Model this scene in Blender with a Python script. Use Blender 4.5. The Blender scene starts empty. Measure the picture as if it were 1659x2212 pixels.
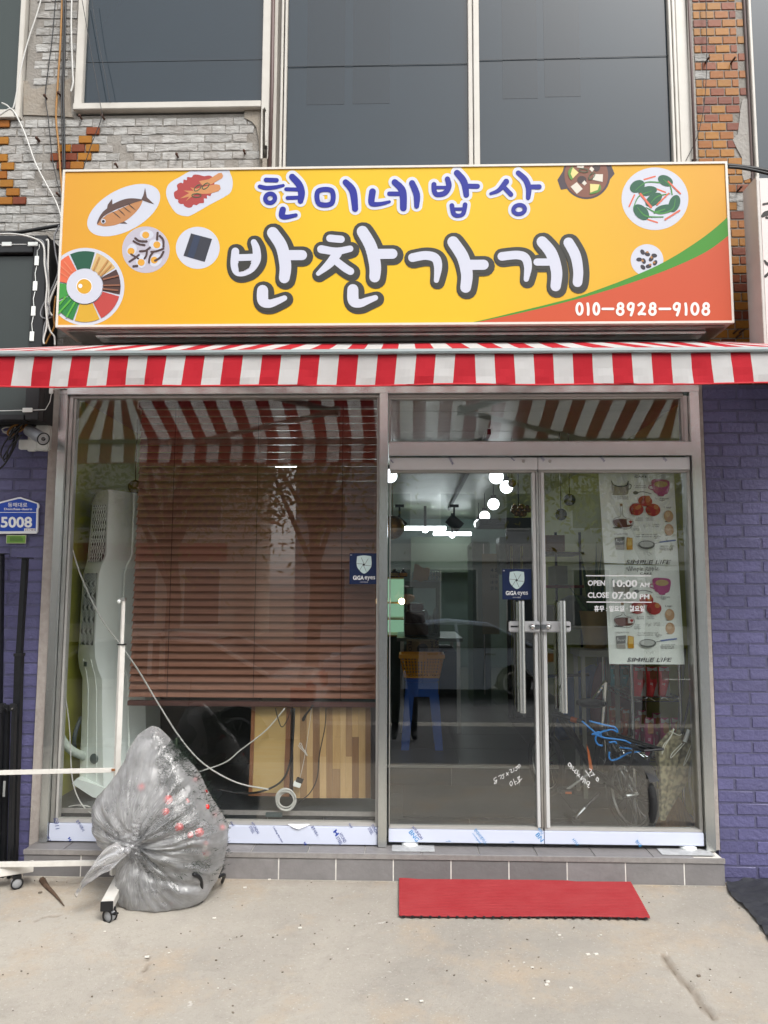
import bpy, bmesh, math, random
from math import sin, cos, pi, radians, atan2, sqrt, hypot
from mathutils import Vector, Matrix, noise
from mathutils.geometry import tessellate_polygon
import numpy as np
random.seed(7)
SC = bpy.context.scene
COL = SC.collection

# ------------------------------------------------------------------ camera
FPX, PW, PH = 1660.0, 1659.0, 2212.0
CP = Vector((0, -4.3, 1.6))
_y, _p, _r = radians(1.67), radians(5.85), radians(0.2)
FW = Vector((-sin(_y)*cos(_p), cos(_y)*cos(_p), sin(_p)))
RT0 = Vector((cos(_y), sin(_y), 0)); UP0 = RT0.cross(FW)
RT = cos(_r)*RT0 + sin(_r)*UP0
UP = -sin(_r)*RT0 + cos(_r)*UP0
cd = bpy.data.cameras.new('camera'); cam = bpy.data.objects.new('camera', cd); COL.objects.link(cam)
cam.matrix_world = Matrix(((RT.x, UP.x, -FW.x, CP.x), (RT.y, UP.y, -FW.y, CP.y), (RT.z, UP.z, -FW.z, CP.z), (0, 0, 0, 1)))
cd.sensor_fit = 'VERTICAL'; cd.sensor_height = 24.0; cd.lens = 24.0*FPX/PH
cd.clip_start = 0.02; cd.clip_end = 600
SC.camera = cam

# ------------------------------------------------------------------ light
w = bpy.data.worlds.new('World'); SC.world = w; w.use_nodes = True
nt = w.node_tree; nt.nodes.clear()
sky = nt.nodes.new('ShaderNodeTexSky'); sky.sky_type = 'NISHITA'; sky.sun_disc = False
SUN_EL, SUN_AZ = 50, 150
sky.sun_elevation = radians(SUN_EL); sky.sun_rotation = radians(SUN_AZ); sky.dust_density = 3; sky.air_density = 1.2
hs = nt.nodes.new('ShaderNodeHueSaturation'); hs.inputs['Saturation'].default_value = 0.16
bg = nt.nodes.new('ShaderNodeBackground'); bg.inputs['Strength'].default_value = 0.15
wo = nt.nodes.new('ShaderNodeOutputWorld')
nt.links.new(sky.outputs[0], hs.inputs['Color']); nt.links.new(hs.outputs[0], bg.inputs['Color']); nt.links.new(bg.outputs[0], wo.inputs[0])
sl = bpy.data.lights.new('sun', 'SUN'); sl.energy = 1.2; sl.angle = radians(22); sl.color = (1, .97, .92)
so = bpy.data.objects.new('sun', sl); COL.objects.link(so)
az, el = radians(SUN_AZ), radians(SUN_EL)
sd = Vector((sin(az)*cos(el), cos(az)*cos(el), sin(el)))
so.rotation_euler = sd.to_track_quat('Z', 'Y').to_euler(); so.location = (0, -10, 20)
SC.view_settings.view_transform = 'Standard'; SC.view_settings.look = 'None'; SC.view_settings.gamma = 1
SC.view_settings.exposure = 1.0
SC.view_settings.use_curve_mapping = False
SC.render.engine = 'CYCLES'
cy = SC.cycles; cy.max_bounces = 8; cy.transparent_max_bounces = 16; cy.diffuse_bounces = 4; cy.glossy_bounces = 4
cy.use_denoising = True; cy.sample_clamp_indirect = 6; cy.caustics_reflective = False; cy.caustics_refractive = False

# ------------------------------------------------------------------ pixel helpers (photo grid 1659 x 2212)
def ray(px, py): return FW + (px-PW/2)/FPX*RT - (py-PH/2)/FPX*UP
def at(px, py, Y):
    d = ray(px, py); return CP + d*((Y-CP.y)/d.y)
def gz(Y): return 0.105 + 0.045*(min(Y, -.15)+.15)
def ag(px, py, dz=0):
    d = ray(px, py); t = (0.105+dz+0.045*(CP.y+.15)-CP.z)/(d.z-.045*d.y); return CP+d*t
def zc(ox, oy, s): return lambda x, y: ((ox+x/s)/1.8228, (oy+y/s)/1.8228)

# ------------------------------------------------------------------ materials
def lin(h):
    if not isinstance(h, str): return (*h[:3], 1)
    h = h.lstrip('#'); v = [int(h[i:i+2], 16)/255 for i in (0, 2, 4)]
    return (*[c/12.92 if c <= .04045 else ((c+.055)/1.055)**2.4 for c in v], 1)
def dk(c, f): return (c[0]*f, c[1]*f, c[2]*f, 1)
MATS = {}
def M(name, c='#808080', rough=.5, metal=0, var=0, vs=6, bump=0, bs=60, emit=0, c2=None, rnd=None, spec=.5, coat=0, stretch=None, trans=0, detail=4, k=1):
    if name in MATS: return MATS[name]
    m = bpy.data.materials.new(name); m.use_nodes = True; n = m.node_tree.nodes; L = m.node_tree.links
    b = n['Principled BSDF']; c = dk(lin(c), k)
    b.inputs['Base Color'].default_value = c; b.inputs['Roughness'].default_value = rough; b.inputs['Metallic'].default_value = metal
    b.inputs['Specular IOR Level'].default_value = spec; b.inputs['Coat Weight'].default_value = coat
    geo = n.new('ShaderNodeNewGeometry'); vec = geo.outputs['Position']
    if stretch:
        mp = n.new('ShaderNodeMapping'); mp.inputs['Scale'].default_value = stretch; L.new(vec, mp.inputs[0]); vec = mp.outputs[0]
    src = None
    if rnd:
        oi = n.new('ShaderNodeObjectInfo'); r = n.new('ShaderNodeValToRGB'); r.color_ramp.interpolation = 'CONSTANT'
        els = r.color_ramp.elements; els[0].color = lin(rnd[0]); els[1].position = 1/len(rnd); els[1].color = lin(rnd[1])
        for i, x in enumerate(rnd[2:], 2): e = els.new(i/len(rnd)); e.color = lin(x)
        L.new(oi.outputs['Random'], r.inputs[0]); src = r.outputs[0]
    if var:
        t = n.new('ShaderNodeTexNoise'); t.inputs['Scale'].default_value = vs; t.inputs['Detail'].default_value = detail; t.inputs['Roughness'].default_value = .65; L.new(vec, t.inputs['Vector'])
        cr = n.new('ShaderNodeValToRGB'); cr.color_ramp.elements[0].position = .35; cr.color_ramp.elements[1].position = .68
        mx = n.new('ShaderNodeMix'); mx.data_type = 'RGBA'; L.new(t.outputs['Fac'], cr.inputs[0])
        ml = n.new('ShaderNodeMath'); ml.operation = 'MULTIPLY'; ml.inputs[1].default_value = var; L.new(cr.outputs[0], ml.inputs[0]); L.new(ml.outputs[0], mx.inputs['Factor'])
        if src: L.new(src, mx.inputs['A'])
        else: mx.inputs['A'].default_value = c
        mx.inputs['B'].default_value = lin(c2) if c2 else dk(c, .35)
        src = mx.outputs['Result']
    if src: L.new(src, b.inputs['Base Color'])
    if bump:
        t2 = n.new('ShaderNodeTexNoise'); t2.inputs['Scale'].default_value = bs; t2.inputs['Detail'].default_value = 5; L.new(vec, t2.inputs['Vector'])
        bp = n.new('ShaderNodeBump'); bp.inputs['Strength'].default_value = bump; bp.inputs['Distance'].default_value = .01
        L.new(t2.outputs['Fac'], bp.inputs['Height']); L.new(bp.outputs[0], b.inputs['Normal'])
    if emit:
        b.inputs['Emission Color'].default_value = c; b.inputs['Emission Strength'].default_value = emit
    MATS[name] = m; return m

def glass_mat(name, tint, ior, rough=0.0, base=None, op=0):
    m = bpy.data.materials.new(name); m.use_nodes = True; n = m.node_tree.nodes; L = m.node_tree.links; n.clear()
    o = n.new('ShaderNodeOutputMaterial'); tr = n.new('ShaderNodeBsdfTransparent'); tr.inputs[0].default_value = (*tint, 1)
    g = n.new('ShaderNodeBsdfGlossy'); g.inputs['Roughness'].default_value = rough
    lw = n.new('ShaderNodeLayerWeight'); lw.inputs[0].default_value = .5; pw = n.new('ShaderNodeMath'); pw.operation = 'POWER'; pw.inputs[1].default_value = 5
    L.new(lw.outputs['Facing'], pw.inputs[0]); ma = n.new('ShaderNodeMath'); ma.operation = 'MULTIPLY_ADD'; f0 = ((ior-1)/(ior+1))**2
    L.new(pw.outputs[0], ma.inputs[0]); ma.inputs[1].default_value = 1-f0; ma.inputs[2].default_value = f0
    mx = n.new('ShaderNodeMixShader'); L.new(ma.outputs[0], mx.inputs[0])
    if op:
        d = n.new('ShaderNodeBsdfDiffuse'); d.inputs[0].default_value = base
        m2 = n.new('ShaderNodeMixShader'); m2.inputs[0].default_value = op
        L.new(tr.outputs[0], m2.inputs[1]); L.new(d.outputs[0], m2.inputs[2]); L.new(m2.outputs[0], mx.inputs[1])
    else: L.new(tr.outputs[0], mx.inputs[1])
    L.new(g.outputs[0], mx.inputs[2]); L.new(mx.outputs[0], o.inputs[0]); MATS[name] = m; return m
GLASS = glass_mat('clear_glass', (.98, .99, .985), 1.68); DOORGLASS = glass_mat('door_glass', (.97, .985, .975), 2.08)
CLEAR = glass_mat('thin_clear', (.9, .95, .95), 1.5)

# ------------------------------------------------------------------ mesh builder
class MB:
    def __init__(s): s.v = []; s.f = []; s.mi = []
    def add(s, vs, fs, mi=0):
        o = len(s.v); s.v += [tuple(v) for v in vs]; s.f += [tuple(i+o for i in f) for f in fs]; s.mi += [mi]*len(fs); return s
    def box(s, x0, x1, y0, y1, z0, z1, mi=0):
        x0, x1 = sorted((x0, x1)); y0, y1 = sorted((y0, y1)); z0, z1 = sorted((z0, z1))
        return s.add([(x0,y0,z0),(x1,y0,z0),(x1,y1,z0),(x0,y1,z0),(x0,y0,z1),(x1,y0,z1),(x1,y1,z1),(x0,y1,z1)],
                     [(0,3,2,1),(4,5,6,7),(0,1,5,4),(1,2,6,5),(2,3,7,6),(3,0,4,7)], mi)
    def cbox(s, c, a, b, h, mi=0):   # centre, half-vectors
        c, a, b, h = map(Vector, (c, a, b, h)); vs = [c+sx*a+sy*b+sz*h for sz in (-1,1) for sx, sy in ((-1,-1),(1,-1),(1,1),(-1,1))]
        return s.add(vs, [(0,3,2,1),(4,5,6,7),(0,1,5,4),(1,2,6,5),(2,3,7,6),(3,0,4,7)], mi)
    def tube(s, pts, r, n=8, caps=True, mi=0):
        pts = [Vector(p) for p in pts]; rs = r if isinstance(r, (list, tuple)) else [r]*len(pts); rings = []; up = None
        for i, p in enumerate(pts):
            t = (pts[min(i+1, len(pts)-1)]-pts[max(i-1, 0)]).normalized()
            if up is None: up = Vector((0,0,1)) if abs(t.z) < .9 else Vector((1,0,0))
            u = t.cross(up); u = u.normalized() if u.length > 1e-6 else t.orthogonal().normalized(); v = u.cross(t); up = v
            rings.append([p+rs[i]*(cos(2*pi*k/n)*u+sin(2*pi*k/n)*v) for k in range(n)])
        fs = [(i*n+k, i*n+(k+1)%n, (i+1)*n+(k+1)%n, (i+1)*n+k) for i in range(len(pts)-1) for k in range(n)]
        if caps: fs += [tuple(range(n-1, -1, -1)), tuple((len(pts)-1)*n+k for k in range(n))]
        return s.add([v for q in rings for v in q], fs, mi)
    def bar(s, a, b, w_, h_, mi=0, roll=(0,0,1)):
        a, b = Vector(a), Vector(b); t = (b-a); l = t.length; t.normalize(); u = t.cross(Vector(roll))
        u = u.normalized() if u.length > 1e-5 else t.orthogonal().normalized(); v = u.cross(t)
        return s.cbox((a+b)/2, t*l/2, u*w_/2, v*h_/2, mi)
    def lathe(s, c, prof, n=16, axis=None, mi=0):   # prof [(r, h)]
        c = Vector(c); ax = Vector(axis or (0,0,1)).normalized(); u = ax.orthogonal().normalized(); v = ax.cross(u)
        vs = [c+ax*h+r*(cos(2*pi*k/n)*u+sin(2*pi*k/n)*v) for r, h in prof for k in range(n)]
        return s.add(vs, [(i*n+k, i*n+(k+1)%n, (i+1)*n+(k+1)%n, (i+1)*n+k) for i in range(len(prof)-1) for k in range(n)], mi)
    def sphere(s, c, r, n=16, sz=1, mi=0):
        return s.lathe(c, [(max(r*sin(pi*i/(n//2)), 1e-4), -r*sz*cos(pi*i/(n//2))) for i in range(n//2+1)], n, mi=mi)
    def grid(s, fn, nu, nv, mi=0, mf=None):
        vs = [fn(i/nu, j/nv) for j in range(nv+1) for i in range(nu+1)]
        o = len(s.v); s.v += [tuple(v) for v in vs]
        for j in range(nv):
            for i in range(nu):
                a = j*(nu+1)+i; s.f.append((o+a, o+a+1, o+a+nu+2, o+a+nu+1)); s.mi.append(mf(i, j) if mf else mi)
        return s
    def poly(s, pts, mi=0):
        t = tessellate_polygon([[Vector(p) for p in pts]]); return s.add(pts, t, mi)
    def prism(s, pts, d, mi=0):     # flat polygon extruded by vector d
        n = len(pts); P = [Vector(p) for p in pts]; d = Vector(d); t = tessellate_polygon([P])
        s.add(P+[p+d for p in P], [tuple(f) for f in t]+[tuple(i+n for i in f[::-1]) for f in t]+[(i, (i+1) % n, n+(i+1) % n, n+i) for i in range(n)], mi); return s
    def words(s, name, mat, parent):
        mk = getattr(s, 'marks', []); st = sorted({(0, 0), *mk, (len(s.v), len(s.f))})
        for (v0, f0), (v1, f1) in zip(st, st[1:]):
            if v1 > v0: b = MB(); b.v = s.v[v0:v1]; b.f = [tuple(i-v0 for i in f) for f in s.f[f0:f1]]; b.mi = [0]*len(b.f); b.build(name, mat, parent)
    def build(s, name, mat, parent=None, smooth=False, bevel=0, kind=None, sub=0, origin=None):
        me = bpy.data.meshes.new(name); org = Vector(origin) if origin else (wpos(parent) if parent else Vector((0,0,0)))
        me.from_pydata([tuple(Vector(v)-org) for v in s.v], [], s.f); me.validate()
        for mm in (mat if isinstance(mat, list) else [mat]): me.materials.append(mm)
        if isinstance(mat, list) and len(me.polygons) == len(s.mi): me.polygons.foreach_set('material_index', s.mi)
        if smooth: me.polygons.foreach_set('use_smooth', [True]*len(me.polygons))
        if bevel or sub or smooth:
            bm = bmesh.new(); bm.from_mesh(me); bmesh.ops.recalc_face_normals(bm, faces=bm.faces)
            if bevel: bmesh.ops.bevel(bm, geom=bm.edges[:], offset=bevel, segments=2, affect='EDGES', clamp_overlap=True)
            bm.to_mesh(me); bm.free()
        me.update(); o = bpy.data.objects.new(name, me); COL.objects.link(o)
        if parent: o.parent = parent; o.location = org-wpos(parent)
        else: o.location = org
        if smooth and smooth != 'all':
            for p in me.polygons: p.use_smooth = True
            try: me.set_sharp_from_angle(angle=radians(40))
            except Exception: pass
        if kind: o['kind'] = kind
        return o
def wpos(o):
    v = Vector(o.location)
    while o.parent: o = o.parent; v = v+Vector(o.location)
    return v
def tag(o, label, cat, group=None):
    o['label'] = label; o['category'] = cat
    if group: o['group'] = group
    return o
def thing(name, label, cat, loc=(0,0,0), group=None):
    o = bpy.data.objects.new(name, None); COL.objects.link(o); o.empty_display_size = .05; o.location = loc; return tag(o, label, cat, group)
def struct(o): o['kind'] = 'structure'; return o
def inst(src, name, parent, loc, rot=None, scale=None):   # shares mesh data
    o = bpy.data.objects.new(name, src); COL.objects.link(o)
    if parent: o.parent = parent; o.location = Vector(loc)-wpos(parent)
    else: o.location = loc
    if rot: o.rotation_euler = rot
    if scale: o.scale = scale
    return o
def copy_tree(o, parent=None):
    c = o.copy(); COL.objects.link(c)
    if parent: c.parent = parent
    for ch in list(o.children): copy_tree(ch, c)
    return c
def P3(pts, Y): return [at(x, y, Y) for x, y in pts]
def pbox(m, x0, y0, x1, y1, Y, t, mi=0):   # box whose front face covers a rectangle of the photo grid at depth Y
    a = at(x0, (y0+y1)/2, Y); b = at(x1, (y0+y1)/2, Y); c = at((x0+x1)/2, y0, Y); d = at((x0+x1)/2, y1, Y)
    return m.box(a.x, b.x, Y, Y+t, d.z, c.z, mi)
def smoothpts(pts, k=6, closed=False):
    P = [Vector(p) for p in pts]; n = len(P)
    if n < 3: return P
    out = []
    for i in range(n if closed else n-1):
        if closed: a, b, c, d = P[(i-1) % n], P[i], P[(i+1) % n], P[(i+2) % n]
        else: a, b, c, d = P[max(i-1, 0)], P[i], P[i+1], P[min(i+2, n-1)]
        for j in range(k):
            t = j/k; out.append(.5*((2*b)+(c-a)*t+(2*a-5*b+4*c-d)*t*t+(3*b-a-3*c+d)*t**3))
    if not closed: out.append(P[-1])
    return out
def cable(name, pts, r, mat, label=None, cat='cable', parent=None, group=None, n=6, k=6):
    """pts: (px, py, Y)"""
    P = smoothpts([at(*p) for p in pts], k); m = MB().tube(P, r, n)
    if parent: return m.build(name, mat, parent, smooth='all')
    o = m.build(name, mat, None, smooth='all', origin=P[-1]); return tag(o, label, cat, group)

# ------------------------------------------------------------------ flat print
def text_mesh(s, bold=0, spacing=1):
    c = bpy.data.curves.new('t', 'FONT'); c.body = s; c.offset = bold; c.space_character = spacing; c.resolution_u = 3
    o = bpy.data.objects.new('t', c); COL.objects.link(o); dg = bpy.context.evaluated_depsgraph_get(); dg.update()
    me = bpy.data.meshes.new_from_object(o.evaluated_get(dg)); vs = [v.co.copy() for v in me.vertices]; fs = [tuple(p.vertices) for p in me.polygons]
    bpy.data.objects.remove(o); bpy.data.curves.remove(c); bpy.data.meshes.remove(me)
    x0 = min(v.x for v in vs); x1 = max(v.x for v in vs); y0 = min(v.y for v in vs); y1 = max(v.y for v in vs)
    return [((v.x-x0)/(x1-x0), (v.y-y0)/(y1-y0)) for v in vs], fs, (x1-x0)/(y1-y0)
def text(mb, s, x0, y0, x1, y1, Y, bold=0, mirror=False, spacing=1, mi=0):
    """text filling a rectangle of the photo grid on the plane Y"""
    vs, fs, _ = text_mesh(s, bold, spacing)
    a, b, c, d = at(x0, y1, Y), at(x1, y1, Y), at(x1, y0, Y), at(x0, y0, Y); mb.marks = getattr(mb, 'marks', [])+[(len(mb.v), len(mb.f))]
    if mirror: a, b, c, d = b, a, d, c
    return mb.add([(a*(1-u)+b*u)*(1-v)+(d*(1-u)+c*u)*v for u, v in vs], fs, mi)
def textr(mb, s, cx, cy, h, ang, Y, bold=0, w=None, mi=0):
    """rotated text, centre and height in the photo grid"""
    mb.marks = getattr(mb, 'marks', [])+[(len(mb.v), len(mb.f))]
    vs, fs, asp = text_mesh(s, bold); W = w or h*asp; ca, sa = cos(radians(ang)), sin(radians(ang))
    out = []
    for u, v in vs:
        X = (u-.5)*W; Z = (v-.5)*h; out.append(at(cx+X*ca-Z*sa, cy-(X*sa+Z*ca), Y))
    return mb.add(out, fs, mi)
def clip(poly, rect):
    x0, y0, x1, y1 = rect
    for ax, lim, sg in ((0, x0, 1), (0, x1, -1), (1, y0, 1), (1, y1, -1)):
        out = []
        for i in range(len(poly)):
            a, b = poly[i-1], poly[i]; ia = sg*(a[ax]-lim) >= 0; ib = sg*(b[ax]-lim) >= 0
            if ia != ib: t = (lim-a[ax])/(b[ax]-a[ax]); out.append((a[0]+(b[0]-a[0])*t, a[1]+(b[1]-a[1])*t))
            if ib: out.append((b[0], b[1]))
        poly = out
        if not poly: return []
    return poly
def ell(cx, cy, a, b, ang=0, n=40, t0=0, t1=2*pi):
    ca, sa = cos(radians(ang)), sin(radians(ang))
    return [(cx+a*cos(t)*ca-b*sin(t)*sa, cy+a*cos(t)*sa+b*sin(t)*ca) for t in [t0+(t1-t0)*i/n for i in range(n)]]
def stroke(mb, pts, ws, Y, grow=0, zf=None, closed=False, dx=0, dy=0, dY=0.000015, mi=0):
    """brush stroke as a flat ribbon with round ends; zf maps drawing coordinates to the photo grid"""
    zf = zf or (lambda x, y: (x, y)); k = 7
    if not isinstance(ws, (list, tuple)): ws = [ws]*len(pts)
    if len(ws) != len(pts): ws = [ws[0]+(ws[-1]-ws[0])*i/(len(pts)-1) for i in range(len(pts))]
    Q = smoothpts([(p[0], p[1], w_) for p, w_ in zip(pts, ws)], k, closed)
    if len(Q) == 2: Q = [Q[0], Q[0].lerp(Q[1], .5), Q[1]]
    n = len(Q); L_, R_ = [], []
    for i, q in enumerate(Q):
        a, b = (Q[i-1], Q[(i+1) % n]) if closed else (Q[max(i-1, 0)], Q[min(i+1, n-1)])
        t = Vector((b.x-a.x, b.y-a.y)); t = t.normalized() if t.length else Vector((1, 0)); r = q.z/2+grow
        L_.append((q.x-t.y*r, q.y+t.x*r)); R_.append((q.x+t.y*r, q.y-t.x*r))
    def pt(p, j): return at(*zf(p[0]+dx, p[1]+dy), Y-j*dY)
    for i in range(n if closed else n-1):
        j = (i+1) % n; mb.add([pt(L_[i], i), pt(R_[i], i), pt(R_[j], i), pt(L_[j], i)], [(0, 1, 2, 3)], mi)
    if not closed:
        for e, sg in ((0, -1), (n-1, 1)):
            a = Q[max(e-1, 0)] if e else Q[0]; b = Q[e] if e else Q[1]; th = atan2(b.y-a.y, b.x-a.x)+(pi if e == 0 else 0); r = Q[e].z/2+grow
            c = [(Q[e].x+r*cos(th-pi/2+pi*i/8), Q[e].y+r*sin(th-pi/2+pi*i/8)) for i in range(9)]
            jj = n+2 if e else -1
            mb.add([pt(p, jj) for p in c], [tuple(range(9))], mi)
    return mb
def flat(mb, pts, Y, zf=None, rect=None, mi=0):
    q = [zf(*p) if zf else p for p in pts]
    w3 = [at(x, y, Y) for x, y in q]
    if rect:
        c = clip([(p.x, p.z) for p in w3], rect)
        if len(c) < 3: return mb
        w3 = [Vector((x, Y, z)) for x, z in c]
    return mb.poly(w3, mi)

# ================================================================== materials in use
STEEL = M('brushed_steel', '#dfe3e2', .26, 1, var=.12, vs=3, bump=.04, bs=300, stretch=(60, 60, 1))
STEELD = M('dull_steel', '#c9c9c6', .38, 1, var=.3, vs=9)
ALU = M('grey_aluminium', '#b9b7b3', .4, .3, var=.1, vs=8)
WHITEF = M('white_frame', '#bdb9b1', .45, var=.25, vs=7, c2='#9a9388')
CAULK = M('caulk', '#a9a19b', .8, var=.4, vs=20, c2='#7d736d', bump=.3, bs=80)
DARK = M('black_plastic', '#16171a', .45)
BLK = M('black_metal', '#1b1c1f', .4, .3, var=.2, vs=30, c2='#33353a')
WPL = M('white_plastic', '#dfe3e0', .4)
FILMGLASS = M('filmed_glass', '#18262f', .08, var=.22, vs=1.2, c2='#22323c', spec=.6, detail=2)
PIPE = M('brown_pipe', '#54403c', .5)

# ================================================================== ground
def fbm(x, y, s, o=4):
    v = 0; a = 1
    for i in range(o): v += a*noise.noise((x*s, y*s, i*7.3)); s *= 2.1; a *= .5
    return v
def conc_mat():
    m = bpy.data.materials.new('worn_concrete'); m.use_nodes = True; n = m.node_tree.nodes; L = m.node_tree.links; b = n['Principled BSDF']
    g = n.new('ShaderNodeNewGeometry')
    def noi(s, d=5, r=.6, dist=0):
        t = n.new('ShaderNodeTexNoise'); t.inputs['Scale'].default_value = s; t.inputs['Detail'].default_value = d; t.inputs['Roughness'].default_value = r; t.inputs['Distortion'].default_value = dist
        L.new(g.outputs['Position'], t.inputs['Vector']); return t.outputs['Fac']
    def ramp(f, a, b_, lo=0, hi=1):
        r = n.new('ShaderNodeMapRange'); r.inputs[1].default_value = a; r.inputs[2].default_value = b_; r.inputs[3].default_value = lo; r.inputs[4].default_value = hi; L.new(f, r.inputs[0]); return r.outputs[0]
    def mix(f, a, c):
        x = n.new('ShaderNodeMix'); x.data_type = 'RGBA'; L.new(f, x.inputs['Factor'])
        for k, v in (('A', a), ('B', c)):
            if isinstance(v, str): x.inputs[k].default_value = lin(v)
            else: L.new(v, x.inputs[k])
        return x.outputs['Result']
    c = mix(ramp(noi(.9, 6, .6, .4), .38, .62), '#aca69c', '#9b968e')
    c = mix(ramp(noi(2.6, 6, .7), .5, .72), c, '#ae9f8c')
    c = mix(ramp(noi(7, 6, .75, .3), .52, .75, 0, .45), c, '#8c867d')
    c = mix(ramp(noi(45, 4, .8), .5, .85, 0, .35), c, '#77716a')
    c = mix(ramp(noi(130, 2, .7), .64, .76, 0, .35), c, '#655e54')
    c = mix(ramp(noi(90, 2, .5), .28, .34, .8, 0), c, '#b9b4ab')
    c = mix(ramp(noi(14, 3, .6, 1), .70, .74, 0, .8), c, '#c2beb8')
    at_ = n.new('ShaderNodeAttribute'); at_.attribute_name = 'dirt'
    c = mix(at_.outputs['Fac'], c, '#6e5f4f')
    L.new(c, b.inputs['Base Color']); b.inputs['Roughness'].default_value = .9; b.inputs['Specular IOR Level'].default_value = .3
    bp = n.new('ShaderNodeBump'); bp.inputs['Strength'].default_value = .55; bp.inputs['Distance'].default_value = .006
    ad = n.new('ShaderNodeMath'); ad.operation = 'ADD'; L.new(noi(60, 6, .75), ad.inputs[0]); L.new(noi(220, 3, .6), ad.inputs[1]); L.new(ad.outputs[0], bp.inputs['Height']); L.new(bp.outputs[0], b.inputs['Normal'])
    return m
CONC = conc_mat()
def zg(x, y): return zc(0, 3200, 1.0369)(x, y)
crk = [[ag(*zc(1400, 3250, 1.0216)(x, y)) for x, y in ln] for ln in
       [[(1240, 520), (1265, 565), (1290, 600), (1330, 640), (1370, 690), (1405, 735), (1440, 775)]]]
crk += [[ag(*zg(x, y)) for x, y in ln] for ln in [[(597, 580), (600, 610), (596, 640), (575, 690)], [(150, 440), (190, 422), (240, 418)]]]
crk += [[ag(*zc(1400, 3250, 1.0216)(x, y)) for x, y in ln] for ln in [[(1240, 520), (1235, 515)]]]
def crack_d(x, y):
    best = 9; bi = 0
    for i, c in enumerate(crk):
        for a, b in zip(c, c[1:]):
            dx, dy = b.x-a.x, b.y-a.y; t = max(0, min(1, ((x-a.x)*dx+(y-a.y)*dy)/(dx*dx+dy*dy+1e-9)))
            d = hypot(x-a.x-t*dx, y-a.y-t*dy)
            if d < best: best = d; bi = i
    return best, bi
GX0, GX1, GY0, GY1, GS = -2.6, 2.4, -2.0, -.10, .016
nx, ny = int((GX1-GX0)/GS), int((GY1-GY0)/GS); vs = []; dirt = []
for j in range(ny+1):
    for i in range(nx+1):
        x = GX0+(GX1-GX0)*i/nx; y = GY0+(GY1-GY0)*j/ny; z = gz(y)
        edge = min(1, (x-GX0)/.1, (GX1-x)/.1, (y-GY0)/.1)
        z += edge*(.006*fbm(x, y, 1.3)+.0016*fbm(x+9, y, 14, 3)); d, bi = crack_d(x+.012*noise.noise((x*18, y*18, 0)), y+.012*noise.noise((x*18, y*18, 5)))
        wd = (.022, .008, .006, .01)[bi]; dd = max(0, 1-d/wd); z -= .010*dd
        dt = .75*dd if bi == 0 else .8*dd
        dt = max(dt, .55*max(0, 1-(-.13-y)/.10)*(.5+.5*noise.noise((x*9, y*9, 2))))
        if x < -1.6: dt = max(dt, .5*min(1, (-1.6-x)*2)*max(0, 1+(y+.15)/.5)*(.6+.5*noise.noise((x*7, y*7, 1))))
        vs.append((x, y, z)); dirt.append(min(1, dt))
b = MB(); b.v = vs; b.f = [(j*(nx+1)+i, j*(nx+1)+i+1, (j+1)*(nx+1)+i+1, (j+1)*(nx+1)+i) for j in range(ny) for i in range(nx)]; b.mi = [0]*len(b.f)
g = struct(b.build('ground', CONC, smooth=True)); a = g.data.attributes.new('dirt', 'FLOAT', 'POINT'); a.data.foreach_set('value', dirt)
b = MB()
for (x0, x1, y0, y1) in ((-30, GX0, -3.2, .0), (GX1, 30, -3.2, .0), (GX0, GX1, -3.2, GY0)):
    b.grid(lambda u, v: (x0+(x1-x0)*u, y0+(y1-y0)*v, gz(y0+(y1-y0)*v)), 20 if x1-x0 > 10 else 1, 12)
struct(b.build('pavement', CONC))
ASPH = M('asphalt', '#4c4d50', .9, var=.5, vs=3, c2='#404144', bump=.4, bs=120)
struct(MB().add([(-80, -24, -.45), (80, -24, -.45), (80, -6.3, -.42), (-80, -6.3, -.42)], [(0, 1, 2, 3)]).build('road', ASPH))
struct(MB().grid(lambda u, v: (-30+60*u, -6+2.8*v, gz(-6+2.8*v)), 8, 8).build('road_shoulder', ASPH))
kb = MB().box(-30, 30, -6.3, -6.0, -.6, gz(-6)-.002); struct(kb.build('kerb', M('kerb_stone', '#98948c', .8, var=.3, vs=10)))
struct(MB().add([(-300, -300, -.8), (300, -300, -.8), (300, 60, -.8), (-300, 60, -.8)], [(0, 1, 2, 3)]).build('terrain', M('earth', '#6d675c', .95, var=.4, vs=.4)))
lm = MB()
for i in range(-9, 10): lm.box(i*6, i*6+3, -14.1, -13.95, -.44, -.425)
struct(lm.build('road_marking', M('road_paint', '#d8d8d2', .7)))

# ================================================================== masonry
MORT = M('mortar_bed', '#8a8680', .9, var=.55, vs=6, c2='#6b635a', bump=.6, bs=70)
PLAST = M('bare_plaster', '#8d867c', .9, var=.5, vs=14, c2='#857869', bump=.5, bs=60)
IMPR = M('mortar_imprint', rnd=['#a8a7a4', '#9b9a97', '#afaeab', '#a09d99'], rough=.9, var=.6, vs=16, c2='#706a63', bump=.8, bs=30, stretch=(1, 1, 2.2))
OTILE = M('orange_tile', rnd=['#8a5210', '#966414', '#763a18', '#8f5c10', '#68301a', '#8e6016'], rough=.5, var=.3, vs=25, c2='#7a3c1a', bump=.15, bs=60, spec=.3)
PURP = M('purple_painted_brick', rnd=['#5b5980', '#58567c', '#5f5d86', '#57557c'], rough=.5, var=.45, vs=5, c2='#504f6c', bump=.5, bs=45)
PURPB = M('purple_painted_mortar', '#565572', .6, bump=.4, bs=60, var=.2, vs=10)
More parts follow.
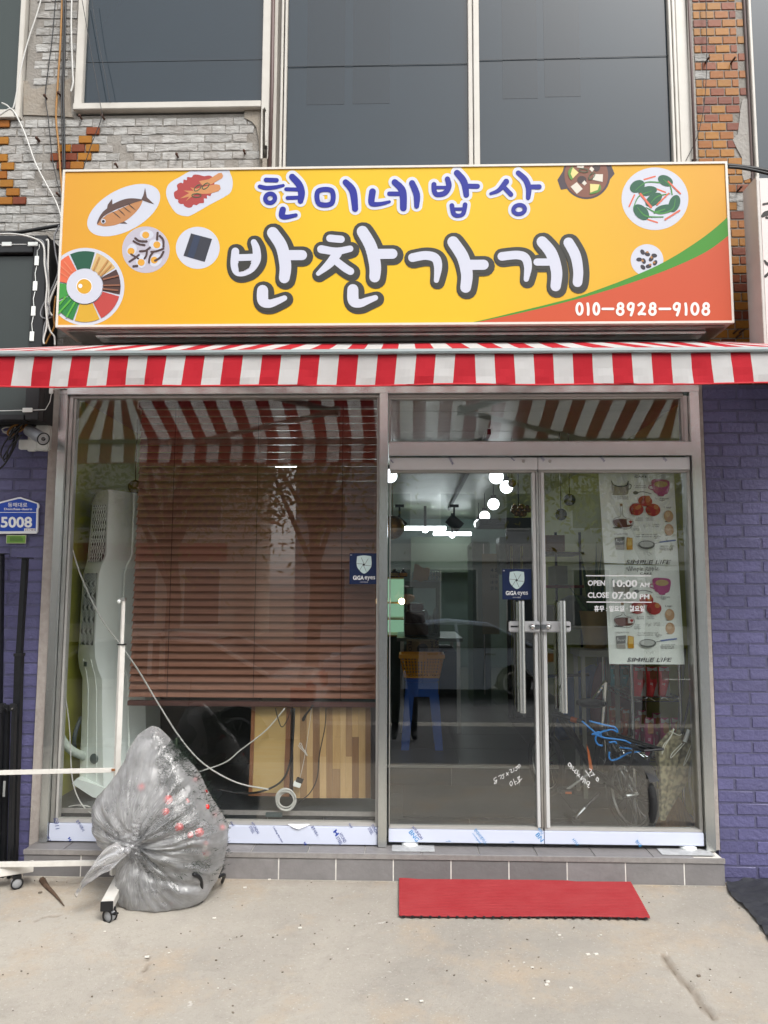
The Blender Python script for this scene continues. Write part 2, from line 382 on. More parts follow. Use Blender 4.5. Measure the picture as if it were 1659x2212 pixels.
def brick_mesh(name, L_, D, H, bev, mat, jag=0):
    m = MB().box(-L_/2, L_/2, -D, 0, -H/2, H/2); o = m.build(name, mat, bevel=bev); me = o.data; bpy.data.objects.remove(o)
    if jag:
        for v in me.vertices: v.co += Vector((random.uniform(-jag, jag), random.uniform(-jag, 0), random.uniform(-jag, jag)))
    return me
def inpoly(x, y, p):
    c = False
    for i in range(len(p)):
        (x1, y1), (x2, y2) = p[i-1], p[i]
        if (y1 > y) != (y2 > y) and x < (x2-x1)*(y-y1)/(y2-y1)+x1: c = not c
    return c
def to_px(x, y, z):
    d = Vector((x, y, z))-CP; q = d.dot(FW); return PW/2+FPX*d.dot(RT)/q, PH/2-FPX*d.dot(UP)/q
tA = [brick_mesh('orange_tile_mesh', .079, .010, .046, .0022, OTILE) for _ in range(1)]
tH = brick_mesh('orange_half_tile_mesh', .037, .010, .046, .0022, OTILE)
iA = [brick_mesh('imprint_mesh', .081, .004, .047, .0012, IMPR, .0040) for _ in range(5)]
TP, TR = .0845, .0543     # tile pitch, row pitch

# --- left upper wall
wall = thing('tiled_wall', 'weathered wall left of the yellow signboard, most of its orange tiles fallen off to show pale grey mortar', 'wall', (-1.6, .1, 2.6))
XP0, XP1, XW1 = -2.33, -2.06, -.83
m = MB(); m.box(-3.2, XW1, .012, .2, 2.77, 4.44); m.box(-2.31, -1.99, .012, .2, 4.44, 5.9)
m.build('mortar_backing', MORT, wall)
pp = [(128, 440), (150, 440), (165, 480), (200, 485), (240, 470), (300, 455), (330, 455), (385, 425), (385, 610), (400, 640), (330, 632), (128, 625)]
Zt = zc(0, 0, 1.3825)
q = [at(*Zt(x, y), .006) for x, y in pp]
pa = MB(); pa.prism([(v.x, .004, v.z) for v in q], (0, .01, 0)); pa.build('plaster_patch', PLAST, wall)
pa = MB()
q = [at(*Zt(x, y), .0) for x, y in [(1330, 598), (1425, 590), (1445, 620), (1440, 900), (1415, 915), (1408, 760), (1395, 690), (1370, 660), (1330, 640)]]
pa.prism([(v.x, .002, v.z) for v in q], (0, .012, 0)); pa.build('plaster_patch', PLAST, wall)
pa = MB(); q = P3([(567, 236), (572, 232), (580, 250), (576, 362), (567, 362)], -.03); pa.prism(q, (0, .1, 0)); pa.build('plaster_edge', PLAST, wall)
orange_rows = {}   # zones in Zt coordinates where tiles are still on
oz = [[(0, 625), (40, 625), (40, 665), (70, 665), (70, 715), (35, 715), (35, 765), (0, 765)],
      [(0, 808), (25, 808), (25, 860), (55, 860), (55, 905), (18, 905), (18, 955), (50, 960), (50, 1002), (90, 1002), (90, 1050), (125, 1050), (125, 1105), (0, 1105)],
      [(478, 700), (557, 700), (557, 752), (517, 752), (517, 802), (530, 830), (485, 905), (475, 930), (395, 930), (395, 905), (285, 905), (290, 850), (300, 802), (435, 802), (435, 752), (478, 752)]]
cnt = 0
for r in range(-2, 62):
    z = 2.80+TR*r+.02
    if z > 5.8: break
    for c in range(0, 32):
        x = -3.15+TP*c+(TP/2 if r % 2 else 0)+random.uniform(-.002, .002)
        if z < 4.42: 
            if not (-3.15 < x < XW1-.02): continue
        elif not (-2.30 < x-.04 and x+.04 < -1.99): continue
        px, py = to_px(x, 0, z)
        if px < -160 or (px > 150 and py > 372) or py > 850 or py < -60 or px < -60 or (py > 520 and not 95 < px < 145): continue
        X, Yz = px*1.8228*1.3825, py*1.8228*1.3825
        if inpoly(X, Yz, pp) or (X > 1385): continue
        if any(inpoly(X, Yz, o) for o in oz) or (px > 140*0+128 and False) or (px > 143 and py < 225 and x > -2.0):
            inst(tA[0], 'tile', wall, (x, .010, z), (random.uniform(-.02, .02), 0, random.uniform(-.01, .01)))
        else:
            cnt += 1
            if cnt < 298 and random.random() > .07: inst(random.choice(iA), 'mortar_imprint', wall, (x, .0142+random.uniform(-.0012, .0012), z), (random.uniform(-.012, .012), random.uniform(-.02, .02), 0), (random.uniform(.86, 1.04), 1, random.uniform(.85, 1.04)))
for px, py in [(180, 384), (318, 376), (231, 762), (148, 551), (403, 462), (459, 653)]:
    pass
bo = MB()
for x, y in [(250, 530), (325, 515), (440, 640), (562, 640), (207, 760), (318, 1060), (635, 902), (965, 848), (1330, 830)]:
    p = at(*Zt(x, y), -.005); bo.tube([p+Vector((0, .02, 0)), p+Vector((.004, -.028, -.006))], .006 if x != 207 else .009, 7)
    bo.sphere(p+Vector((.004, -.028, -.006)), .009, 8)
bo.build('rusty_anchor_bolts', M('rust', '#4a2f22', .8, var=.4, vs=60), wall)

# --- right tiled pillar
pil = thing('tiled_pillar', 'orange glazed tile pillar at top right with a broken plaster edge', 'pillar', (1.85, .1, 2.75))
m = MB().box(1.685, 2.30, .0045, .25, 2.75, 5.9); m.build('mortar_backing', MORT, pil)
Zr = zc(2650, 0, 1.5802)
def tpoly(pl): return [at(*Zr(x, y), .0) for x, y in pl]
for pl in ([(85, 0), (108, 0), (140, 560), (152, 990), (104, 990)], [(440, 615), (480, 615), (498, 1090), (520, 1095), (440, 1125), (430, 1090), (428, 980), (400, 930), (370, 870), (402, 835), (412, 760), (418, 690), (428, 630)]):
    q = tpoly(pl); MB().prism([(v.x, -.002, v.z) for v in q], (0, .016, 0)).build('plaster_patch', M('pale_plaster', '#999590', .9, var=.5, vs=18, c2='#8f8880', bump=.5, bs=60), pil)
hole = [[(122, 355), (215, 350), (220, 500), (180, 505), (182, 590), (140, 620), (130, 540)], [(355, 1190), (415, 1200), (450, 1255), (445, 1305), (360, 1305)]]
plz = [(428, 615), (500, 615), (540, 1130), (440, 1125), (428, 980), (375, 870), (402, 835), (412, 690)]
for r in range(0, 60):
    z = 2.79+TR*r
    if z > 5.7: break
    for c in range(7):
        x = 1.745+TP*c+(TP/2 if r % 2 else 0)
        px, py = to_px(x, 0, z); X, Yz = (px*1.8228-2650)*1.5802, py*1.8228*1.5802
        xr = (1.99 if z > 4.1 else 2.0 if z > 3.9 else 2.20)
        if x > xr+.02 or (py < 338 and inpoly(X, Yz, plz)): continue
        if py > 352 and px < 1535: continue
        if py > 860: continue
        if any(inpoly(X, Yz, h) for h in hole): inst(random.choice(iA), 'mortar_imprint', pil, (x, .0065, z)); continue
        if x+.04 > xr: inst(tH, 'tile', pil, (x-.02, .010, z)); continue
        inst(tA[0], 'tile', pil, (x, .010, z), (random.uniform(-.015, .015), 0, random.uniform(-.008, .008)))
    if r % 2: inst(tH, 'tile', pil, (1.745-TP/4+.0, .010, z))
for x, y in [(200, 390), (360, 392), (400, 1190), (413, 2073), (395, 2100), (375, 2075)]:
    p = at(*Zr(x, y), -.003); MB().tube([p+Vector((0, .02, 0)), p+Vector((.01, -.04, .008))], .006, 7).build('anchor_bolt', MATS['rust'], pil)

# --- purple brick piers
bA = [brick_mesh('painted_brick_mesh', .188, .012, .058, .0035, PURP, .0014) for _ in range(4)]
bH = brick_mesh('painted_half_brick_mesh', .088, .012, .058, .0035, PURP)
def pier(lab, x0, x1, left):
    t = thing('brick_pier', lab, 'wall', ((x0+x1)/2, .1, .09))
    MB().box(x0, x1, .0030, .25, .02, 2.765).build('painted_mortar', PURPB, t)
    for r in range(41):
        z = .12+.0648*r
        e = x1 if left else x0; s = -1 if left else 1; pos = e; k = 0; off = [0, .5, .2, .7][r % 4]
        while (pos-x0 if left else x1-pos) > .05:
            ln = .098 if (k == 0 and r % 2) else .198
            px, py = to_px(pos+s*ln/2, 0, z)
            if px < -170 or px > 1840: break
            if ln < .1: inst(bH, 'brick', t, (pos+s*.049, .012, z))
            else: inst(random.choice(bA), 'brick', t, (pos+s*.099, .012, z), (random.uniform(-.006, .006), 0, 0))
            pos += s*ln; k += 1
    return t
pier('purple painted brick pier at the left edge behind the blue address plate', -3.0, -2.05, True)
pier('purple painted brick pier right of the glass doors', 1.664, 2.60, False)

# ================================================================== upper windows
def frame_piece(name, parent, X0, X1, Z0, Z1, Y=-.02, t=.06, mat=WHITEF): return MB().box(X0, X1, Y, Y+t, Z0, Z1).build(name, mat, parent, bevel=.003)
uw = thing('upper_window', 'grey filmed window in a white frame above the stripped tile wall', 'window', (-1.4, 0, 4.46))
frame_piece('frame', uw, -1.995, -1.948, 4.50, 5.9); frame_piece('frame', uw, -.862, -.815, 4.13, 5.9, Y=-.03); frame_piece('frame', uw, -1.995, -.864, 4.458, 4.498, Y=-.03, t=.08)
MB().box(-1.946, -.864, .012, .02, 4.5, 5.9).build('pane', FILMGLASS, uw)
MB().box(-1.946, -.864, .0095, .0105, 4.785, 4.788).build('film_seam', M('film_seam', '#222a30', .5), uw)
uw = thing('upper_window', 'wide pair of grey filmed panes above the signboard between ribbed white frames', 'window', (.4, 0, 3.95))
for x0, x1 in ((-.752, -.738), (-.73, -.716), (1.552, 1.568), (1.574, 1.592), (1.598, 1.66)): frame_piece('frame', uw, x0, x1, 3.94, 5.9, Y=-.02 if x0 < 1.59 else -.01)
frame_piece('frame', uw, .366, .392, 3.94, 5.9); frame_piece('frame', uw, .396, .43, 3.94, 5.9, Y=-.03); frame_piece('frame', uw, -.80, -.778, 3.94, 5.9, Y=.0)
MB().box(-.78, -.716, .03, .06, 3.94, 5.9).box(1.552, 1.66, .05, .08, 3.94, 5.9).build('frame_backing', M('frame_shadow_gap', '#8f8880', .6), uw)
MB().box(-.714, .364, .012, .02, 3.9, 5.9).build('pane', FILMGLASS, uw); MB().box(.432, 1.55, .012, .02, 3.9, 5.9).build('pane', FILMGLASS, uw)
FP = M('film_panel', '#152129', .10, var=.2, vs=1.5, c2='#1e2c35', spec=.6)
for x0, x1, y1 in ((664, 745, 226), (763, 842, 224), (1085, 1160, 213), (1175, 1252, 209)):
    a_ = at(x0, 100, .0085); b_ = at(x1, 100, .0085); z_ = at(x0, y1, .0085).z
    MB().box(a_.x, b_.x, .0108, .0115, z_, 5.9).build('film_sheet', FP, uw)
sm = MB(); a_ = at(618, 144, .006); b_ = at(1010, 137, .006); sm.bar(a_, b_, .003, .003)
a_ = at(1034, 130, .006); b_ = at(1447, 120, .006); sm.bar(a_, b_, .003, .003); sm.build('film_seam', MATS['film_seam'], uw)
uw = thing('upper_window', 'sliver of dark window with a white frame at the top left corner', 'window', (-2.8, 0, 4.47))
frame_piece('frame', uw, -2.352, -2.322, 4.42, 5.9); frame_piece('frame', uw, -3.2, -2.354, 4.42, 4.472)
MB().box(-3.2, -2.354, .012, .02, 4.474, 5.9).build('pane', M('green_black_glass', '#2a3431', .12, spec=.6), uw)
uw = thing('upper_window', 'dark window with a thin pale frame at the top right corner beyond the tile pillar', 'window', (2.4, 0, 4.0))
frame_piece('frame', uw, 2.018, 2.034, 3.86, 5.9, Y=-.03); frame_piece('frame', uw, 2.00, 2.014, 3.86, 5.9, Y=-.01, mat=PIPE)
MB().box(2.036, 3.2, -.004, .003, 3.8, 5.9).build('pane', FILMGLASS, uw)
tag(MB().tube([(-.806, -.03, 3.93), (-.80, -.03, 4.6), (-.807, -.03, 5.9)], .011, 8).build('drain_pipe', PIPE, smooth='all', origin=(-.8, -.03, 3.93)), 'thin brown pipe running up between the two white upper frames', 'pipe')
tag(MB().tube([(1.668, -.03, 3.93), (1.672, -.03, 4.6), (1.668, -.03, 5.9)], .008, 8).build('drain_pipe', PIPE, smooth='all', origin=(1.67, -.03, 3.93)), 'thin brown pipe beside the orange tiled pillar', 'pipe')
# plain rest of the building, seen only past the photo's edges
bd = thing('building', 'plain upper body of the old building around and behind the shopfront', 'building', (0, 3, 0))
m = MB(); m.box(-12, -3.0, .02, .3, 0, 2.77); m.box(-12, -3.2, .02, .3, 2.77, 5.9); m.box(2.6, 12, .02, .3, 0, 3.8); m.box(3.2, 12, .02, .3, 3.8, 5.9); m.box(-12, 12, .02, 9.5, 5.9, 9); m.build('wall', PLAST, bd)
m = MB(); m.box(-2.05, 1.70, .013, .2, 2.77, 3.95); m.build('lintel', MORT, bd)

# ================================================================== tiled step
STEPT = M('grey_slate_tile', rnd=['#7d7a7a', '#868383', '#757373', '#807d7d'], rough=.45, var=.5, vs=9, c2='#686666', bump=.25, bs=40, spec=.4)
GROUT = M('white_grout', '#dedad4', .8, var=.3, vs=20)
st = thing('tiled_step', 'low step of grey slate tiles with white grout under the shopfront', 'step', (-.2, -.1, .1))
SX0, SX1, SZ = -2.012, 1.634, .238
MB().box(SX0+.004, SX1-.004, -.1485, .05, .06, SZ-.006).build('grout_bed', GROUT, st)
edges = [SX0, -1.708]
e0 = at(488, 1865, -.15).x; e1 = at(602, 1865, -.15).x; pitch = .2985
xs = [SX0, -1.706]; 
k = e1
while k-pitch > -1.45: k -= pitch
while k < SX1-.05: xs.append(k); k += pitch
xs.append(SX1)
for a_, b_ in zip(xs, xs[1:]):
    MB().box(a_+.003, b_-.003, -.150, -.140, .05, SZ-.026).build('front_tile', STEPT, st, bevel=.0012)
for a_, b_ in zip(xs, xs[1:]):
    o_ = .15 if a_ > -1 else .1
    MB().box(max(SX0, a_-o_)+.002, b_-o_-.002, -.140, .03, SZ-.006, SZ).build('top_tile', STEPT, st, bevel=.001)
MB().box(SX0, SX1, -.156, -.142, SZ-.024, SZ+.002).build('edge_trim', M('grey_trim', '#9d9997', .35, .3, var=.3, vs=30), st, bevel=.002)
MB().box(SX0+.01, SX1, -.162, -.153, .07, .107).build('cement_fillet', CONC, st)

# ================================================================== shopfront frame
sf = thing('shopfront_frame', 'brushed steel shopfront frame holding the blind window, the transom and both doors', 'frame', (-.2, 0, .24))
def fb(name, x0, x1, z0, z1, y0=-.03, y1=.06, mat=STEEL, par=None, bev=.002): return MB().box(x0, x1, y0, y1, z0, z1).build(name, mat, par or sf, bevel=bev)
fb('jamb', -1.985, -1.940, .24, 2.748, -.045); fb('inner_jamb', -1.938, -1.915, .34, 2.70, -.02, mat=STEELD)
fb('jamb', 1.583, 1.634, .24, 2.748, -.045); fb('inner_jamb', 1.558, 1.581, .262, 2.70, -.012, .06, STEELD)
MB().box(-2.048, -1.987, -.02, .08, .10, 2.78).box(1.636, 1.662, -.02, .08, .24, 2.78).box(-2.048, 1.662, -.01, .08, 2.752, 2.80).build('caulk_border', CAULK, sf)
fb('head_beam', -1.983, 1.634, 2.712, 2.750, -.05); fb('head_shadow_rail', -1.938, 1.556, 2.696, 2.711, -.02, mat=ALU)
fb('mullion', -.150, -.104, .24, 2.711, -.05)
fb('transom_beam', -.098, 1.581, 2.352, 2.428, -.055, .05)
MB().box(-.100, 1.556, -.012, .03, 2.430, 2.442).box(-.100, 1.556, -.012, .03, 2.684, 2.695).box(-.100, -.088, -.012, .03, 2.443, 2.683).box(1.544, 1.556, -.012, .03, 2.443, 2.683).build('transom_bead', ALU, sf)
MB().box(-.087, 1.543, .004, .010, 2.443, 2.683).build('transom_pane', GLASS, sf)
MB().box(-1.913, -1.900, -.012, .03, .356, 2.695).box(-.166, -.152, -.012, .03, .356, 2.695).box(-1.913, -.152, -.014, .03, .338, .356).build('window_bead', ALU, sf)
MB().box(-1.899, -.167, .004, .010, .357, 2.695).build('window_pane', GLASS, sf)
PFILM = M('protective_film', '#ccd2e4', .3, var=.18, vs=5, c2='#bfc3cf', spec=.5)
MB().box(-1.938, -.152, -.03, .02, .245, .336).build('bottom_panel', PFILM, sf, bevel=.002)
INKB = M('blue_ink', '#2b3f86', .5); INKC = M('cyan_ink', '#2f86c4', .5); INKG = M('dark_ink', '#2a2c33', .5); INKW = M('white_vinyl', '#f2f3f4', .45)
tm = MB(); Zf = zc(800, 2650, 2.0737); Yf = -.031
for s, x, y, h, wd in [('HYUNDAI', 425, 1265, 24, 104), ('STEEL', 398, 1280, 24, 66), ('Leading the new', 610, 1320, 20, 150), ('철주식회사', 912, 1290, 26, 92), ('HYUND', 1140, 1345, 26, 82), ('STEEL', 1112, 1370, 26, 72), ('teel', 1205, 1245, 20, 40), ('YUNDAI', 1400, 1275, 26, 88), ('STEEL', 1368, 1290, 26, 60), ('teel', 238, 1230, 20, 40)]:
    px, py = Zf(x, y); textr(tm, s, px, py, h/3.78, -60, Yf, .01, wd/3.78)
Zg = zc(0, 2600, 1.659)
for s, x, y, h, wd in [('철주식회사', 525, 1080, 22, 85), ('ging the new e', 300, 1130, 17, 115)]:
    px, py = Zg(x, y); textr(tm, s, px, py, h/3.024, -58, Yf, .01, wd/3.024)
for s, x, y in (('311', 372, 1078), ('요', 365, 1042)): px, py = Zg(x, y); textr(tm, s, px, py, 9, -80, Yf)
tm.words('printed_lettering', INKB, sf)
lg = MB()
def logo(x, y, s, Z):
    for dx, dy, a_, b_ in ((-1, 0, .42, 1.1), (1, 0, .42, 1.1), (0, 0, 1, .32)):
        ca, sa = cos(radians(-60)), sin(radians(-60)); pts = []
        for u, v in ((-a_, -b_), (a_, -b_), (a_, b_), (-a_, b_)):
            X, Y_ = (dx+u)*s+v*.2*s, (dy+v)*s; pts.append(Z(x+X*ca+Y_*sa*1, y-X*sa*1+Y_*ca))
        lg.add([at(*p, Yf-.0004) for p in pts], [(0, 1, 2, 3)])
logo(1085, 1305, 16, Zf); logo(455, 1168, 8, Zg); logo(832, 1392, 8, Zf); lg.build('printed_mark', M('deep_blue_ink', '#1e3fa0', .5), sf)
m = MB(); m.grid(lambda u, v: Vector(at(*Zf(690+180*u, 1232+(36*(1-abs(2*u-1))+6)*v), -.0315))+Vector((0, -.012*v*(1-abs(2*u-1))*(1+.4*sin(9*u)), 0)), 14, 3); m.build('peeled_film_flap', M('film_white', '#e4e6ea', .35), sf)

# ================================================================== glass doors
def door(lab, x0, x1, hinge_left):
    t = thing('glass_door', lab, 'door', ((x0+x1)/2, 0, .26))
    fb('top_rail', x0, x1, 2.276, 2.346, -.03, .03, M('door_film', '#dcdfe2', .35, var=.15, vs=6, c2='#bdb9bb'), t); fb('bottom_rail', x0, x1, .262, .328, -.03, .03, PFILM, t)
    fb('bottom_bead', x0+.002, x1-.002, .329, .343, -.02, .02, ALU, t); fb('top_bead', x0+.002, x1-.002, 2.262, 2.275, -.02, .02, ALU, t)
    MS = M('door_stile', '#d2d3d3', .35, .2, var=.1, vs=6)
    if hinge_left: fb('stile', x1-.012, x1, .344, 2.261, -.03, .03, STEELD, t); fb('stile', x1-.032, x1-.014, .344, 2.261, -.026, .02, MS, t); fb('stile', x0, x0+.006, .344, 2.261, -.02, .02, STEELD, t)
    else: fb('stile', x0, x0+.010, .344, 2.261, -.03, .03, STEELD, t); fb('stile', x0+.012, x0+.032, .344, 2.261, -.026, .02, MS, t); fb('stile', x1-.018, x1, .344, 2.261, -.02, .02, STEELD, t)
    MB().box(x0+.007, x1-.007, .004, .012, .344, 2.261).build('pane', DOORGLASS, t)
    return t
XM = .7355
dl = door('left glass door leaf with dark blue security sticker and long steel handle', -.094, XM-.0015, True)
dr = door('right glass door leaf lettered with opening hours', XM+.0015, 1.577, False)
for t, px in ((dl, 1126), (dr, 1215)):
    for dx, r, y0, y1, Y in ((0, .0175, 1298, 1540, -.085), (-8 if t is dl else -9, .011, 1300, 1537, .07)):
        a_ = at(px+dx, y0, Y); b_ = at(px+dx, y1, Y); b_.x = a_.x
        MB().tube([a_, b_], r, 16).build('handle' if Y < 0 else 'inner_handle', STEEL, t, smooth=True)
        for q in (.22, .78): p = a_.lerp(b_, q); MB().tube([p, Vector((p.x, 0, p.z))], .008, 8).build('handle_standoff', STEEL, t, smooth=True)
Zl = zc(1450, 2200, 1.9518)
CHR = M('chrome', '#d9d9d9', .08, 1)
for t, x0, x1, sx0, sx1 in ((dl, 1080, 1320, 1095, 1150), (dr, 1332, 1558, 1490, 1548)):
    q = MB(); a_ = at(*Zl(x0, 480), -.045); b_ = at(*Zl(x1, 565), -.045); q.box(a_.x, b_.x, -.05, -.028, b_.z, a_.z); q.build('lock_plate', M('satin_plate', '#dcdcde', .3, .4), t, bevel=.006)
    a_ = at(*Zl(sx0, 515), -.051); b_ = at(*Zl(sx1, 527), -.051); MB().box(a_.x, b_.x, -.0525, -.0505, b_.z, a_.z).build('lock_slot', DARK, t)
    c_ = at(*Zl(1262 if t is dl else 1383, 522), -.05); MB().sphere((c_.x, -.05, c_.z), .018, 14).build('lock_knob', CHR, t, smooth=True)
    MB().cbox((c_.x+(.012 if t is dl else -.012), -.055, c_.z), (.028, 0, 0), (0, .008, 0), (0, 0, .012)).build('lock_knob_cover', CHR, t, bevel=.004)
for t, x in ((dl, .02), (dr, 1.50)): MB().lathe((x, .0, .238), [(.045, 0), (.045, .012), (.036, .022), (.001, .022)], 20).build('floor_pivot', WPL, t, smooth=True)
for t, px, py in ((dl, 1131, 996), (dr, 1188, 996)):
    c_ = at(px, py, -.031); MB().lathe((c_.x, -.031, c_.z), [(.009, 0), (.008, .004), (.001, .004)], 12, (0, -1, 0)).build('cylinder_lock', STEELD, t)
for nm, lab, x0, x1 in (('cover_sheet', 'pale plastic sheet on the step under the left door pivot', -.075, .15), ('cover_sheet', 'pale plastic sheet on the step under the right door pivot', 1.33, 1.60)):
    tag(MB().box(x0, x1, -.11, -.01, SZ+.0015, SZ+.0045).build(nm, M('dusty_sheet', '#b4b6b8', .6, var=.4, vs=30), origin=(x0, -.1, SZ), bevel=.001), lab, 'sheet')
# lettering on door rails
Zd = zc(1450, 2850, 1.9518); tm = MB(); tc = MB(); tr_ = MB(); trc = MB()
def dt(mb, s, x, y, h, wd, ang=-52, Z=Zd, k=3.558, Y=-.031): px, py = Z(x, y); textr(mb, s, px, py, h/k, ang, Y, .012, wd/k)
dt(tm, 'HYUNDAI', 378, 838, 22, 118); dt(tc, 'BNG', 352, 862, 34, 96); dt(tc, '현대비앤지스', 862, 865, 26, 140); dt(tc, 'www.bngsteel', 832, 880, 14, 100); dt(tc, 'HYU', 1325, 825, 22, 50); dt(tc, 'BN', 1318, 872, 34, 70)
dt(tc, '→', 617, 905, 18, 40, 0); dt(tc, '→', 1105, 910, 18, 40, 0)
Z2 = zc(2050, 2550, 2.0737); k2 = 3.78
dt(trc, 'HYU', 448, 1588, 22, 62, -52, Z2, k2); dt(trc, '현대', 962, 1598, 28, 60, -52, Z2, k2)
Z3 = zc(1450, 1500, 1.2289); k3 = 2.24
dt(tm, 'HYUNDAI BNG', 402, 388, 12, 38, -60, Z3, k3); dt(tm, 'steel', 700, 378, 8, 22, -40, Z3, k3); dt(tm, 'steel', 115, 388, 8, 20, -50, Z3, k3)
dt(tr_, '지미', 842, 376, 14, 24, -50, Z3, k3); dt(tr_, 'IYH', 1133, 378, 12, 28, -48, Z3, k3); dt(tr_, '지미', 1434, 378, 14, 24, -50, Z3, k3)
tm.words('printed_lettering', INKB, dl); tc.words('printed_lettering', INKC, dl); tr_.words('printed_lettering', INKB, dr); trc.words('printed_lettering', INKC, dr)
# chalk hand writing on the panes
def scribble(par, Z, strokes, wd, name='handwritten_note', mat=INKW, Y=.0025):
    m = MB()
    for s_ in strokes: stroke(m, s_, wd, Y, zf=Z, dY=.000004)
    return m.build(name, mat, par)
WSTK = []
scribble(dl, Zd, [[(985, 410), (965, 425), (975, 440), (990, 430), (975, 450), (968, 460), (985, 455), (985, 440)], [(1000, 405), (1022, 395), (1018, 425)], [(1045, 385), (1030, 395), (1042, 402), (1040, 418), (1030, 420)], [(1060, 375), (1078, 395)], [(1078, 372), (1062, 398)], [(1085, 355), (1100, 350), (1098, 375), (1115, 368)], [(1118, 340), (1120, 365)], [(1150, 325), (1132, 335), (1145, 342), (1140, 358), (1130, 360)], [(1160, 312), (1150, 325), (1158, 340), (1168, 322), (1160, 312)],
    [(1098, 440), (1088, 460), (1100, 478), (1108, 455), (1098, 440)], [(1115, 425), (1132, 470)], [(1125, 448), (1140, 442)], [(1145, 415), (1165, 405), (1150, 425), (1168, 425)], [(1158, 432), (1165, 448)], [(1142, 462), (1182, 420)]], 3.2)
scribble(dr, Z2, [[(400, 940), (388, 955), (400, 972), (412, 955), (400, 940)], [(418, 962), (408, 990)], [(430, 970), (425, 1000), (440, 1005)], [(455, 995), (440, 1020), (460, 1025), (470, 1000)], [(485, 1035), (455, 1050)], [(465, 1028), (480, 1058)], [(505, 1050), (490, 1075), (520, 1070), (505, 1100)], [(530, 1075), (522, 1110)], [(548, 1092), (535, 1105), (550, 1120), (565, 1100), (548, 1092)], [(560, 1120), (545, 1135), (560, 1142)],
    [(560, 990), (580, 1000), (565, 1020)], [(530, 1005), (565, 1055)], [(590, 1020), (600, 1045)], [(575, 1045), (605, 1035)], [(625, 1060), (615, 1075), (628, 1092), (636, 1072), (625, 1060)]], 4.5)
# opening hours
Zo = zc(2200, 1800, 2.6024); m = MB(); Yo = .0028
def T2(s, x0, y0, x1, y1, b_=.02): a_ = Zo(x0, y0); c_ = Zo(x1, y1); text(m, s, a_[0], a_[1], c_[0], c_[1], Yo, b_)
T2('OPEN', 298, 1262, 475, 1318, .03); T2('10:00', 553, 1258, 805, 1330, .03); T2('AM', 828, 1285, 930, 1332, .03)
T2('CLOSE', 298, 1385, 515, 1442, .03); T2('07:00', 545, 1380, 805, 1455, .03); T2('PM', 830, 1405, 930, 1455, .03); T2('휴무 : 일요일 · 월요일', 362, 1520, 880, 1583, .03)
for x0, y0, x1, y1 in ((277, 1209, 945, 1222), (285, 1479, 952, 1492)): m.marks.append((len(m.v), len(m.f))); a_ = at(*Zo(x0, y0), Yo); b_ = at(*Zo(x1, y1), Yo); m.box(a_.x, b_.x, Yo-.0004, Yo, b_.z, a_.z)
m.words('opening_hours_lettering', INKW, dr)
# security stickers
def sticker(px0, py0, px1, py1, par_lab, Y):
    t = thing('security_sticker', par_lab, 'sticker', at((px0+px1)/2, py1, Y), 'security stickers on the glass')
    m = MB(); pbox(m, px0, py0, px1, py1, Y, .001); m.build('backing', M('navy_print', '#14264f', .35), t)
    w_ = px1-px0; h_ = py1-py0; cx = (px0+px1)/2
    U = lambda u, v: (px0+u*w_, py0+v*h_)
    pts = smoothpts([U(.26, .10).__add__((0,)), U(.5, .07)+(0,), U(.74, .10)+(0,)], 4)+smoothpts([U(.76, .3)+(0,), U(.72, .48)+(0,), U(.5, .66)+(0,), U(.28, .48)+(0,), U(.24, .3)+(0,)], 4)
    flat(MB(), [(p.x, p.y) for p in pts], Y-.0006).build('shield', M('shield_print', '#d6ecea', .35), t) if False else None
    q = MB(); flat(q, [(p.x, p.y) for p in pts], Y-.0006); q.build('shield', M('shield_print', '#cfe4e4', .4), t)
    q = MB(); c_ = U(.49, .37)
    for k in range(6):
        an = k*pi/3+.5; stroke(q, [(c_[0]+.05*w_*cos(an), c_[1]+.05*w_*sin(an)), (c_[0]+.24*w_*cos(an-.35), c_[1]+.26*w_*sin(an-.35))], .7, Y-.0009)
    flat(q, ell(c_[0], c_[1], .045*w_, .045*w_, 0, 6), Y-.001); q.build('aperture_lines', INKG, t)
    q = MB(); text(q, 'GiGA', *U(.12, .72), *U(.49, .86), Y-.0007, .03); text(q, 'eyes', *U(.52, .74), *U(.88, .89), Y-.0007, .01); text(q, 'CCTV 작동중', *U(.36, .91), *U(.63, .955), Y-.0007); text(q, 'kt', *U(.03, .03), *U(.09, .075), Y-.0007)
    q.words('lettering', INKW, t)
sticker(755, 1195, 818, 1262, 'dark blue square security sticker in front of the brown blind', -.0005)
sticker(1085, 1229, 1148, 1295, 'dark blue square security sticker on the left glass door', .0015)

# ================================================================== signboard
YS = -.30
sb = thing('signboard', 'long yellow lightbox signboard with blue and white Korean lettering and pictures of side dishes', 'sign', (-.08, -.15, 3.0))
BX0, BX1, BZ0, BZ1 = -1.905, 1.735, 3.017, 3.918
SBW = M('signboard_casing', '#cdbfb4', .4, .2, var=.25, vs=12, c2='#8f8078')
MB().box(BX0+.004, BX1-.004, YS+.006, -.04, BZ0+.004, BZ1-.004).build('casing', SBW, sb)
fr = M('signboard_frame_paint', '#c9c5bc', .4, var=.2, vs=25, c2='#b9a894'); FB = .012
m = MB()
for x0, x1, z0, z1 in ((BX0, BX1, BZ0, BZ0+FB), (BX0, BX1, BZ1-FB, BZ1), (BX0, BX0+FB, BZ0+FB, BZ1-FB), (BX1-FB, BX1, BZ0+FB, BZ1-FB)): m.box(x0, x1, YS-.006, YS+.02, z0, z1)
m.build('border_frame', fr, sb)
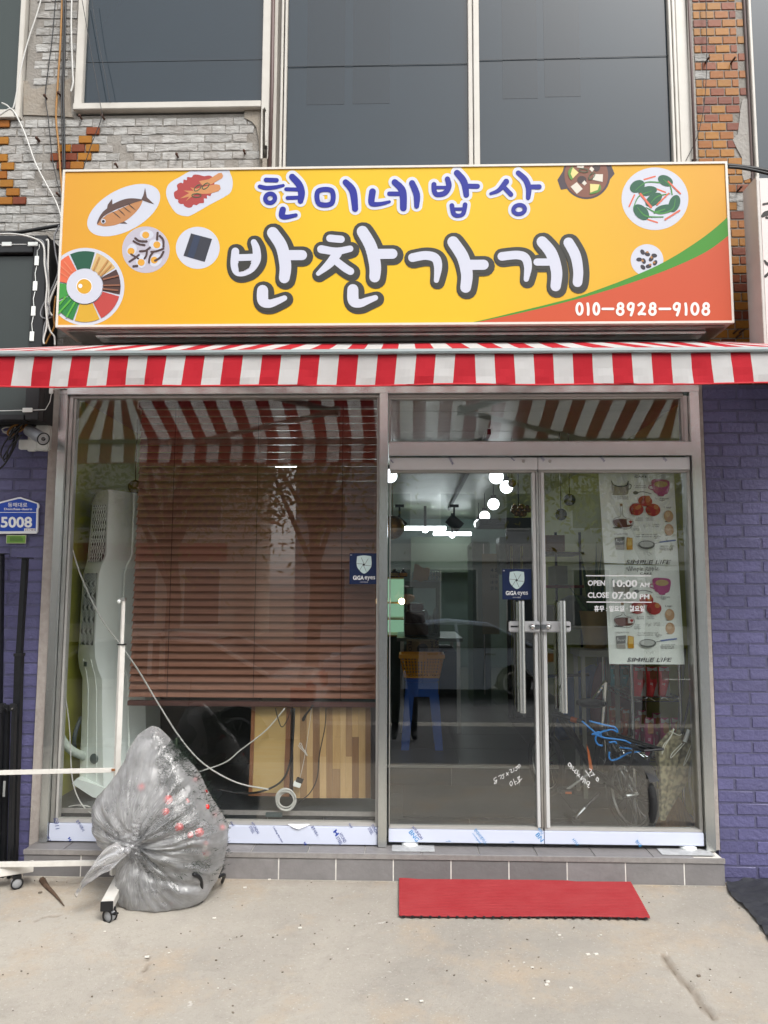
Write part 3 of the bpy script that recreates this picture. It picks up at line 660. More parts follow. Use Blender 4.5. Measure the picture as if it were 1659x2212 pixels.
def yellow():
    m = bpy.data.materials.new('yellow_print'); m.use_nodes = True; n = m.node_tree.nodes; L = m.node_tree.links; b = n['Principled BSDF']
    g = n.new('ShaderNodeNewGeometry'); s = n.new('ShaderNodeSeparateXYZ'); L.new(g.outputs['Position'], s.inputs[0])
    r = n.new('ShaderNodeMapRange'); r.inputs[1].default_value = BX0; r.inputs[2].default_value = BX1; L.new(s.outputs['X'], r.inputs[0])
    c = n.new('ShaderNodeValToRGB'); L.new(r.outputs[0], c.inputs[0]); e = c.color_ramp.elements
    e[0].color = lin('#c28b2a'); e[1].color = lin('#c28c27')
    for p, h in ((.22, '#c89a14'), (.42, '#cda80a'), (.62, '#cba60c')): x = e.new(p); x.color = lin(h)
    L.new(c.outputs[0], b.inputs['Base Color']); b.inputs['Roughness'].default_value = .55; b.inputs['Specular IOR Level'].default_value = .35
    return m
MB().box(BX0+FB, BX1-FB, YS, YS+.005, BZ0+FB, BZ1-FB).build('printed_face', yellow(), sb)
RC = (BX0+FB, BZ0+FB, BX1-FB, BZ1-FB)
def PM(h): return M('print_'+h, '#'+h, .55, spec=.35, k=.78)
Z3a = zc(200, 620, 2.0737); Z4 = zc(900, 620, 1.5082); Z5 = zc(1900, 620, 1.476)
LZ = .0005
SING = {'grill_marks': 'grill_mark', 'scallion_rings': 'scallion_ring', 'egg_whites': 'egg_white', 'yolks': 'yolk', 'beef_strips': 'beef_strip', 'sprout_lines': 'sprout', 'mushroom_lines': 'mushroom_stripe', 'cucumber_lines': 'cucumber_stripe', 'carrot_lines': 'carrot_stripe', 'carrot_sticks': 'carrot_stick', 'spinach_leaves': 'spinach_leaf', 'black_beans': 'black_bean', 'brown_bean_halves': 'bean_half'}
def pic(name, layers, Z):
    """layers: (hex, [polygon,...]) or (hex, 'stroke', pts, w); first layer gives the part, the rest are its sub-parts"""
    root = None; lev = 0
    for ly in layers:
        lev += 1; Y = YS-LZ*lev; m = MB()
        if ly[1] == 'stroke':
            for q_, (pts, w_) in enumerate(ly[2]): m.marks = getattr(m, 'marks', [])+[(len(m.v), len(m.f))]; stroke(m, pts, w_, Y-.00005*(q_ % 6), zf=Z, dY=.000008)
        else:
            for q_, pl in enumerate(ly[1]): m.marks = getattr(m, 'marks', [])+[(len(m.v), len(m.f))]; flat(m, pl, Y-.00005*(q_ % 7), Z, RC)
        if not m.v: continue
        if root: m.words(SING.get(ly[-1], ly[-1]), PM(ly[0]), root); continue
        o = m.build(name if root is None else ly[-1] if isinstance(ly[-1], str) and ly[-1] != 'stroke' else 'print', PM(ly[0]), root or sb)
        root = root or o
    return root
def S2(pts, k=5, closed=True): return [(p.x, p.y) for p in smoothpts([(x, y, 0) for x, y in pts], k, closed)]
Wp = 'ccd0dc'
pic('fish_plate_picture', [(Wp, [ell(595, 430, 325, 170, -28, 60)]),
    ('b98254', [S2([(380, 545), (430, 490), (480, 455), (520, 440), (620, 395), (740, 345), (735, 390), (690, 450), (620, 510), (540, 548), (450, 563), (400, 555)])], 'fish_belly'),
    ('5a4540', [S2([(380, 545), (385, 510), (420, 450), (460, 415), (500, 385), (560, 355), (630, 335), (700, 335), (748, 347), (680, 370), (600, 398), (500, 440), (430, 482)]), [(457, 425), (465, 385), (500, 338), (505, 385)], [(738, 345), (755, 310), (770, 248), (785, 325), (844, 382), (770, 358)], [(560, 538), (600, 522), (625, 540)]], 'fish_back'),
    ('3a3535', 'stroke', [([(505, 443), (540, 470), (571, 497)], [3, 7, 2]), ([(552, 423), (580, 448), (606, 474)], [3, 7, 2]), ([(588, 400), (620, 425), (653, 450)], [3, 7, 2]), ([(628, 373), (660, 402), (691, 428)], [3, 7, 2])], 'grill_marks'),
    (Wp, [ell(429, 521, 19, 19)], 'eye'), ('2c2c36', [ell(429, 521, 12, 12)], 'pupil')], Z3a)
pic('kimchi_plate_picture', [(Wp, [S2([(942, 300), (950, 240), (985, 198), (1060, 155), (1150, 105), (1270, 60), (1440, 95), (1465, 130), (1483, 180), (1485, 230), (1470, 280), (1430, 315), (1300, 385), (1150, 470), (1100, 479), (1050, 468), (1010, 440), (965, 370)])]),
    ('a8403e', [S2([(1005, 300), (1010, 280), (1035, 262), (1030, 225), (1060, 205), (1080, 210), (1085, 180), (1110, 185), (1115, 160), (1150, 162), (1165, 142), (1200, 140), (1240, 150), (1255, 152), (1300, 148), (1330, 175), (1335, 230), (1310, 300), (1300, 315), (1275, 310), (1275, 335), (1250, 335), (1250, 370), (1215, 375), (1190, 390), (1165, 385), (1150, 405), (1120, 410), (1090, 395), (1082, 380), (1060, 380), (1040, 365), (1040, 345), (1015, 335)], 3)], 'kimchi'),
    ('c98a58', [[(1210, 193), (1290, 178), (1370, 128), (1395, 125), (1408, 150), (1400, 168), (1310, 220), (1235, 225)], [(1190, 255), (1260, 235), (1350, 218), (1380, 225), (1387, 255), (1370, 275), (1300, 295), (1240, 298), (1190, 290), (1100, 358), (1130, 320), (1055, 335), (1130, 290), (1085, 270), (1165, 272), (1140, 245)]], 'radish'),
    ('2f5b40', 'stroke', [(ell(1200, 248, 34, 17, -40, 12), 7), (ell(1265, 233, 34, 17, -40, 12), 7), (ell(1190, 310, 38, 15, 0, 12), 7)], 'scallion_rings')], Z3a)
pic('nori_plate_picture', [(Wp, [ell(1200, 738, 179, 172)]), ('33353f', [[(1145, 620), (1317, 665), (1257, 853), (1083, 803)]], 'nori'), ('2f3a52', [[(1175, 628), (1225, 641), (1165, 826), (1113, 811)]], 'nori_fold')], Z3a)
eggs = [(783, 630, 57, 40, 0, 775, 633), (857, 712, 56, 42, 15, 866, 713), (660, 755, 40, 52, 25, 655, 765), (736, 848, 42, 55, -5, 738, 857), (858, 840, 58, 44, -50, 845, 838)]
pic('egg_plate_picture', [('bcb8c4', [ell(776, 753, 194, 190)]), (Wp, [ell(a, b, c, d, e, 24) for a, b, c, d, e, _, _ in eggs], 'egg_whites'), ('dca23a', [ell(f, g_, 29, 28, 0, 18) for *_, f, g_ in eggs], 'yolks'),
    ('4a3736', 'stroke', [([(872, 615), (868, 670)], 18), ([(890, 640), (918, 675), (920, 728)], 18), ([(690, 660), (725, 682), (782, 685)], 18), ([(675, 682), (715, 705), (765, 715)], 16), ([(728, 765), (775, 760), (810, 735)], 16), ([(785, 765), (780, 800), (765, 825)], 16), ([(920, 745), (860, 765), (820, 770)], 16), ([(838, 770), (810, 810), (802, 858)], 16), ([(920, 770), (895, 815), (852, 842)], 18), ([(655, 790), (690, 810), (715, 825)], 14), ([(720, 795), (680, 825), (642, 850)], 16), ([(675, 888), (705, 885)], 18)], 'beef_strips')], Z3a)
def seg(a0, a1, r0=148, r1=290, cx=280, cy=1054):
    n = 8; A = [a0+(a1-a0)*i/n for i in range(n+1)]; f = lambda r, t: (cx+r*cos(radians(t)), cy+r*1.0*sin(radians(t)))
    return [f(r1, t) for t in A]+[f(r0, t) for t in A[::-1]]
pic('rice_bowl_picture', [(Wp, [ell(283, 1055, 318, 317, 0, 70)]),
    ('1f5540', [seg(-115, -74)], 'spinach'), ('d2b277', [seg(-71, -32)], 'sprouts'), ('4c3531', [seg(-29, 13)], 'mushroom'), ('b8443f', [seg(16, 63)], 'red_pepper'), ('d2a62f', [seg(66, 107)], 'egg_strips'), ('2a7d3e', [seg(110, 150)], 'cucumber'), ('3c9440', [seg(153, 188)], 'green_leaves'), ('dd6a48', [seg(191, 242)], 'carrot'),
    ('bc8c52', 'stroke', [([(395, 818), (340, 940)], 14), ([(465, 842), (385, 955)], 14), ([(492, 878), (408, 965)], 14)], 'sprout_lines'), ('8a5b45', 'stroke', [([(430, 995), (552, 965)], 13), ([(430, 1045), (560, 1042)], 13), ([(425, 1072), (545, 1085)], 13)], 'mushroom_lines'),
    ('58ac3c', 'stroke', [([(120, 1140), (75, 1195)], 14), ([(160, 1165), (65, 1270)], 14), ([(195, 1185), (130, 1300)], 14)], 'cucumber_lines'), ('e58460', 'stroke', [([(110, 850), (175, 930)], 10), ([(85, 890), (165, 960)], 10), ([(80, 940), (150, 985)], 8)], 'carrot_lines'),
    (Wp, [ell(275, 1053, 147, 142)], 'egg_white'), ('f2f2f4', [ell(273, 1053, 66, 66)], 'yolk_rim'), ('d8a42a', [ell(273, 1053, 60, 60)], 'yolk'), ('f0f0f0', [ell(241, 1049, 17, 17)], 'yolk_glint')], Z3a)
pic('stew_pot_picture', [('463a42', [ell(604, 103, 139, 139, 0, 50), [(470, 75), (435, 130), (455, 188), (500, 180)], [(745, 40), (768, 95), (738, 130), (715, 60)]]), ('80503f', [ell(603, 103, 127, 129, 0, 50)], 'broth'),
    ('3d2c2c', [ell(577, 130, 27, 23)], 'mushroom'), ('3d2c2d', [ell(662, 55, 22, 26)], 'mushroom'), ('dcd6c8', [[(548, 143), (582, 183), (548, 212), (512, 170)], [(650, 97), (700, 97), (698, 142), (640, 130)], [(592, 133), (607, 150), (592, 163), (577, 150)], [(632, 52), (650, 68), (637, 84), (620, 68)], [(556, 30), (600, 30), (585, 62), (548, 58)]], 'tofu'),
    ('5a8c3a', [S2([(525, 52), (500, 75), (498, 100), (515, 130), (530, 112), (518, 90)]), S2([(683, 157), (688, 185), (665, 205), (622, 212), (640, 195), (668, 180)])], 'squash_skin'), ('e2d48a', [[(525, 58), (558, 88), (525, 122), (512, 95)], [(625, 153), (680, 157), (670, 188), (625, 205)]], 'squash'),
    ('2b5a3c', 'stroke', [(ell(588, 75, 26, 10, 5, 12), 4), (ell(636, 108, 24, 12, -50, 12), 4)], 'scallion_rings')], Z5)
leaf = lambda cx, cy, a, b, t: ell(cx, cy, a, b, t, 24)
pic('greens_plate_picture', [(Wp, [ell(1002, 240, 194, 182, 0, 60)]), ('d96a50', 'stroke', [([(940, 128), (1003, 110)], 9), ([(1012, 183), (1062, 202)], 9), ([(883, 218), (852, 285)], 9), ([(960, 360), (1016, 378)], 9)], 'carrot_sticks'),
    ('1d5a40', [leaf(900, 168, 46, 34, -30), leaf(960, 195, 55, 28, -10), leaf(1063, 135, 46, 30, 25), leaf(1115, 268, 52, 32, -70), leaf(922, 318, 55, 36, 45), leaf(995, 245, 55, 32, -35), leaf(1060, 300, 60, 26, -10)], 'spinach_leaves'),
    ('3f8a3c', 'stroke', [([(890, 190), (950, 145), (1030, 145)], [3, 6, 8]), ([(1050, 125), (1090, 165), (1102, 215)], [3, 6, 7]), ([(1120, 240), (1105, 300), (1030, 325), (950, 290)], [3, 6, 9, 4]), ([(900, 290), (950, 340), (1050, 345)], [3, 8, 6]), ([(980, 262), (1020, 225), (1090, 210)], [3, 6, 5]), ([(985, 195), (910, 225), (878, 290)], [3, 6, 5]), ([(1000, 320), (1060, 300)], [12, 6])], 'spinach_stem'),
    ('d96a50', 'stroke', [([(918, 212), (980, 288)], 13), ([(1082, 208), (1015, 275)], 9), ([(1080, 140), (1150, 210)], 9), ([(1145, 308), (1062, 360)], 10)], 'carrot_sticks')], Z5)
pic('bean_plate_picture', [(Wp, [ell(956, 597, 95, 93, 0, 44)]), ('2a2632', [ell(x, y, 17, 12, t, 14) for x, y, t in ((930, 550, 60), (958, 562, 20), (998, 570, 10), (980, 590, -50), (910, 593, 0), (937, 602, 70), (1003, 612, -60), (932, 638, 45), (965, 632, -10))], 'black_beans'), ('b0793f', [ell(x, y, 8, 6, t, 10) for x, y, t in ((958, 550, 0), (982, 580, 60), (930, 600, 50), (975, 622, 0), (997, 610, 0))], 'brown_bean_halves')], Z5)
up_ = S2([(-140, 975), (0, 945), (200, 897), (400, 848), (600, 793), (900, 680), (1100, 583), (1300, 452), (1440, 333)], 5, False); lo_ = S2([(1440, 445), (1300, 548), (1100, 642), (900, 716), (700, 780), (500, 836), (250, 897), (0, 950), (-140, 977)], 5, False)
m = MB()
for a_, b_ in zip(range(len(up_)-1), range(len(up_)-1)): pass
flat(m, up_+lo_, YS-.0045, Z5, RC); m.build('green_swoosh_print', PM('3b8c1e'), sb)
m = MB(); flat(m, lo_[::-1]+[(1480, 1000), (-140, 1000)], YS-.005, Z5, RC); m.build('orange_corner_print', PM('c44c24'), sb)
# lettering: strokes as drawn on the board
blue = [([[(222, 133), (285, 135)], 27], Z4), ([[(185, 172), (225, 181), (275, 177), (325, 166)], [24, 26, 24, 18]], Z4), ([[(378, 115), (418, 160), (433, 210), (427, 258)], [38, 42, 42, 34]], Z4), ([[(342, 188), (415, 190)], 23], Z4), ([[(350, 240), (415, 238)], 23], Z4), ([[(322, 310), (317, 345), (345, 353), (400, 342)], [38, 36, 28, 22]], Z4),
    ([[(695, 147), (738, 200), (752, 305)], [36, 44, 36]], Z4), ([[(855, 203), (848, 262), (862, 277), (905, 275), (955, 263)], [40, 38, 30, 24, 18]], Z4), ([[(955, 215), (1020, 216)], 27], Z4), ([[(987, 147), (1033, 200), (1038, 300)], [38, 44, 40]], Z4), ([[(1090, 152), (1117, 220), (1117, 288)], [36, 40, 30]], Z4),
    ([[(1220, 160), (1222, 200), (1240, 220), (1285, 210), (1308, 170), (1300, 128)], [30, 30, 30, 32, 34, 32]], Z4), ([[(1230, 178), (1300, 178)], 20], Z4), ([[(1357, 92), (1398, 145), (1412, 222)], [38, 42, 34]], Z4), ([[(1410, 170), (1478, 171)], 30], Z4), ([[(1326, 285), (1338, 335), (1370, 345), (1395, 330), (1405, 280)], [28, 28, 24, 26, 28]], Z4), ([[(1335, 306), (1400, 306)], 20], Z4),
    ([[(138, 140), (95, 190), (48, 210)], [34, 26, 18]], Z5), ([[(118, 165), (165, 215)], [26, 28]], Z5), ([[(208, 90), (250, 130), (268, 180), (265, 235)], [30, 34, 34, 26]], Z5), ([[(270, 171), (330, 170)], 28], Z5)]
bring = [(ell(247, 242, 29, 27, -25, 12), 26, Z4), ([(532, 200), (612, 197), (612, 272), (537, 274)], 30, Z4), (ell(213, 302, 34, 26, -10, 12), 24, Z5)]
white = [([[(40, 558), (36, 640), (60, 682), (125, 665), (165, 610), (165, 545), (150, 503)], [46, 48, 48, 48, 50, 46, 36]], Z4), ([[(60, 595), (150, 592)], 40], Z4), ([[(262, 447), (315, 530), (337, 640), (331, 715)], [68, 72, 70, 64]], Z4), ([[(345, 580), (436, 580)], 60], Z4), ([[(202, 790), (205, 850), (240, 868), (285, 855), (332, 835)], [66, 66, 50, 42, 32]], Z4),
    ([[(602, 480), (668, 486)], 44], Z4), ([[(550, 545), (640, 557), (722, 542)], [48, 44, 38]], Z4), ([[(645, 570), (600, 630), (532, 690)], [56, 50, 26]], Z4), ([[(632, 610), (690, 655), (724, 676)], [44, 46, 44]], Z4), ([[(795, 440), (845, 530), (870, 640), (868, 710)], [68, 72, 70, 64]], Z4), ([[(880, 573), (973, 572)], 60], Z4), ([[(738, 785), (742, 850), (780, 866), (825, 850), (872, 833)], [66, 66, 50, 42, 32]], Z4),
    ([[(1092, 595), (1170, 582), (1228, 598), (1244, 650), (1234, 730)], [52, 52, 54, 48, 30]], Z4), ([[(1333, 502), (1390, 590), (1415, 690), (1408, 772)], [68, 72, 70, 64]], Z4), ([[(1420, 638), (1515, 637)], 60], Z4),
    ([[(112, 575), (200, 567), (248, 583), (264, 635), (254, 708)], [50, 50, 52, 46, 30]], Z5), ([[(317, 608), (400, 608)], 42], Z5), ([[(346, 490), (400, 558), (430, 660), (425, 748)], [64, 68, 66, 60]], Z5), ([[(500, 495), (540, 570), (556, 660), (552, 725)], [60, 62, 58, 56]], Z5)]
def letters(strokes, rings, grow, Y, name, mat, dx=0, dy=0, step=.00022):
    m = MB()
    for i, ((pts, w_), Z) in enumerate(strokes): stroke(m, pts, w_, Y-step*(i % 5), grow=grow, zf=Z, dx=dx, dy=dy, dY=.000004)
    for pts, w_, Z in rings: stroke(m, pts, w_, Y-step*2, grow=grow, zf=Z, closed=True, dY=.000002)
    return m.build(name, mat, sb)
letters(blue, bring, 19, YS-.0010, 'lettering_outline', PM('d6d9e4'))
for a_, b_, rg in ((0, 1, []), (1, 2, []), (0, 0, bring[:1]), (2, 5, []), (5, 6, []), (0, 0, bring[1:2]), (6, 7, []), (7, 8, []), (8, 10, []), (10, 11, []), (11, 13, []), (13, 15, []), (15, 17, []), (17, 19, []), (19, 21, []), (0, 0, bring[2:])): letters(blue[a_:b_], rg, 0, YS-.0032, 'blue_letter', PM('101e90'))
m = MB(); flat(m, S2([(556, 232), (568, 230), (568, 262), (558, 262)], 3), YS-.0045, Z4); m.build('lettering_outline', PM('d6d9e4'), sb)
letters(white, [], 30, YS-.0012, 'lettering_outline', PM('34342f'), 7, 8); letters(white, [], 21, YS-.0024, 'lettering_outline', PM('34342f'), 0, 0); [letters(white[a_:b_], [], 0, YS-.0040, 'white_letter', PM('cdd1df')) for a_, b_ in ((0, 2), (2, 4), (4, 5), (5, 6), (6, 9), (9, 11), (11, 12), (12, 13), (13, 15), (15, 16), (16, 18), (18, 19))]
m = MB(); flat(m, [(55, 628), (136, 624), (122, 655), (90, 672), (62, 678)], YS-.0062, Z4); m.build('lettering_outline', PM('34342f'), sb)
DG = {'0': [('r', ell(.5, .5, .36, .42, 0, 10))], '1': [('s', [(.42, .1), (.55, .5), (.52, .93)])], '8': [('r', ell(.52, .28, .27, .2, 0, 10)), ('r', ell(.48, .7, .34, .24, 0, 10))], '9': [('r', ell(.45, .32, .32, .24, -15, 10)), ('s', [(.78, .15), (.72, .55), (.5, .98)])],
      '2': [('s', [(.15, .22), (.5, .08), (.78, .28), (.55, .6), (.18, .9), (.4, .86), (.85, .9)])], '-': [('s', [(.05, .5), (.95, .5)])]}
m = MB(); X = 535; i = 0
for ch, w_ in zip('010-8928-9108', (55, 40, 52, 78, 62, 58, 62, 60, 78, 60, 38, 62, 62)):
    for ty, pts in DG[ch]:
        q = [(X+6+p[0]*(w_-10), 842+p[1]*76) for p in pts]; i += 1
        stroke(m, q, 15 if ch != '-' else 14, YS-.0062-.0002*(i % 3), zf=Z5, closed=ty == 'r', dY=.000002)
    X += w_+2.2
m.build('phone_number', PM('f0efe8'), sb)
# under the board: reflecting strips and the roller housing
m = MB(); m.box(-1.86, 1.70, -.26, -.03, 3.008, 3.016); m.build('bottom_flange', STEELD, sb)
rb = thing('roller_cassette', 'long aluminium awning roller housing tucked under the signboard', 'awning housing', (0, -.12, 2.9))
MB().box(-1.72, 1.62, -.22, -.03, 2.990, 3.003).build('cover', STEEL, rb, bevel=.004)
MB().box(-1.74, 1.64, -.11, -.02, 2.90, 2.985).build('housing', STEELD, rb, bevel=.006)
MB().tube([(-1.7, -.15, 2.925), (1.6, -.15, 2.925)], .030, 16).build('roller', ALU, rb, smooth=True)

# ================================================================== awning
aw = thing('awning', 'red and white striped retractable awning with hanging valance above the shopfront', 'awning', (0, -.5, 2.8))
def fabric(name, c):
    m = M(name, c, .8, var=.22, vs=1.6, c2='#a3a09c' if 'white' in name else '#8c1c26', bump=.12, bs=500, spec=.2)
    b = m.node_tree.nodes['Principled BSDF']; L = m.node_tree.links; tl = m.node_tree.nodes.new('ShaderNodeBsdfTranslucent'); tl.inputs[0].default_value = lin(c)
    mx = m.node_tree.nodes.new('ShaderNodeMixShader'); mx.inputs[0].default_value = .45 if 'white' in name else .14; out = m.node_tree.nodes['Material Output']
    L.new(b.outputs[0], mx.inputs[1]); L.new(tl.outputs[0], mx.inputs[2]); L.new(mx.outputs[0], out.inputs[0]); return m
RED, WHT = fabric('red_fabric', '#ac1f2b'), fabric('white_fabric', '#dfdedd')
YB = -1.0; SW = .0852; AX0, AX1 = -2.85, 2.75
x_ref = at(473/1.659/1.8228, 780, YB).x      # a white-to-red seam read off the photo
n0 = int(math.floor((AX0-x_ref)/SW)); n1 = int(math.ceil((AX1-x_ref)/SW))
zt, zb_, zv = 2.652, 2.636, 2.497
rx0, rx1 = -1.74, 1.66
def stripe_idx(i): return 0 if i % 2 == 0 else 1
m = MB()
for i in range(n0, n1):
    xa, xb = x_ref+i*SW, x_ref+(i+1)*SW
    for k in range(6):
        u0, u1 = k/6, (k+1)/6
        def pt(x, u):
            s = (x-AX0)/(AX1-AX0); xr = x if rx0 < x < rx1 else (rx0 if x < 0 else rx1); X = xr+(x-xr)*u
            return (X, -.15+(YB+.15)*u, 2.968+(zt-2.968)*u-.006*sin(pi*u)+.006*sin(x*7)*sin(pi*u))
        m.add([pt(xa, u0), pt(xb, u0), pt(xb, u1), pt(xa, u1)], [(0, 1, 2, 3)], stripe_idx(i))
m.build('canopy', [RED, WHT], aw)
m = MB()
for i in range(n0, n1):
    for k in range(4):
        for q in range(4):
            def pt(u, v):
                x = x_ref+(i+u)*SW; return (x-.012*v*(1 if x < .3 else -.3)*1, YB-.006-.012*v*(.6+.6*sin(x*5.3)+.4*sin(x*13+v*2)+.8*noise.noise((x*5, v*1.5, 4))+.5*noise.noise((x*16, v*3, 9))), zb_+(zv-zb_)*v+.002*sin(x*9))
            u0, u1, v0, v1 = k/4, (k+1)/4, q/4, (q+1)/4
            m.add([pt(u0, v0), pt(u1, v0), pt(u1, v1), pt(u0, v1)], [(0, 1, 2, 3)], stripe_idx(i))
m.build('valance', [RED, WHT], aw, smooth=True)
MB().grid(lambda u, v: (AX0+(AX1-AX0)*u, YB-.008-.012*(.6+.6*sin((AX0+(AX1-AX0)*u)*5.3))-.003*sin(2*pi*v), zv-.002+.004*cos(2*pi*v)+.002*sin((AX0+(AX1-AX0)*u)*9)), 120, 6).build('hem', M('red_hem', '#b8202a', .7), aw, smooth=True)
MB().box(AX0, AX1, YB-.022, YB+.03, zb_-.001, zt+.004).box(AX0, AX1, YB-.026, YB-.02, zb_+.004, zb_+.010).build('front_bar', M('bar_aluminium', '#a9b2b3', .35, .5, var=.1, vs=4), aw, bevel=.002)
for sx, ex, fx in ((-1.3, -.45, -1.45), (1.05, .35, 1.25)):
    a_, b_, c_ = Vector((sx, -.12, 2.86)), Vector((ex, -.50, 2.74)), Vector((fx, YB+.02, 2.645))
    arm = MB().bar(a_, b_, .045, .03).build('folding_arm', ALU, aw, bevel=.003); MB().bar(b_, c_, .04, .026).build('folding_arm', ALU, aw, bevel=.003); MB().tube([b_-Vector((0, 0, .03)), b_+Vector((0, 0, .03))], .028, 12).build('arm_joint', STEELD, aw, smooth=True)
    MB().box(sx-.05, sx+.05, -.14, -.02, 2.80, 2.874).build('arm_bracket', ALU, aw)

# ================================================================== neighbour's black light box (left)
lb = thing('light_box', 'unfinished black light box with its front off and white LED modules, at the left edge', 'sign', (-2.6, -.15, 2.45))
YL = -.20
def X_(px, py, Y): return at(px, py, Y).x
lx1 = X_(97, 620, YL)
lz1 = at(60, 508, YL).z
MB().box(-3.3, lx1, YL+.06, -.03, 2.53, lz1).build('case', M('box_black', '#141517', .55, var=.3, vs=5, c2='#23262a'), lb)
for x0, x1, z0, z1 in ((lx1-.075, lx1, 2.53, lz1), (-3.3, lx1-.08, lz1-.10, lz1), (-3.3, lx1-.08, 2.53, 2.56)): MB().box(x0, x1, YL, YL+.058, z0, z1).build('rim', M('rim_black', '#1b1c1e', .5), lb, bevel=.003)
MB().box(-3.3, lx1-.09, YL+.03, YL+.058, 2.565, lz1-.11).build('back_panel', M('panel_grey', '#2f3635', .4, var=.2, vs=2), lb)
Zn = zc(0, 400, 2.011)
led = MB().box(-.012, .012, -.006, 0, -.028, .028).build('x', WPL, bevel=.002); ledm = led.data; bpy.data.objects.remove(led)
mods = [(293, 1262), (280, 1462), (266, 1660), (254, 1860)]; pr = None
for x, y in mods:
    p = at(*Zn(x, y), YL-.001); inst(ledm, 'led_module', lb, p)
    if pr: MB().tube([pr+Vector((0, 0, -.03)), pr.lerp(p, .5)+Vector((-.004, -.004, 0)), p+Vector((0, 0, .03))], .0022, 5).build('led_wire', WPL, lb)
    pr = p
for x in (262, 55, -150): inst(ledm, 'led_module', lb, at(*Zn(x, 1130), YL-.001), (0, pi/2, 0))
MB().tube([at(*Zn(x, y), YL-.001) for x, y in ((310, 1132), (312, 1160), (296, 1180), (294, 1225))], .0022, 5).build('led_wire', WPL, lb)
MB().tube([at(*Zn(x, 1130), YL-.0005) for x in (210, -200)], .0022, 5).build('led_wire', WPL, lb)
p = at(112, 845, -.201); inst(ledm, 'led_module', lb, at(111.5, 840, YL-.001)); inst(ledm, 'led_module', lb, at(60, 886, YL-.001), (0, pi/2, 0))
MB().tube([at(111, 850, YL-.001), at(108, 868, YL-.001), at(98, 885, YL-.001), at(70, 886, YL-.001)], .0022, 5).build('led_wire', WPL, lb)
MB().tube([at(50, 886, YL-.001), at(-20, 888, YL-.001)], .0022, 5).build('led_wire', WPL, lb)
sh = thing('shutter_box', 'black louvred shutter housing under the light box at the left edge', 'shutter', (-2.6, -.05, 2.4))
x1_ = X_(80, 880, -.06)
for k in range(4): MB().box(-3.3, x1_+.02*(3-k)*.4, -.10+.008*k, -.02, 2.72-.045*(k+1)*1.0-.02, 2.72-.045*k-.024).build('louvre', DARK, sh, bevel=.004)
tag(MB().box(-3.3, at(92, 905, -.03).x, -.04, -.001, at(50, 912, -.03).z, at(50, 850, -.03).z).build('dark_board', DARK, origin=(-3, 0, 2.5)), 'flat black board behind the louvred housing', 'board')

# ================================================================== neighbour's white sign (right)
ns = thing('light_box', 'white light box sign with black brush lettering cut off by the right edge', 'sign', (2.3, -.3, 2.8))
YN = -.42
xa = at(1641, 560, YN).x; za = at(1650, 384, YN).z
MB().box(xa, 3.6, YN, -.27, 2.70, za).build('case', M('sign_white', '#bfbcb9', .4, var=.12, vs=6), ns, bevel=.004)
MB().box(xa-.004, xa+.012, YN-.012, -.272, 2.695, za+.004).build('side_frame', M('sign_side', '#bcb7b1', .4, var=.15, vs=8), ns, bevel=.002)
MB().box(xa+.3, xa+.36, -.27, .01, 2.9, 2.96).build('bracket', STEELD, ns)
MB().box(xa+.014, 3.6, YN-.010, YN-.002, 2.72, za-.02).build('printed_face', M('sign_cream', '#c8c1be', .5, var=.25, vs=4, c2='#e4c6bf'), ns)
m = MB(); Zs = zc(1900, 620, 1.476)
for pts, w_ in (([(1632, 272), (1680, 262)], 12), ([(1628, 340), (1650, 325), (1700, 318)], [18, 30, 22]), ([(1650, 350), (1700, 352)], 14), ([(1640, 600), (1660, 620), (1700, 610)], [10, 20, 26]), ([(1645, 690), (1700, 640)], 16), ([(1740, 300), (1745, 420)], 20)): stroke(m, pts, w_, YN-.0115, zf=Zs, dY=.00002)
m.build('brush_lettering', PM('2b2725'), ns)

# ================================================================== address plaque, CCTV, cables
Zp = zc(0, 1900, 1.8433); YP = -.012
pq = thing('address_plaque', 'blue and white house shaped address plate numbered 5008 on the purple bricks', 'sign', at(40, 1150, -.01))
out = [(-40, 150), (128, 108), (150, 106), (275, 148), (283, 165), (282, 180), (275, 190), (271, 355), (262, 370), (-40, 372)]
q = P3([Zp(x, y) for x, y in out], YP-.008); MB().prism([(v.x, YP-.008, v.z) for v in q], (0, .012, 0)).build('plate', M('plaque_white', '#e9ebee', .3), pq)
ins = [(-30, 160), (130, 119), (150, 118), (268, 155), (270, 180), (264, 190), (259, 352), (-30, 354)]
m = MB(); flat(m, [Zp(x, y) for x, y in ins], YP-.0085); m.build('blue_face', M('plaque_blue', '#1c49b4', .3), pq)
m = MB(); c = lambda x0, y0, x1, y1, s, b_: text(m, s, *Zp(x0, y0), *Zp(x1, y1), YP-.0092, b_)
c(57, 146, 198, 178, '동해대로', .01); c(30, 184, 233, 205, 'Donghae-daero', .02); c(5, 248, 233, 328, '5008', .03)
a_ = at(*Zp(-30, 215), YP-.009); b_ = at(*Zp(262, 219), YP-.009); m.box(a_.x, b_.x, YP-.0092, YP-.0088, b_.z, a_.z)
a_ = at(*Zp(176, 333), YP-.009); b_ = at(*Zp(256, 352), YP-.009); m.box(a_.x, b_.x, YP-.0092, YP-.0088, b_.z, a_.z); m.build('lettering', INKW, pq)
m = MB(); text(m, '25785', *Zp(182, 336), *Zp(252, 349), YP-.0096, .01, spacing=1.3); m.build('small_number', M('maroon_ink', '#5a2a30', .5), pq)
gp = thing('name_plate', 'small green plate fixed below the blue address plate', 'plate', at(34, 1165, -.01))
m = MB(); pbox(m, *Zp(45, 381), *Zp(187, 442), -.014, .006); m.build('rim', M('plate_cream', '#c8cfa8', .4), gp, bevel=.001)
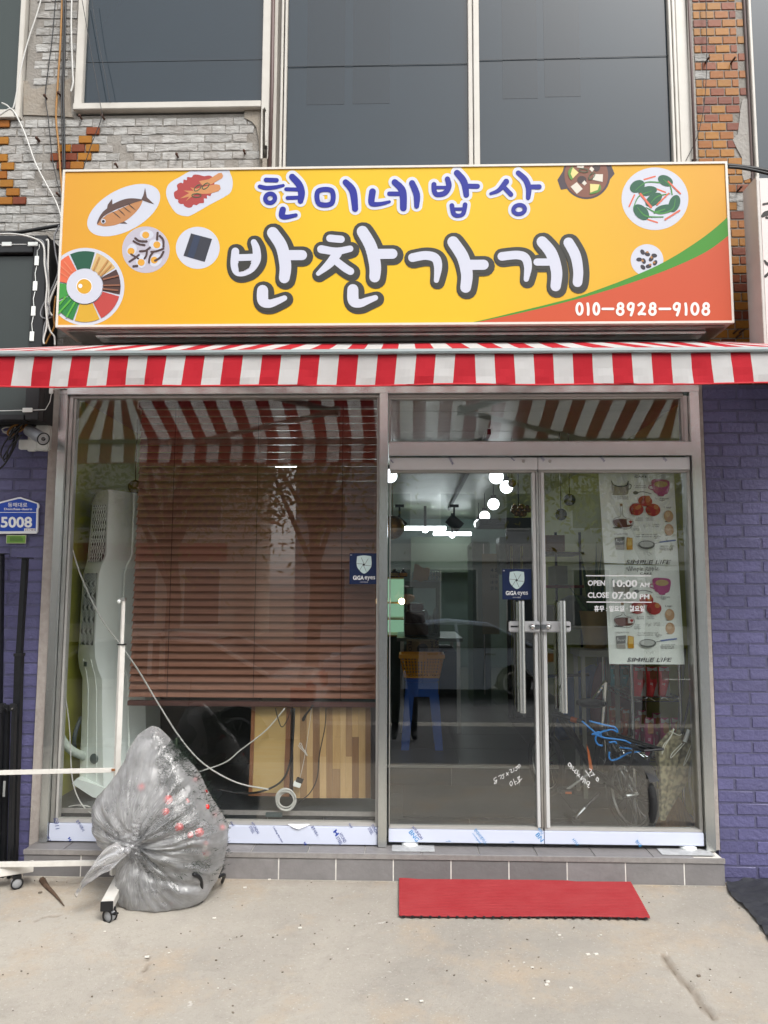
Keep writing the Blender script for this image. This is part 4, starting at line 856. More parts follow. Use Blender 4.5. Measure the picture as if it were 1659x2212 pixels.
m = MB(); pbox(m, *Zp(50, 386), *Zp(182, 437), -.0155, .002); m.build('green_face', M('plate_green', '#6f9e3c', .4), gp)
m = MB()
for k, y in enumerate((394, 406, 414, 422)): a_ = at(*Zp(72, y), -.0158); b_ = at(*Zp(165-9*(k == 0), y+4), -.0158); m.box(a_.x, b_.x, -.0159, -.0156, b_.z, a_.z)
m.build('fine_print', M('plate_ink', '#27402a', .5), gp)
Zk = zc(0, 1200, 1.659)
jb = thing('junction_box', 'white plastic junction box with latches on the purple wall beside the shopfront', 'junction box', at(85, 960, -.03))
m = MB(); pbox(m, *Zk(178, 772), *Zk(318, 948), -.055, .05); m.build('lid', WPL, jb, bevel=.008)
m = MB(); pbox(m, *Zk(120, 880), *Zk(240, 942), -.060, .03); m.build('mount_plate', WPL, jb, bevel=.004)
for a_ in ((245, 762, 282, 778), (178, 935, 225, 955)):
    m = MB(); pbox(m, *Zk(a_[0], a_[1]), *Zk(a_[2], a_[3]), -.058, .02); m.build('latch', WPL, jb, bevel=.002)
cc = thing('security_camera', 'small grey bullet security camera with infrared ring, on the white junction box', 'camera', at(80, 945, -.07))
tip = at(*Zk(283, 876), -.20); back = at(*Zk(190, 822), -.10); ax = (tip-back).normalized()
MB().tube([back, tip], [.032, .034], 20).build('body', M('cam_silver', '#a9adb1', .3, .6), cc, smooth=True)
MB().lathe(tip, [(.034, -.004), (.036, .002), (.030, .004), (.03, -.001), (.001, -.001)], 20, ax).build('front_ring', DARK, cc, smooth=True)
MB().lathe(tip, [(.012, .0), (.010, .006), (.001, .007)], 14, ax).build('lens', M('lens_glass', '#1a1a2c', .05, spec=1), cc, smooth=True)
m = MB(); u_ = ax.orthogonal().normalized(); v_ = ax.cross(u_)
for k in range(12): m.sphere(tip+ax*.001+.021*(cos(k*pi/6)*u_+sin(k*pi/6)*v_), .0032, 8)
m.build('infrared_leds', M('led_pale', '#b8b0b8', .2), cc)
sv = MB(); sv.tube([back+Vector((0, 0, .006)), tip+Vector((0, 0, .006))+ax*.012], .036, 20); sv.build('sun_shade', MATS['cam_silver'], cc, smooth=True) if False else None
MB().tube([back+Vector((-.015, .03, -.01)), back+Vector((-.02, .06, .01)), back+Vector((0, .08, -.03))], .009, 8).build('bracket', WPL, cc, smooth=True)
CW = M('white_cable', '#bdbcb8', .5); CG = M('grey_cable', '#76777a', .5); CB = M('black_cable', '#151517', .5); CO = M('ochre_cable', '#94682c', .55)
def K(pts, Y, Z=Zt): return [(*Z(x, y), Y) for x, y in pts]
cable('cable', K([(10, 560), (40, 575), (62, 592), (80, 560), (120, 350), (160, 200), (200, 80), (240, -60)], -.02), .0045, CW, 'white cable rising from the corner of the top left window sill up the plastered pier')
cable('cable', K([(-20, 640), (30, 605), (62, 595), (95, 640), (140, 740), (190, 880), (245, 990), (305, 1100), (335, 1190)], -.02), .005, CW, 'white cable running diagonally down the stripped wall to the signboard corner')
cable('cable', K([(305, -40), (285, 200), (262, 380), (247, 520), (262, 640), (285, 860), (305, 960), (340, 1110)], -.02), .003, CB, 'thin black cable passing the rusty bolt on the plaster patch')
cable('cable', K([(340, -40), (328, 250), (315, 450), (305, 640), (320, 800), (330, 950), (345, 1100)], -.025), .006, CO, 'ochre cable beside the black cable bundle on the wall')
cable('cable', K([(345, -40), (343, 300), (335, 500), (338, 700), (345, 940)], -.03), .0045, CB, 'left black cable of the bundle hanging down the wall', group='black cable bundle')
cable('cable', K([(358, -40), (352, 300), (345, 500), (350, 700), (352, 940)], -.03), .006, CB, 'thickest black cable of the bundle hanging down the wall', group='black cable bundle')
cable('cable', K([(392, -40), (388, 150), (395, 380), (398, 450), (385, 500)], -.04), .005, CW, 'short pale cable along the left side of the upper window')
cable('cable', K([(440, -40), (490, 250), (545, 560), (553, 640), (500, 780), (450, 930)], -.06), .0022, CB, 'thin wire drooping across the filmed window to the brick wall')
cable('cable', K([(495, -40), (530, 200), (575, 420), (600, 560)], -.05), .0016, CB, 'very thin wire slanting across the left filmed window')
cable('cable', K([(80, -20), (62, 20), (60, 160)], -.02, zc(2650, 0, 1.58)), .002, CB, 'thin wire hanging in front of the orange tile pillar', ) if False else None
cable('cable', K([(203, -40), (210, 370), (195, 640), (165, 800), (130, 900), (80, 1000)], -.03, Zr), .0022, CB, 'thin dark wire in front of the orange tile pillar')
cable('cable', K([(310, 1028), (400, 1035), (520, 1052), (640, 1075)], -.12, Zr), .012, CB, 'thick black cable from behind the signboard to the right edge')
cable('cable', K([(340, 1040), (450, 1050), (640, 1092)], -.13, Zr), .008, CB, 'thinner black cable under the thick one right of the signboard')
cable('cable', K([(-30, 1045), (150, 1035), (300, 1010), (480, 980), (520, 975)], -.14, Zn), .010, CB, 'black cable above the light box running to the signboard')
cable('cable', K([(-30, 1050), (100, 1048), (230, 1070), (320, 1110), (350, 1170), (352, 1280), (372, 1450), (362, 1600), (372, 1760), (345, 1880), (350, 1920)], -.24, Zn), .005, CW, 'pale cable over the top right corner of the black light box')
cable('cable', K([(240, 1090), (300, 1090), (345, 1120), (362, 1250), (380, 1400), (368, 1560), (395, 1650), (350, 1780), (340, 1920)], -.23, Zn), .004, CG, 'grey cable hanging behind the pale one beside the light box')
cable('cable', K([(365, 1100), (383, 1110), (380, 1300), (385, 1520), (375, 1700), (395, 1810), (430, 1860), (435, 1930)], -.22, Zn), .005, CW, 'pale cable looping down beside the yellow signboard')
cable('cable', K([(470, 980), (430, 1080), (440, 1200), (462, 1330), (430, 1440), (370, 1560), (330, 1640), (325, 1700), (370, 1718), (415, 1705)], -.20, Zn), .0045, CG, 'grey cable crossing from the signboard edge to the light box cables')
cable('cable', K([(460, 1420), (400, 1560), (385, 1640), (415, 1700)], -.21, Zn), .006, CW, 'short thick pale cable tail beside the lower signboard corner')
cable('cable', K([(440, 1540), (425, 1700), (430, 1780), (390, 1860), (360, 1920)], -.19, Zn), .005, CO, 'ochre cable beside the lower left signboard corner')
cable('cable', K([(430, 548), (370, 550), (300, 570), (230, 640), (180, 720), (110, 790), (40, 830), (15, 815), (40, 800), (90, 800), (60, 840), (20, 830)], -.06, Zk), .0045, CW, 'white cable from the shopfront corner looping over to the camera')
cable('cable', K([(265, 530), (240, 620), (200, 700), (130, 770), (75, 800), (50, 840), (80, 855), (130, 810), (150, 770), (175, 760), (165, 800), (120, 830)], -.08, Zk), .006, CO, 'ochre cable knotted beside the camera')
cable('cable', K([(258, 640), (252, 690), (245, 730), (225, 740)], -.05, Zk), .003, CG, 'short grey cable beside the shutter housing')
cable('cable', K([(275, 545), (272, 640), (268, 765)], -.02, Zk), .003, CG, 'thin grey cable dropping to the junction box')
cable('cable', K([(285, 765), (315, 775), (328, 800), (325, 900), (315, 950), (280, 955)], -.05, Zk), .003, CW, 'thin white cable bent round the right side of the junction box')
for i, (lab, pts, r) in enumerate([('black cord loop hanging leftmost below the camera', [(90, 800), (60, 860), (20, 920), (5, 980), (30, 1010), (70, 960), (100, 880)], .004), ('black cord loop hanging in the middle of the tangle', [(110, 790), (90, 880), (50, 950), (20, 1000), (40, 1020), (90, 940), (120, 850)], .004),
    ('longest black cord of the tangle reaching the left edge', [(120, 800), (100, 900), (60, 990), (30, 1040), (-10, 1080)], .005), ('thick black cord of the tangle round the ochre cable', [(130, 760), (150, 770), (120, 800), (80, 840), (60, 880), (90, 860), (130, 810)], .006), ('short black cord coming out of the junction box', [(140, 850), (115, 880), (60, 930), (40, 1010)], .0045)]):
    cable('cord', K(pts, -.09-.008*i, Zk), r, CB, lab, 'cord', group='black cords tangled below the camera')

# ================================================================== shop room
FZ0, FZ1, YR, YBK, XL, XR, CZ = .262, .39, 1.20, 8.3, -2.03, 1.72, 2.78
YG = M('yellow_green_wall', '#b0b04a', .55, var=.25, vs=2, bump=.1, bs=30)
room = thing('shop_room', 'long lit interior of the shop behind the glass, with yellow green walls', 'room', (0, 4, .26))
MB().box(XL-.1, XL, .06, YBK, .2, CZ).build('side_wall', YG, room); MB().box(XR, XR+.1, .06, YBK, .2, CZ).build('side_wall', YG, room)
MB().box(XL, XR, YBK, YBK+.1, .2, CZ).build('back_wall', M('pale_wall', '#8fa3a0', .6, var=.2, vs=2), room)
CEI = M('ceiling_panel', '#98a08f', .33, var=.25, vs=2, bump=.35, bs=14, stretch=(.6, 5, 1), spec=.8)
for k in range(13):
    MB().box(XL, XR, .062+k*.635, .062+(k+1)*.635-.006, CZ, CZ+.03).build('ceiling_panel', CEI, room)
MB().box(XL, XR, .062, YBK, CZ+.03, CZ+.06).build('ceiling_void', M('dark_gap', '#24282a', .9), room)
FT = M('dark_floor_tile', rnd=['#33363a', '#2e3134', '#37393b'], rough=.35, var=.4, vs=6, c2='#26282a', bump=.1, bs=30, spec=.4)
fl = struct(MB().box(XL, XR, .05, YR+.004, .2, FZ0-.006).box(XL, XR, YR+.004, YBK, .2, FZ1-.006).build('floor', M('pale_grout', '#8e8f8b', .8)))
for j, (y0, y1, z) in enumerate([(.06, .36, FZ0), (.36, .66, FZ0), (.66, .96, FZ0), (.96, YR, FZ0)]+[(YR+.6*k, YR+.6*(k+1), FZ1) for k in range(7)]):
    for i in range(7):
        x0 = -1.98+.0+i*.6-.05; x0 = max(x0, -.16) if j < 4 else x0
        x1 = -1.98+(i+1)*.6-.05
        if x1 < x0+.05: continue
        MB().box(x0+.002, min(x1, XR)-.002, y0+.002, y1-.002, z-.006, z).build('floor_tile', FT, fl)
pf = thing('display_platform', 'tiled display platform behind the left window, level with the shop floor', 'platform', (-1.1, .3, .2))
MB().box(XL, -.164, .062, YR+.002, .2, FZ1-.008).build('platform_core', M('pale_grout'), pf)
for i in range(6): MB().box(max(XL, -2.0+i*.31-.0), min(-2.0+(i+1)*.31-.003, -.164), .055, .062, .25, FZ1-.022).build('riser_tile', FT, pf)
for i in range(4):
    for j in range(3): MB().box(XL+i*.467+.002, XL+(i+1)*.467-.002, .07+j*.38, .07+(j+1)*.38-.003, FZ1-.008, FZ1).build('top_tile', FT, pf)
MB().box(XL, -.164, .052, .066, FZ1-.02, FZ1+.003).build('edge_trim', MATS['grey_trim'], pf)
MB().box(-.162, -.150, .062, YR, .25, FZ1+.001).build('side_riser', FT, pf)
rs = thing('inner_step', 'step up of dark tiles with pale grout just inside the doors', 'step', (.7, YR, .26))
for i in range(4): MB().box(-.155+i*.47, min(-.155+(i+1)*.47-.004, XR), YR-.004, YR+.003, FZ0, FZ1-.012).build('riser_tile', FT, rs)
MB().box(-.155, XR, YR-.008, YR+.02, FZ1-.010, FZ1+.002).build('edge_trim', M('white_trim', '#b9b9b4', .4, .3), rs)
tag(MB().box(-.02, 1.02, .42, 1.17, FZ0+.001, FZ0+.008).build('door_mat', M('black_mat', '#202224', .95, var=.4, vs=60, c2='#34373a', bump=.6, bs=200), origin=(.5, .8, FZ0), bevel=.002), 'black door mat lying inside behind the left door leaf', 'mat')

# ------------------------------------------------ lamps
LAMP = M('lit_globe', '#f4fbff', .4, emit=3); TUBE = M('lit_tube', '#f2fbff', .4, emit=8)
ws_ = ['nearest and highest white globe lamp of the row along the ceiling', 'second white globe lamp of the row, partly behind a gold bulb', 'third white globe lamp of the row', 'fourth white globe lamp of the row', 'smallest and farthest white globe lamp of the row']
for lab, (px, py, d, Y) in zip(ws_+['half hidden white globe lamp beside the steel mullion'], [(1072, 1030, 31, 2.5), (1094, 1052, 28, 3.2), (1066, 1089, 25, 4.0), (1047, 1115, 22.5, 5.0), (1034, 1132, 20.5, 6.0), (843, 1028, 30, 2.8)]):
    p = at(px, py, Y); r = d/2/FPX*(Y+4.3)
    t = thing('globe_lamp', lab, 'lamp', p, 'white globe lamps hanging from the ceiling')
    m = MB().sphere(p, r, 24); m.build('globe', LAMP, t, smooth='all'); MB().tube([p+Vector((0, 0, r*.9)), Vector((p.x, p.y, CZ))], .006, 6).lathe((p.x, p.y, p.z+r*.92), [(.03, 0), (.03, .04), (.001, .04)], 12).build('stem', DARK, t)
for lab, (x0, x1, y, Y) in zip(['upper left glowing LED tube at the back of the ceiling', 'lower right glowing LED tube at the back of the ceiling'], [(874, 963, 1141, 6.4), (936, 1018, 1153, 7.4)]):
    a_, b_ = at(x0, y, Y), at(x1, y, Y); b_.z = a_.z; t = thing('tube_lamp', lab, 'lamp', a_.lerp(b_, .5), 'LED tubes at the back')
    MB().tube([a_, b_], .028, 10).build('tube', TUBE, t, smooth=True); c_ = a_.lerp(b_, .5); MB().sphere(c_-Vector((0, 0, .02)), .045, 12).build('bulb', TUBE, t, smooth='all'); MB().tube([c_, Vector((c_.x, c_.y, CZ))], .02, 8).build('stem', DARK, t)
tag(MB().box(at(1010, 1100, 3).x, at(1010, 1100, 3).x+.03, 1.2, 6.5, CZ-.05, CZ-.01).build('ceiling_track', DARK, origin=(1, 3, CZ)), 'dark lighting track running back along the ceiling', 'track')
Zi = zc(1500, 1850, 2.0737)
for lab, (x, y, s_) in zip(['black spotlight above the lower LED tube', 'black spotlight near the left edge of the left door'], [(598, 430, 1), (152, 430, .8)]):
    p = at(*Zi(x, y), 4.2); t = thing('spotlight', lab, 'spotlight', p, 'black ceiling spotlights')
    MB().tube([p+Vector((-.06, 0, .05))*s_, p+Vector((.07, .0, -.06))*s_], .065*s_, 14).build('can', DARK, t, smooth=True); MB().tube([p, p+Vector((.0, 0, .18))], .012, 6).build('yoke', DARK, t); MB().box(p.x-.05, p.x+.05, p.y-.02, p.y+.02, p.z+.17, p.z+.2).build('mount', DARK, t)
GOLD = M('gold_glass', '#a9791f', .12, .6, coat=1)
for lab, (px, py, r, Y) in [('amber glass ball lamp half hidden behind the mullion', (848, 1139, 26, 1.6)), ('orange glass ball lamp at the upper left behind the left window', (292, 1052, 16, .9)), ('small gold bulb in front of the second white globe', (1106, 1044, 9, 1.6))]:
    p = at(px, py, Y); tag(MB().sphere(p, r/FPX*(Y+4.3), 20).tube([p, Vector((p.x, p.y, CZ))], .003, 5).build('glass_ball_lamp', GOLD, smooth='all', origin=p), lab, 'lamp')
cb = thing('chandelier', 'cluster of gold glass bubbles hanging near the middle of the ceiling', 'chandelier', at(1120, 1105, 2.2)); random.seed(3)
for k in range(13):
    p = at(1098+random.uniform(0, 46), 1100+random.uniform(-6, 12), 2.2+random.uniform(-.15, .15)); MB().sphere(p, random.uniform(.018, .03), 12).build('glass_bubble', GOLD, cb, smooth='all')
p = at(1120, 1100, 2.2); MB().tube([p, Vector((p.x, p.y, CZ))], .005, 6).build('stem', DARK, cb)
for lab, (x, y) in [('small hanging glass bulb in the upper left of the right door', (1540, 245)), ('larger hanging glass bulb lower in the right door', (1470, 365))]:
    p = at(*Zi(x, y), 1.4); tag(MB().sphere(p, .045, 16).tube([p, Vector((p.x, p.y, CZ))], .003, 5).build('glass_bulb', M('bulb_glass', '#7d8068', .08, .7), smooth='all', origin=p), lab, 'lamp')
tag(MB().box(at(888, 1160, 7.9).x, at(1017, 1160, 7.9).x, 7.88, 7.92, at(900, 1236, 7.9).z, at(900, 1160, 7.9).z).build('projector_screen', M('screen_cloth', '#7e8d7c', .6), origin=(.4, 7.9, 2)), 'pale projection screen hanging at the back of the shop', 'screen')
# tubes behind the blind
for lab, (x0, x1, y, Y) in zip(['highest lit tube glimpsed through the slats of the blind', 'middle lit tube glimpsed through the slats of the blind', 'lowest lit tube glimpsed through the right end of the blind'], [(596, 640, 1008, 2.2), (578, 618, 1066, 3.4), (730, 830, 1136, 5.2)]):
    a_, b_ = at(x0, y, Y), at(x1, y, Y); b_.z = a_.z; t = thing('tube_lamp', lab, 'lamp', a_.lerp(b_, .5), 'lit tubes behind the blind'); MB().tube([a_, b_], .022, 10).build('tube', TUBE, t, smooth=True); c_ = a_.lerp(b_, .5); MB().tube([c_, Vector((c_.x, c_.y, CZ))], .012, 8).build('stem', DARK, t)
# ------------------------------------------------ left part: air conditioner, blind, boards
ac = thing('air_conditioner', 'tall white standing air conditioner with geometric grilles behind the left window', 'air conditioner', (-1.9, .45, FZ1))
ACM = M('appliance_white', '#e2eae6', .35, var=.06, vs=3)
rows = [(1058, 212, 240, 300), (1064, 203, 243, 301), (1078, 197, 243, 302), (1200, 188, 238, 305), (1221, 182, 228, 307), (1240, 176, 222, 308), (1393, 167, 213, 310), (1420, 165, 214, 310), (1445, 168, 220, 311), (1468, 175, 229, 312), (1540, 174, 229, 314), (1690, 168, 232, 316), (1706, 168, 232, 316)]
def acp(i, k):
    y, L_, C_, R_ = rows[i]; c = at(C_, y, .27); a_ = at(L_, y, .36); b_ = at(R_, y, .46); z = c.z
    return {0: Vector((a_.x-.02, .80, z)), 1: Vector((a_.x, .38, z)), 2: Vector((a_.x+.02, .335, z)), 3: Vector((c.x-.02, .262, z)), 4: Vector((c.x+.004, .275, z)), 5: Vector((b_.x, .46, z)), 6: Vector((b_.x-.02, .80, z))}[k]
m = MB(); n_ = len(rows)
m.add([acp(i, k) for i in range(n_) for k in range(7)], [(i*7+k, i*7+(k+1) % 7, (i+1)*7+(k+1) % 7, (i+1)*7+k) for i in range(n_-1) for k in range(7)]+[tuple(range(7)), tuple((n_-1)*7+k for k in range(6, -1, -1))])
m.build('body', ACM, ac, smooth=True)
def acf(u, v, off=.004):   # front face position, v = photo row
    for i in range(n_-1):
        if rows[i][0] <= v <= rows[i+1][0]: break
    s = (v-rows[i][0])/(rows[i+1][0]-rows[i][0]); a_ = acp(i, 2).lerp(acp(i+1, 2), s); b_ = acp(i, 3).lerp(acp(i+1, 3), s); p = a_.lerp(b_, u); nrm = Vector((b_.y-a_.y, -(b_.x-a_.x), 0)).normalized()
    return p+nrm*off if nrm.y < 0 else p-nrm*off
for v0, v1, kind_ in ((1090, 1214, 0), (1238, 1394, 1)):
    m = MB().grid(lambda u, v: acf(.10+.82*u, v0+(v1-v0)*v, .003), 1, 10); gb = m.build('grille_backing', M('grille_dark', '#39423f' if kind_ == 0 else '#4a5350', .7), ac)
    m = MB(); rws = 6 if kind_ == 0 else 6; W_ = 3; H_ = (v1-v0)/rws
    def seg_(u0, y0, u1, y1, w_=.0022):
        if not (-.01 <= u0 <= 1.01 and -.01 <= u1 <= 1.01): return
        a_ = acf(.10+.82*u0, min(v1, max(v0, y0)), .006); b_ = acf(.10+.82*u1, min(v1, max(v0, y1)), .006)
        if (a_-b_).length > .004: m.bar(a_, b_, w_, w_)
    if kind_ == 0:
        for c in range(7): seg_(c/6, v0, c/6, v1, .0026)
        for q in range(-6, 13):
            for sg in (1, -1):
                for st in range(6):
                    ya = v0+H_*.75*(q+sg*st); yb = v0+H_*.75*(q+sg*(st+1))
                    if v0 <= min(ya, yb) and max(ya, yb) <= v1: seg_(st/6, ya, (st+1)/6, yb, .0026)
        for r in range(5): seg_(0, v0+(v1-v0)*r/4, 1, v0+(v1-v0)*r/4, .003)
    for c in range(W_*2+1):
        for r in range(rws):
            u = c/(W_*2); du = 1/(W_*2); y = v0+r*H_
            if kind_ == 0: continue
            else:
                for q in range(4):
                    t_ = q/4; s2 = 1 if (r+c) % 2 else -1
                    seg_(u, y+H_*t_, u+du, y+H_*(t_+.30*s2), .0028)
    m.build('grille', ACM, ac)
m = MB().grid(lambda u, v: acf(.0+1.0*u, 1084+4*v, .006), 1, 1); m.build('grille_lip', ACM, ac)
for u0, v0, v1 in ((.30, 1425, 1690), (.72, 1425, 1690)):
    MB().tube([acf(u0, v0+(v1-v0)*k/8, .001) for k in range(9)], .0022, 5).build('panel_groove', M('groove_white', '#e8efe9', .4), ac)
p = acf(.62, 1641, .002); MB().lathe(p, [(.001, .003), (.028, .003), (.03, .0)], 20, (-.3, -1, 0)).build('port_cover', M('port_grey', '#4f5a58', .6), ac)
p = acf(.38, 1436, .003); MB().cbox(p, (.012, -.006, 0), (0, .003, 0), (0, 0, .014)).build('control_notch', M('port_grey'), ac, bevel=.002)
MB().tube([acp(i, 4)+Vector((.12, .02, 0)) for i in range(1, n_)], .006, 6).build('side_seam', M('groove_white'), ac)
MB().prism(P3([(155, 1693), (165, 1682), (236, 1705), (240, 1722), (225, 1728), (200, 1722)], .26), (0, .3, 0)).build('base_plate', ACM, ac)
cable('insulated_pipe', [(131, 1382, .2), (124, 1450, .2), (120, 1538, .2), (125, 1575, .2), (137, 1602, .22), (156, 1622, .25), (183, 1634, .34)], .024, M('wrapped_white', '#c8d2c8', .6, bump=.8, bs=45), 'white tape wrapped pipe bending into the base of the air conditioner', 'pipe', n=12)
cable('hose', [(176, 1550, .4), (166, 1572, .35), (160, 1600, .35), (162, 1620, .4)], .014, M('grey_hose', '#4c565b', .6), 'short grey drain hose at the side of the air conditioner', 'hose')
cable('pipe', [(140, 870, .12), (138, 1100, .12), (134, 1385, .14)], .008, M('pale_conduit', '#a8b3a8', .5), 'pale conduit running down inside the left edge of the window', 'pipe')
MB().box(XL, XL+.02, .1, .6, .3, .3)
# brown venetian blind
BW = M('blind_brown', '#8d6452', .45, var=.35, vs=4, c2='#745142', stretch=(.5, 1, 12))
vb = thing('venetian_blind', 'wide brown wooden venetian blind lowered over the left shop window', 'blind', at(550, 870, .14))
YV = .14; bx0, bx1 = at(292, 1200, YV).x, at(815, 1200, YV).x
zt_, zb2 = at(550, 884, YV).z, at(550, 1506, YV).z; NS = 39
sl_me = None; rk = (zt_-zb2)/NS
MB().box(bx0-.005, bx1+.004, YV-.03, YV+.03, zt_+.01, at(550, 858, YV).z).build('head_rail', M('blind_rail', '#4a2a24', .5), vb, bevel=.002)
for x in (bx0-.006, bx1+.002): MB().box(x, x+.006, YV-.034, YV+.03, zt_-.0, zt_+.07).build('rail_bracket', WPL, vb)
for k in range(NS):
    z = zt_-rk*(k+.5); op = max(0, 1-k/9)
    tl = radians(57-5*op+random.uniform(-1.2, 1.2))
    if sl_me is None:
        m = MB()
        m.grid(lambda u, v: ((u-.5)*(bx1-bx0), 0, (v-.5)*.052-.0), 1, 4); q = m.build('slat', BW); sl_me = q.data
        for v_ in sl_me.vertices: v_.co.y = .0055*(1-(v_.co.z/.026)**2)
        bm = bmesh.new(); bm.from_mesh(sl_me); r_ = bmesh.ops.solidify(bm, geom=bm.faces[:], thickness=.0024); bm.to_mesh(sl_me); bm.free(); bpy.data.objects.remove(q)
    lean = (.5-(k+.5)/NS)*.024
    inst(sl_me, 'slat', vb, ((bx0+bx1)/2+lean*.5, YV, z), (-(pi/2-tl)-.0, random.uniform(-.0009, .0009), 0))
MB().box(bx0-.008, bx1, YV-.02, YV+.02, zb2-.05, zb2-.022).build('bottom_rail', M('blind_rail'), vb, bevel=.003)
for px in (370, 553, 738): x = at(px, 1200, YV-.03).x; MB().box(x-.0012, x+.0012, YV-.029, YV-.027, zb2-.03, zt_+.03).box(x-.0012, x+.0012, YV+.027, YV+.029, zb2-.03, zt_+.03).build('ladder_cord', M('cord_brown', '#38201a', .7), vb)
# boards behind the blind
Zw = zc(800, 2650, 2.0737); WOODM = [M('acacia_'+n_, c, .45, var=.55, vs=5, c2=c2, stretch=(9, 9, .7), bump=.05) for n_, c, c2 in (('light', '#a98a5c', '#94754a'), ('tan', '#8d7050', '#7c5a36'), ('brown', '#7b5a3a', '#5f442c'), ('pale', '#b1946a', '#9c7e52'))]
wb = thing('wood_board', 'wide board of mixed light and dark wood staves, right of the framed panel', 'board', at(*Zw(1050, 1025), .12)); random.seed(11)
xs_ = [735, 790, 845, 895, 950, 1005, 1055, 1120, 1165, 1215, 1270, 1325, 1368]
for i, (a_, b_) in enumerate(zip(xs_, xs_[1:])):
    y = 262; 
    while y < 1020:
        y2 = min(1022, y+random.choice([260, 420, 560, 760])); 
        if 1022-y2 < 90: y2 = 1022
        q = [at(*Zw(x_, yy), .115+.06*(1022-yy)/760) for x_, yy in ((a_+1, y2), (b_, y2), (b_, y), (a_+1, y))]
        MB().prism(q, (0, .018, 0)).build('stave', random.choice(WOODM), wb); y = y2+.8
fp = thing('framed_panel', 'straw coloured woven panel in a brown wooden frame leaning behind the window', 'panel', at(*Zw(540, 1000), .12))
q = lambda pts, Y0: [at(*Zw(x_, yy), Y0+.06*(1005-yy)/760) for x_, yy in pts]
MB().prism(q([(400, 978), (672, 990), (690, 262), (425, 262)], .125), (0, .012, 0)).build('woven_face', M('straw', '#a8905f', .6, var=.4, vs=9, c2='#a9823c', stretch=(.7, 1, 14), bump=.25, bs=60), fp)
for pts in ([(370, 1000), (400, 1002), (425, 262), (396, 262)], [(655, 1005), (700, 1008), (716, 262), (682, 262)], [(370, 1003), (700, 1010), (700, 984), (370, 976)]): MB().prism(q(pts, .118), (0, .02, 0)).build('frame', M('panel_frame', '#7a4f30', .5, var=.3, vs=6), fp)
dp = MB().prism(q([(702, 1010), (728, 1012), (742, 262), (718, 262)], .16), (0, .02, 0)); tag(dp.build('dark_board', M('ebony', '#2a2020', .5), origin=at(*Zw(715, 1010), .16)), 'narrow dark board between the framed panel and the wood board', 'board')
dp = MB().prism(q([(1372, 1028), (1424, 1030), (1424, 262), (1372, 262)], .16), (0, .02, 0)); tag(dp.build('dark_board', M('ebony'), origin=at(*Zw(1400, 1010), .16)), 'dark board at the right end behind the wood board', 'board')
tag(MB().box(at(316, 1530, .9).x, at(545, 1530, .9).x, 1.19, 1.24, .38, 1.35).build('low_wall', M('charcoal_wall', '#1f2423', .5, var=.4, vs=5, c2='#2c3331'), origin=(-1.3, 1.2, .39)), 'dark charcoal panel behind the gap under the blind', 'panel')
# cables in the window
cable('cable', [(*Zw(x, y), -.10+.02*0) for x, y in ()] or [(141, 1128, .03), (172, 1236, .03), (215, 1330, .03), (262, 1395, .03), (300, 1450, .03), (345, 1525, .03), (390, 1595, .035), (440, 1650, .04), (510, 1690, .045), (580, 1705, .045)], .0045, CW, 'long pale cable slanting across the window down to the coil')
cable('cable', [(385, 1680, .08), (480, 1650, .09), (520, 1620, .10), (575, 1577, .1), (615, 1530, .1)], .004, CW, 'pale cable rising to the right in front of the framed panel')
cable('cable', [(470, 1705, .08), (520, 1714, .08), (570, 1708, .08), (610, 1685, .09), (628, 1640, .10), (634, 1580, .10), (636, 1530, .11)], .006, CB, 'thick black cable curving down between the two boards')
cable('cable', [(704, 1530, .1), (702, 1570, .1), (690, 1630, .09), (685, 1680, .08), (670, 1712, .06), (650, 1730, .045), (630, 1748, .04)], .003, CB, 'thin black cable down the front of the wood board')
cable('cable', [(595, 1530, .09), (600, 1550, .09), (608, 1570, .09), (618, 1560, .09), (630, 1532, .09)], .003, CB, 'small black cable loop under the blind')
cable('cord', [(673, 1530, .09), (668, 1570, .09), (662, 1610, .09), (655, 1650, .09), (648, 1680, .08)], .0015, CW, 'thin white cord hanging in front of the wood board', 'cord')
cable('cable', [(128, 1130, .04), (134, 1300, .04), (140, 1480, .05), (150, 1570, .06), (156, 1680, .06), (175, 1735, .06), (205, 1762, .05)], .0035, CW, 'pale cable hanging down the left side of the window to a coil')
def coil(lab, cx, cy, rx, ry, Y, r, n_, mat):
    m = MB(); random.seed(cx)
    for k in range(n_):
        ox, oy = random.uniform(-3, 3), random.uniform(-3, 3); f = 1-.09*(k % 3); P = [at(cx+ox+rx*f*cos(t), cy+oy+ry*f*sin(t), Y+.006*k*.6) for t in [2*pi*i/28 for i in range(29)]]
        m.tube(P, r, 6)
    return tag(m.build('cable_coil', mat, smooth='all', origin=at(cx, cy+ry, Y)), lab, 'cable coil')
coil('round coil of pale grey cable at the bottom of the window', 617, 1728, 21, 23, .02, .0042, 6, CW)
coil('flat coil of pale cable lying at the lower left window corner', 172, 1752, 30, 11, .10, .0035, 4, CW)
Zq = Zw
ad = thing('power_adapter', 'small white and black power adapter hanging by the wood board', 'adapter', at(*Zw(775, 930), .08))
p = at(*Zw(768, 908), .07); MB().cbox(p, (.02, 0, -.006), (0, .012, 0), (.004, 0, .014)).build('body', WPL, ad, bevel=.003); p = at(*Zw(787, 876), .07); MB().cbox(p, (.018, 0, -.006), (0, .012, 0), (.004, 0, .011)).build('plug', DARK, ad, bevel=.002)
tag(MB().cbox(at(*Zw(578, 1157), .035), (.045, 0, 0), (0, .01, 0), (0, 0, .011)).build('adapter_box', M('dim_teal', '#3a4a4e', .4), origin=at(*Zw(578, 1165), .035), bevel=.002), 'dark grey adapter box on the sill below the cable coil', 'adapter')
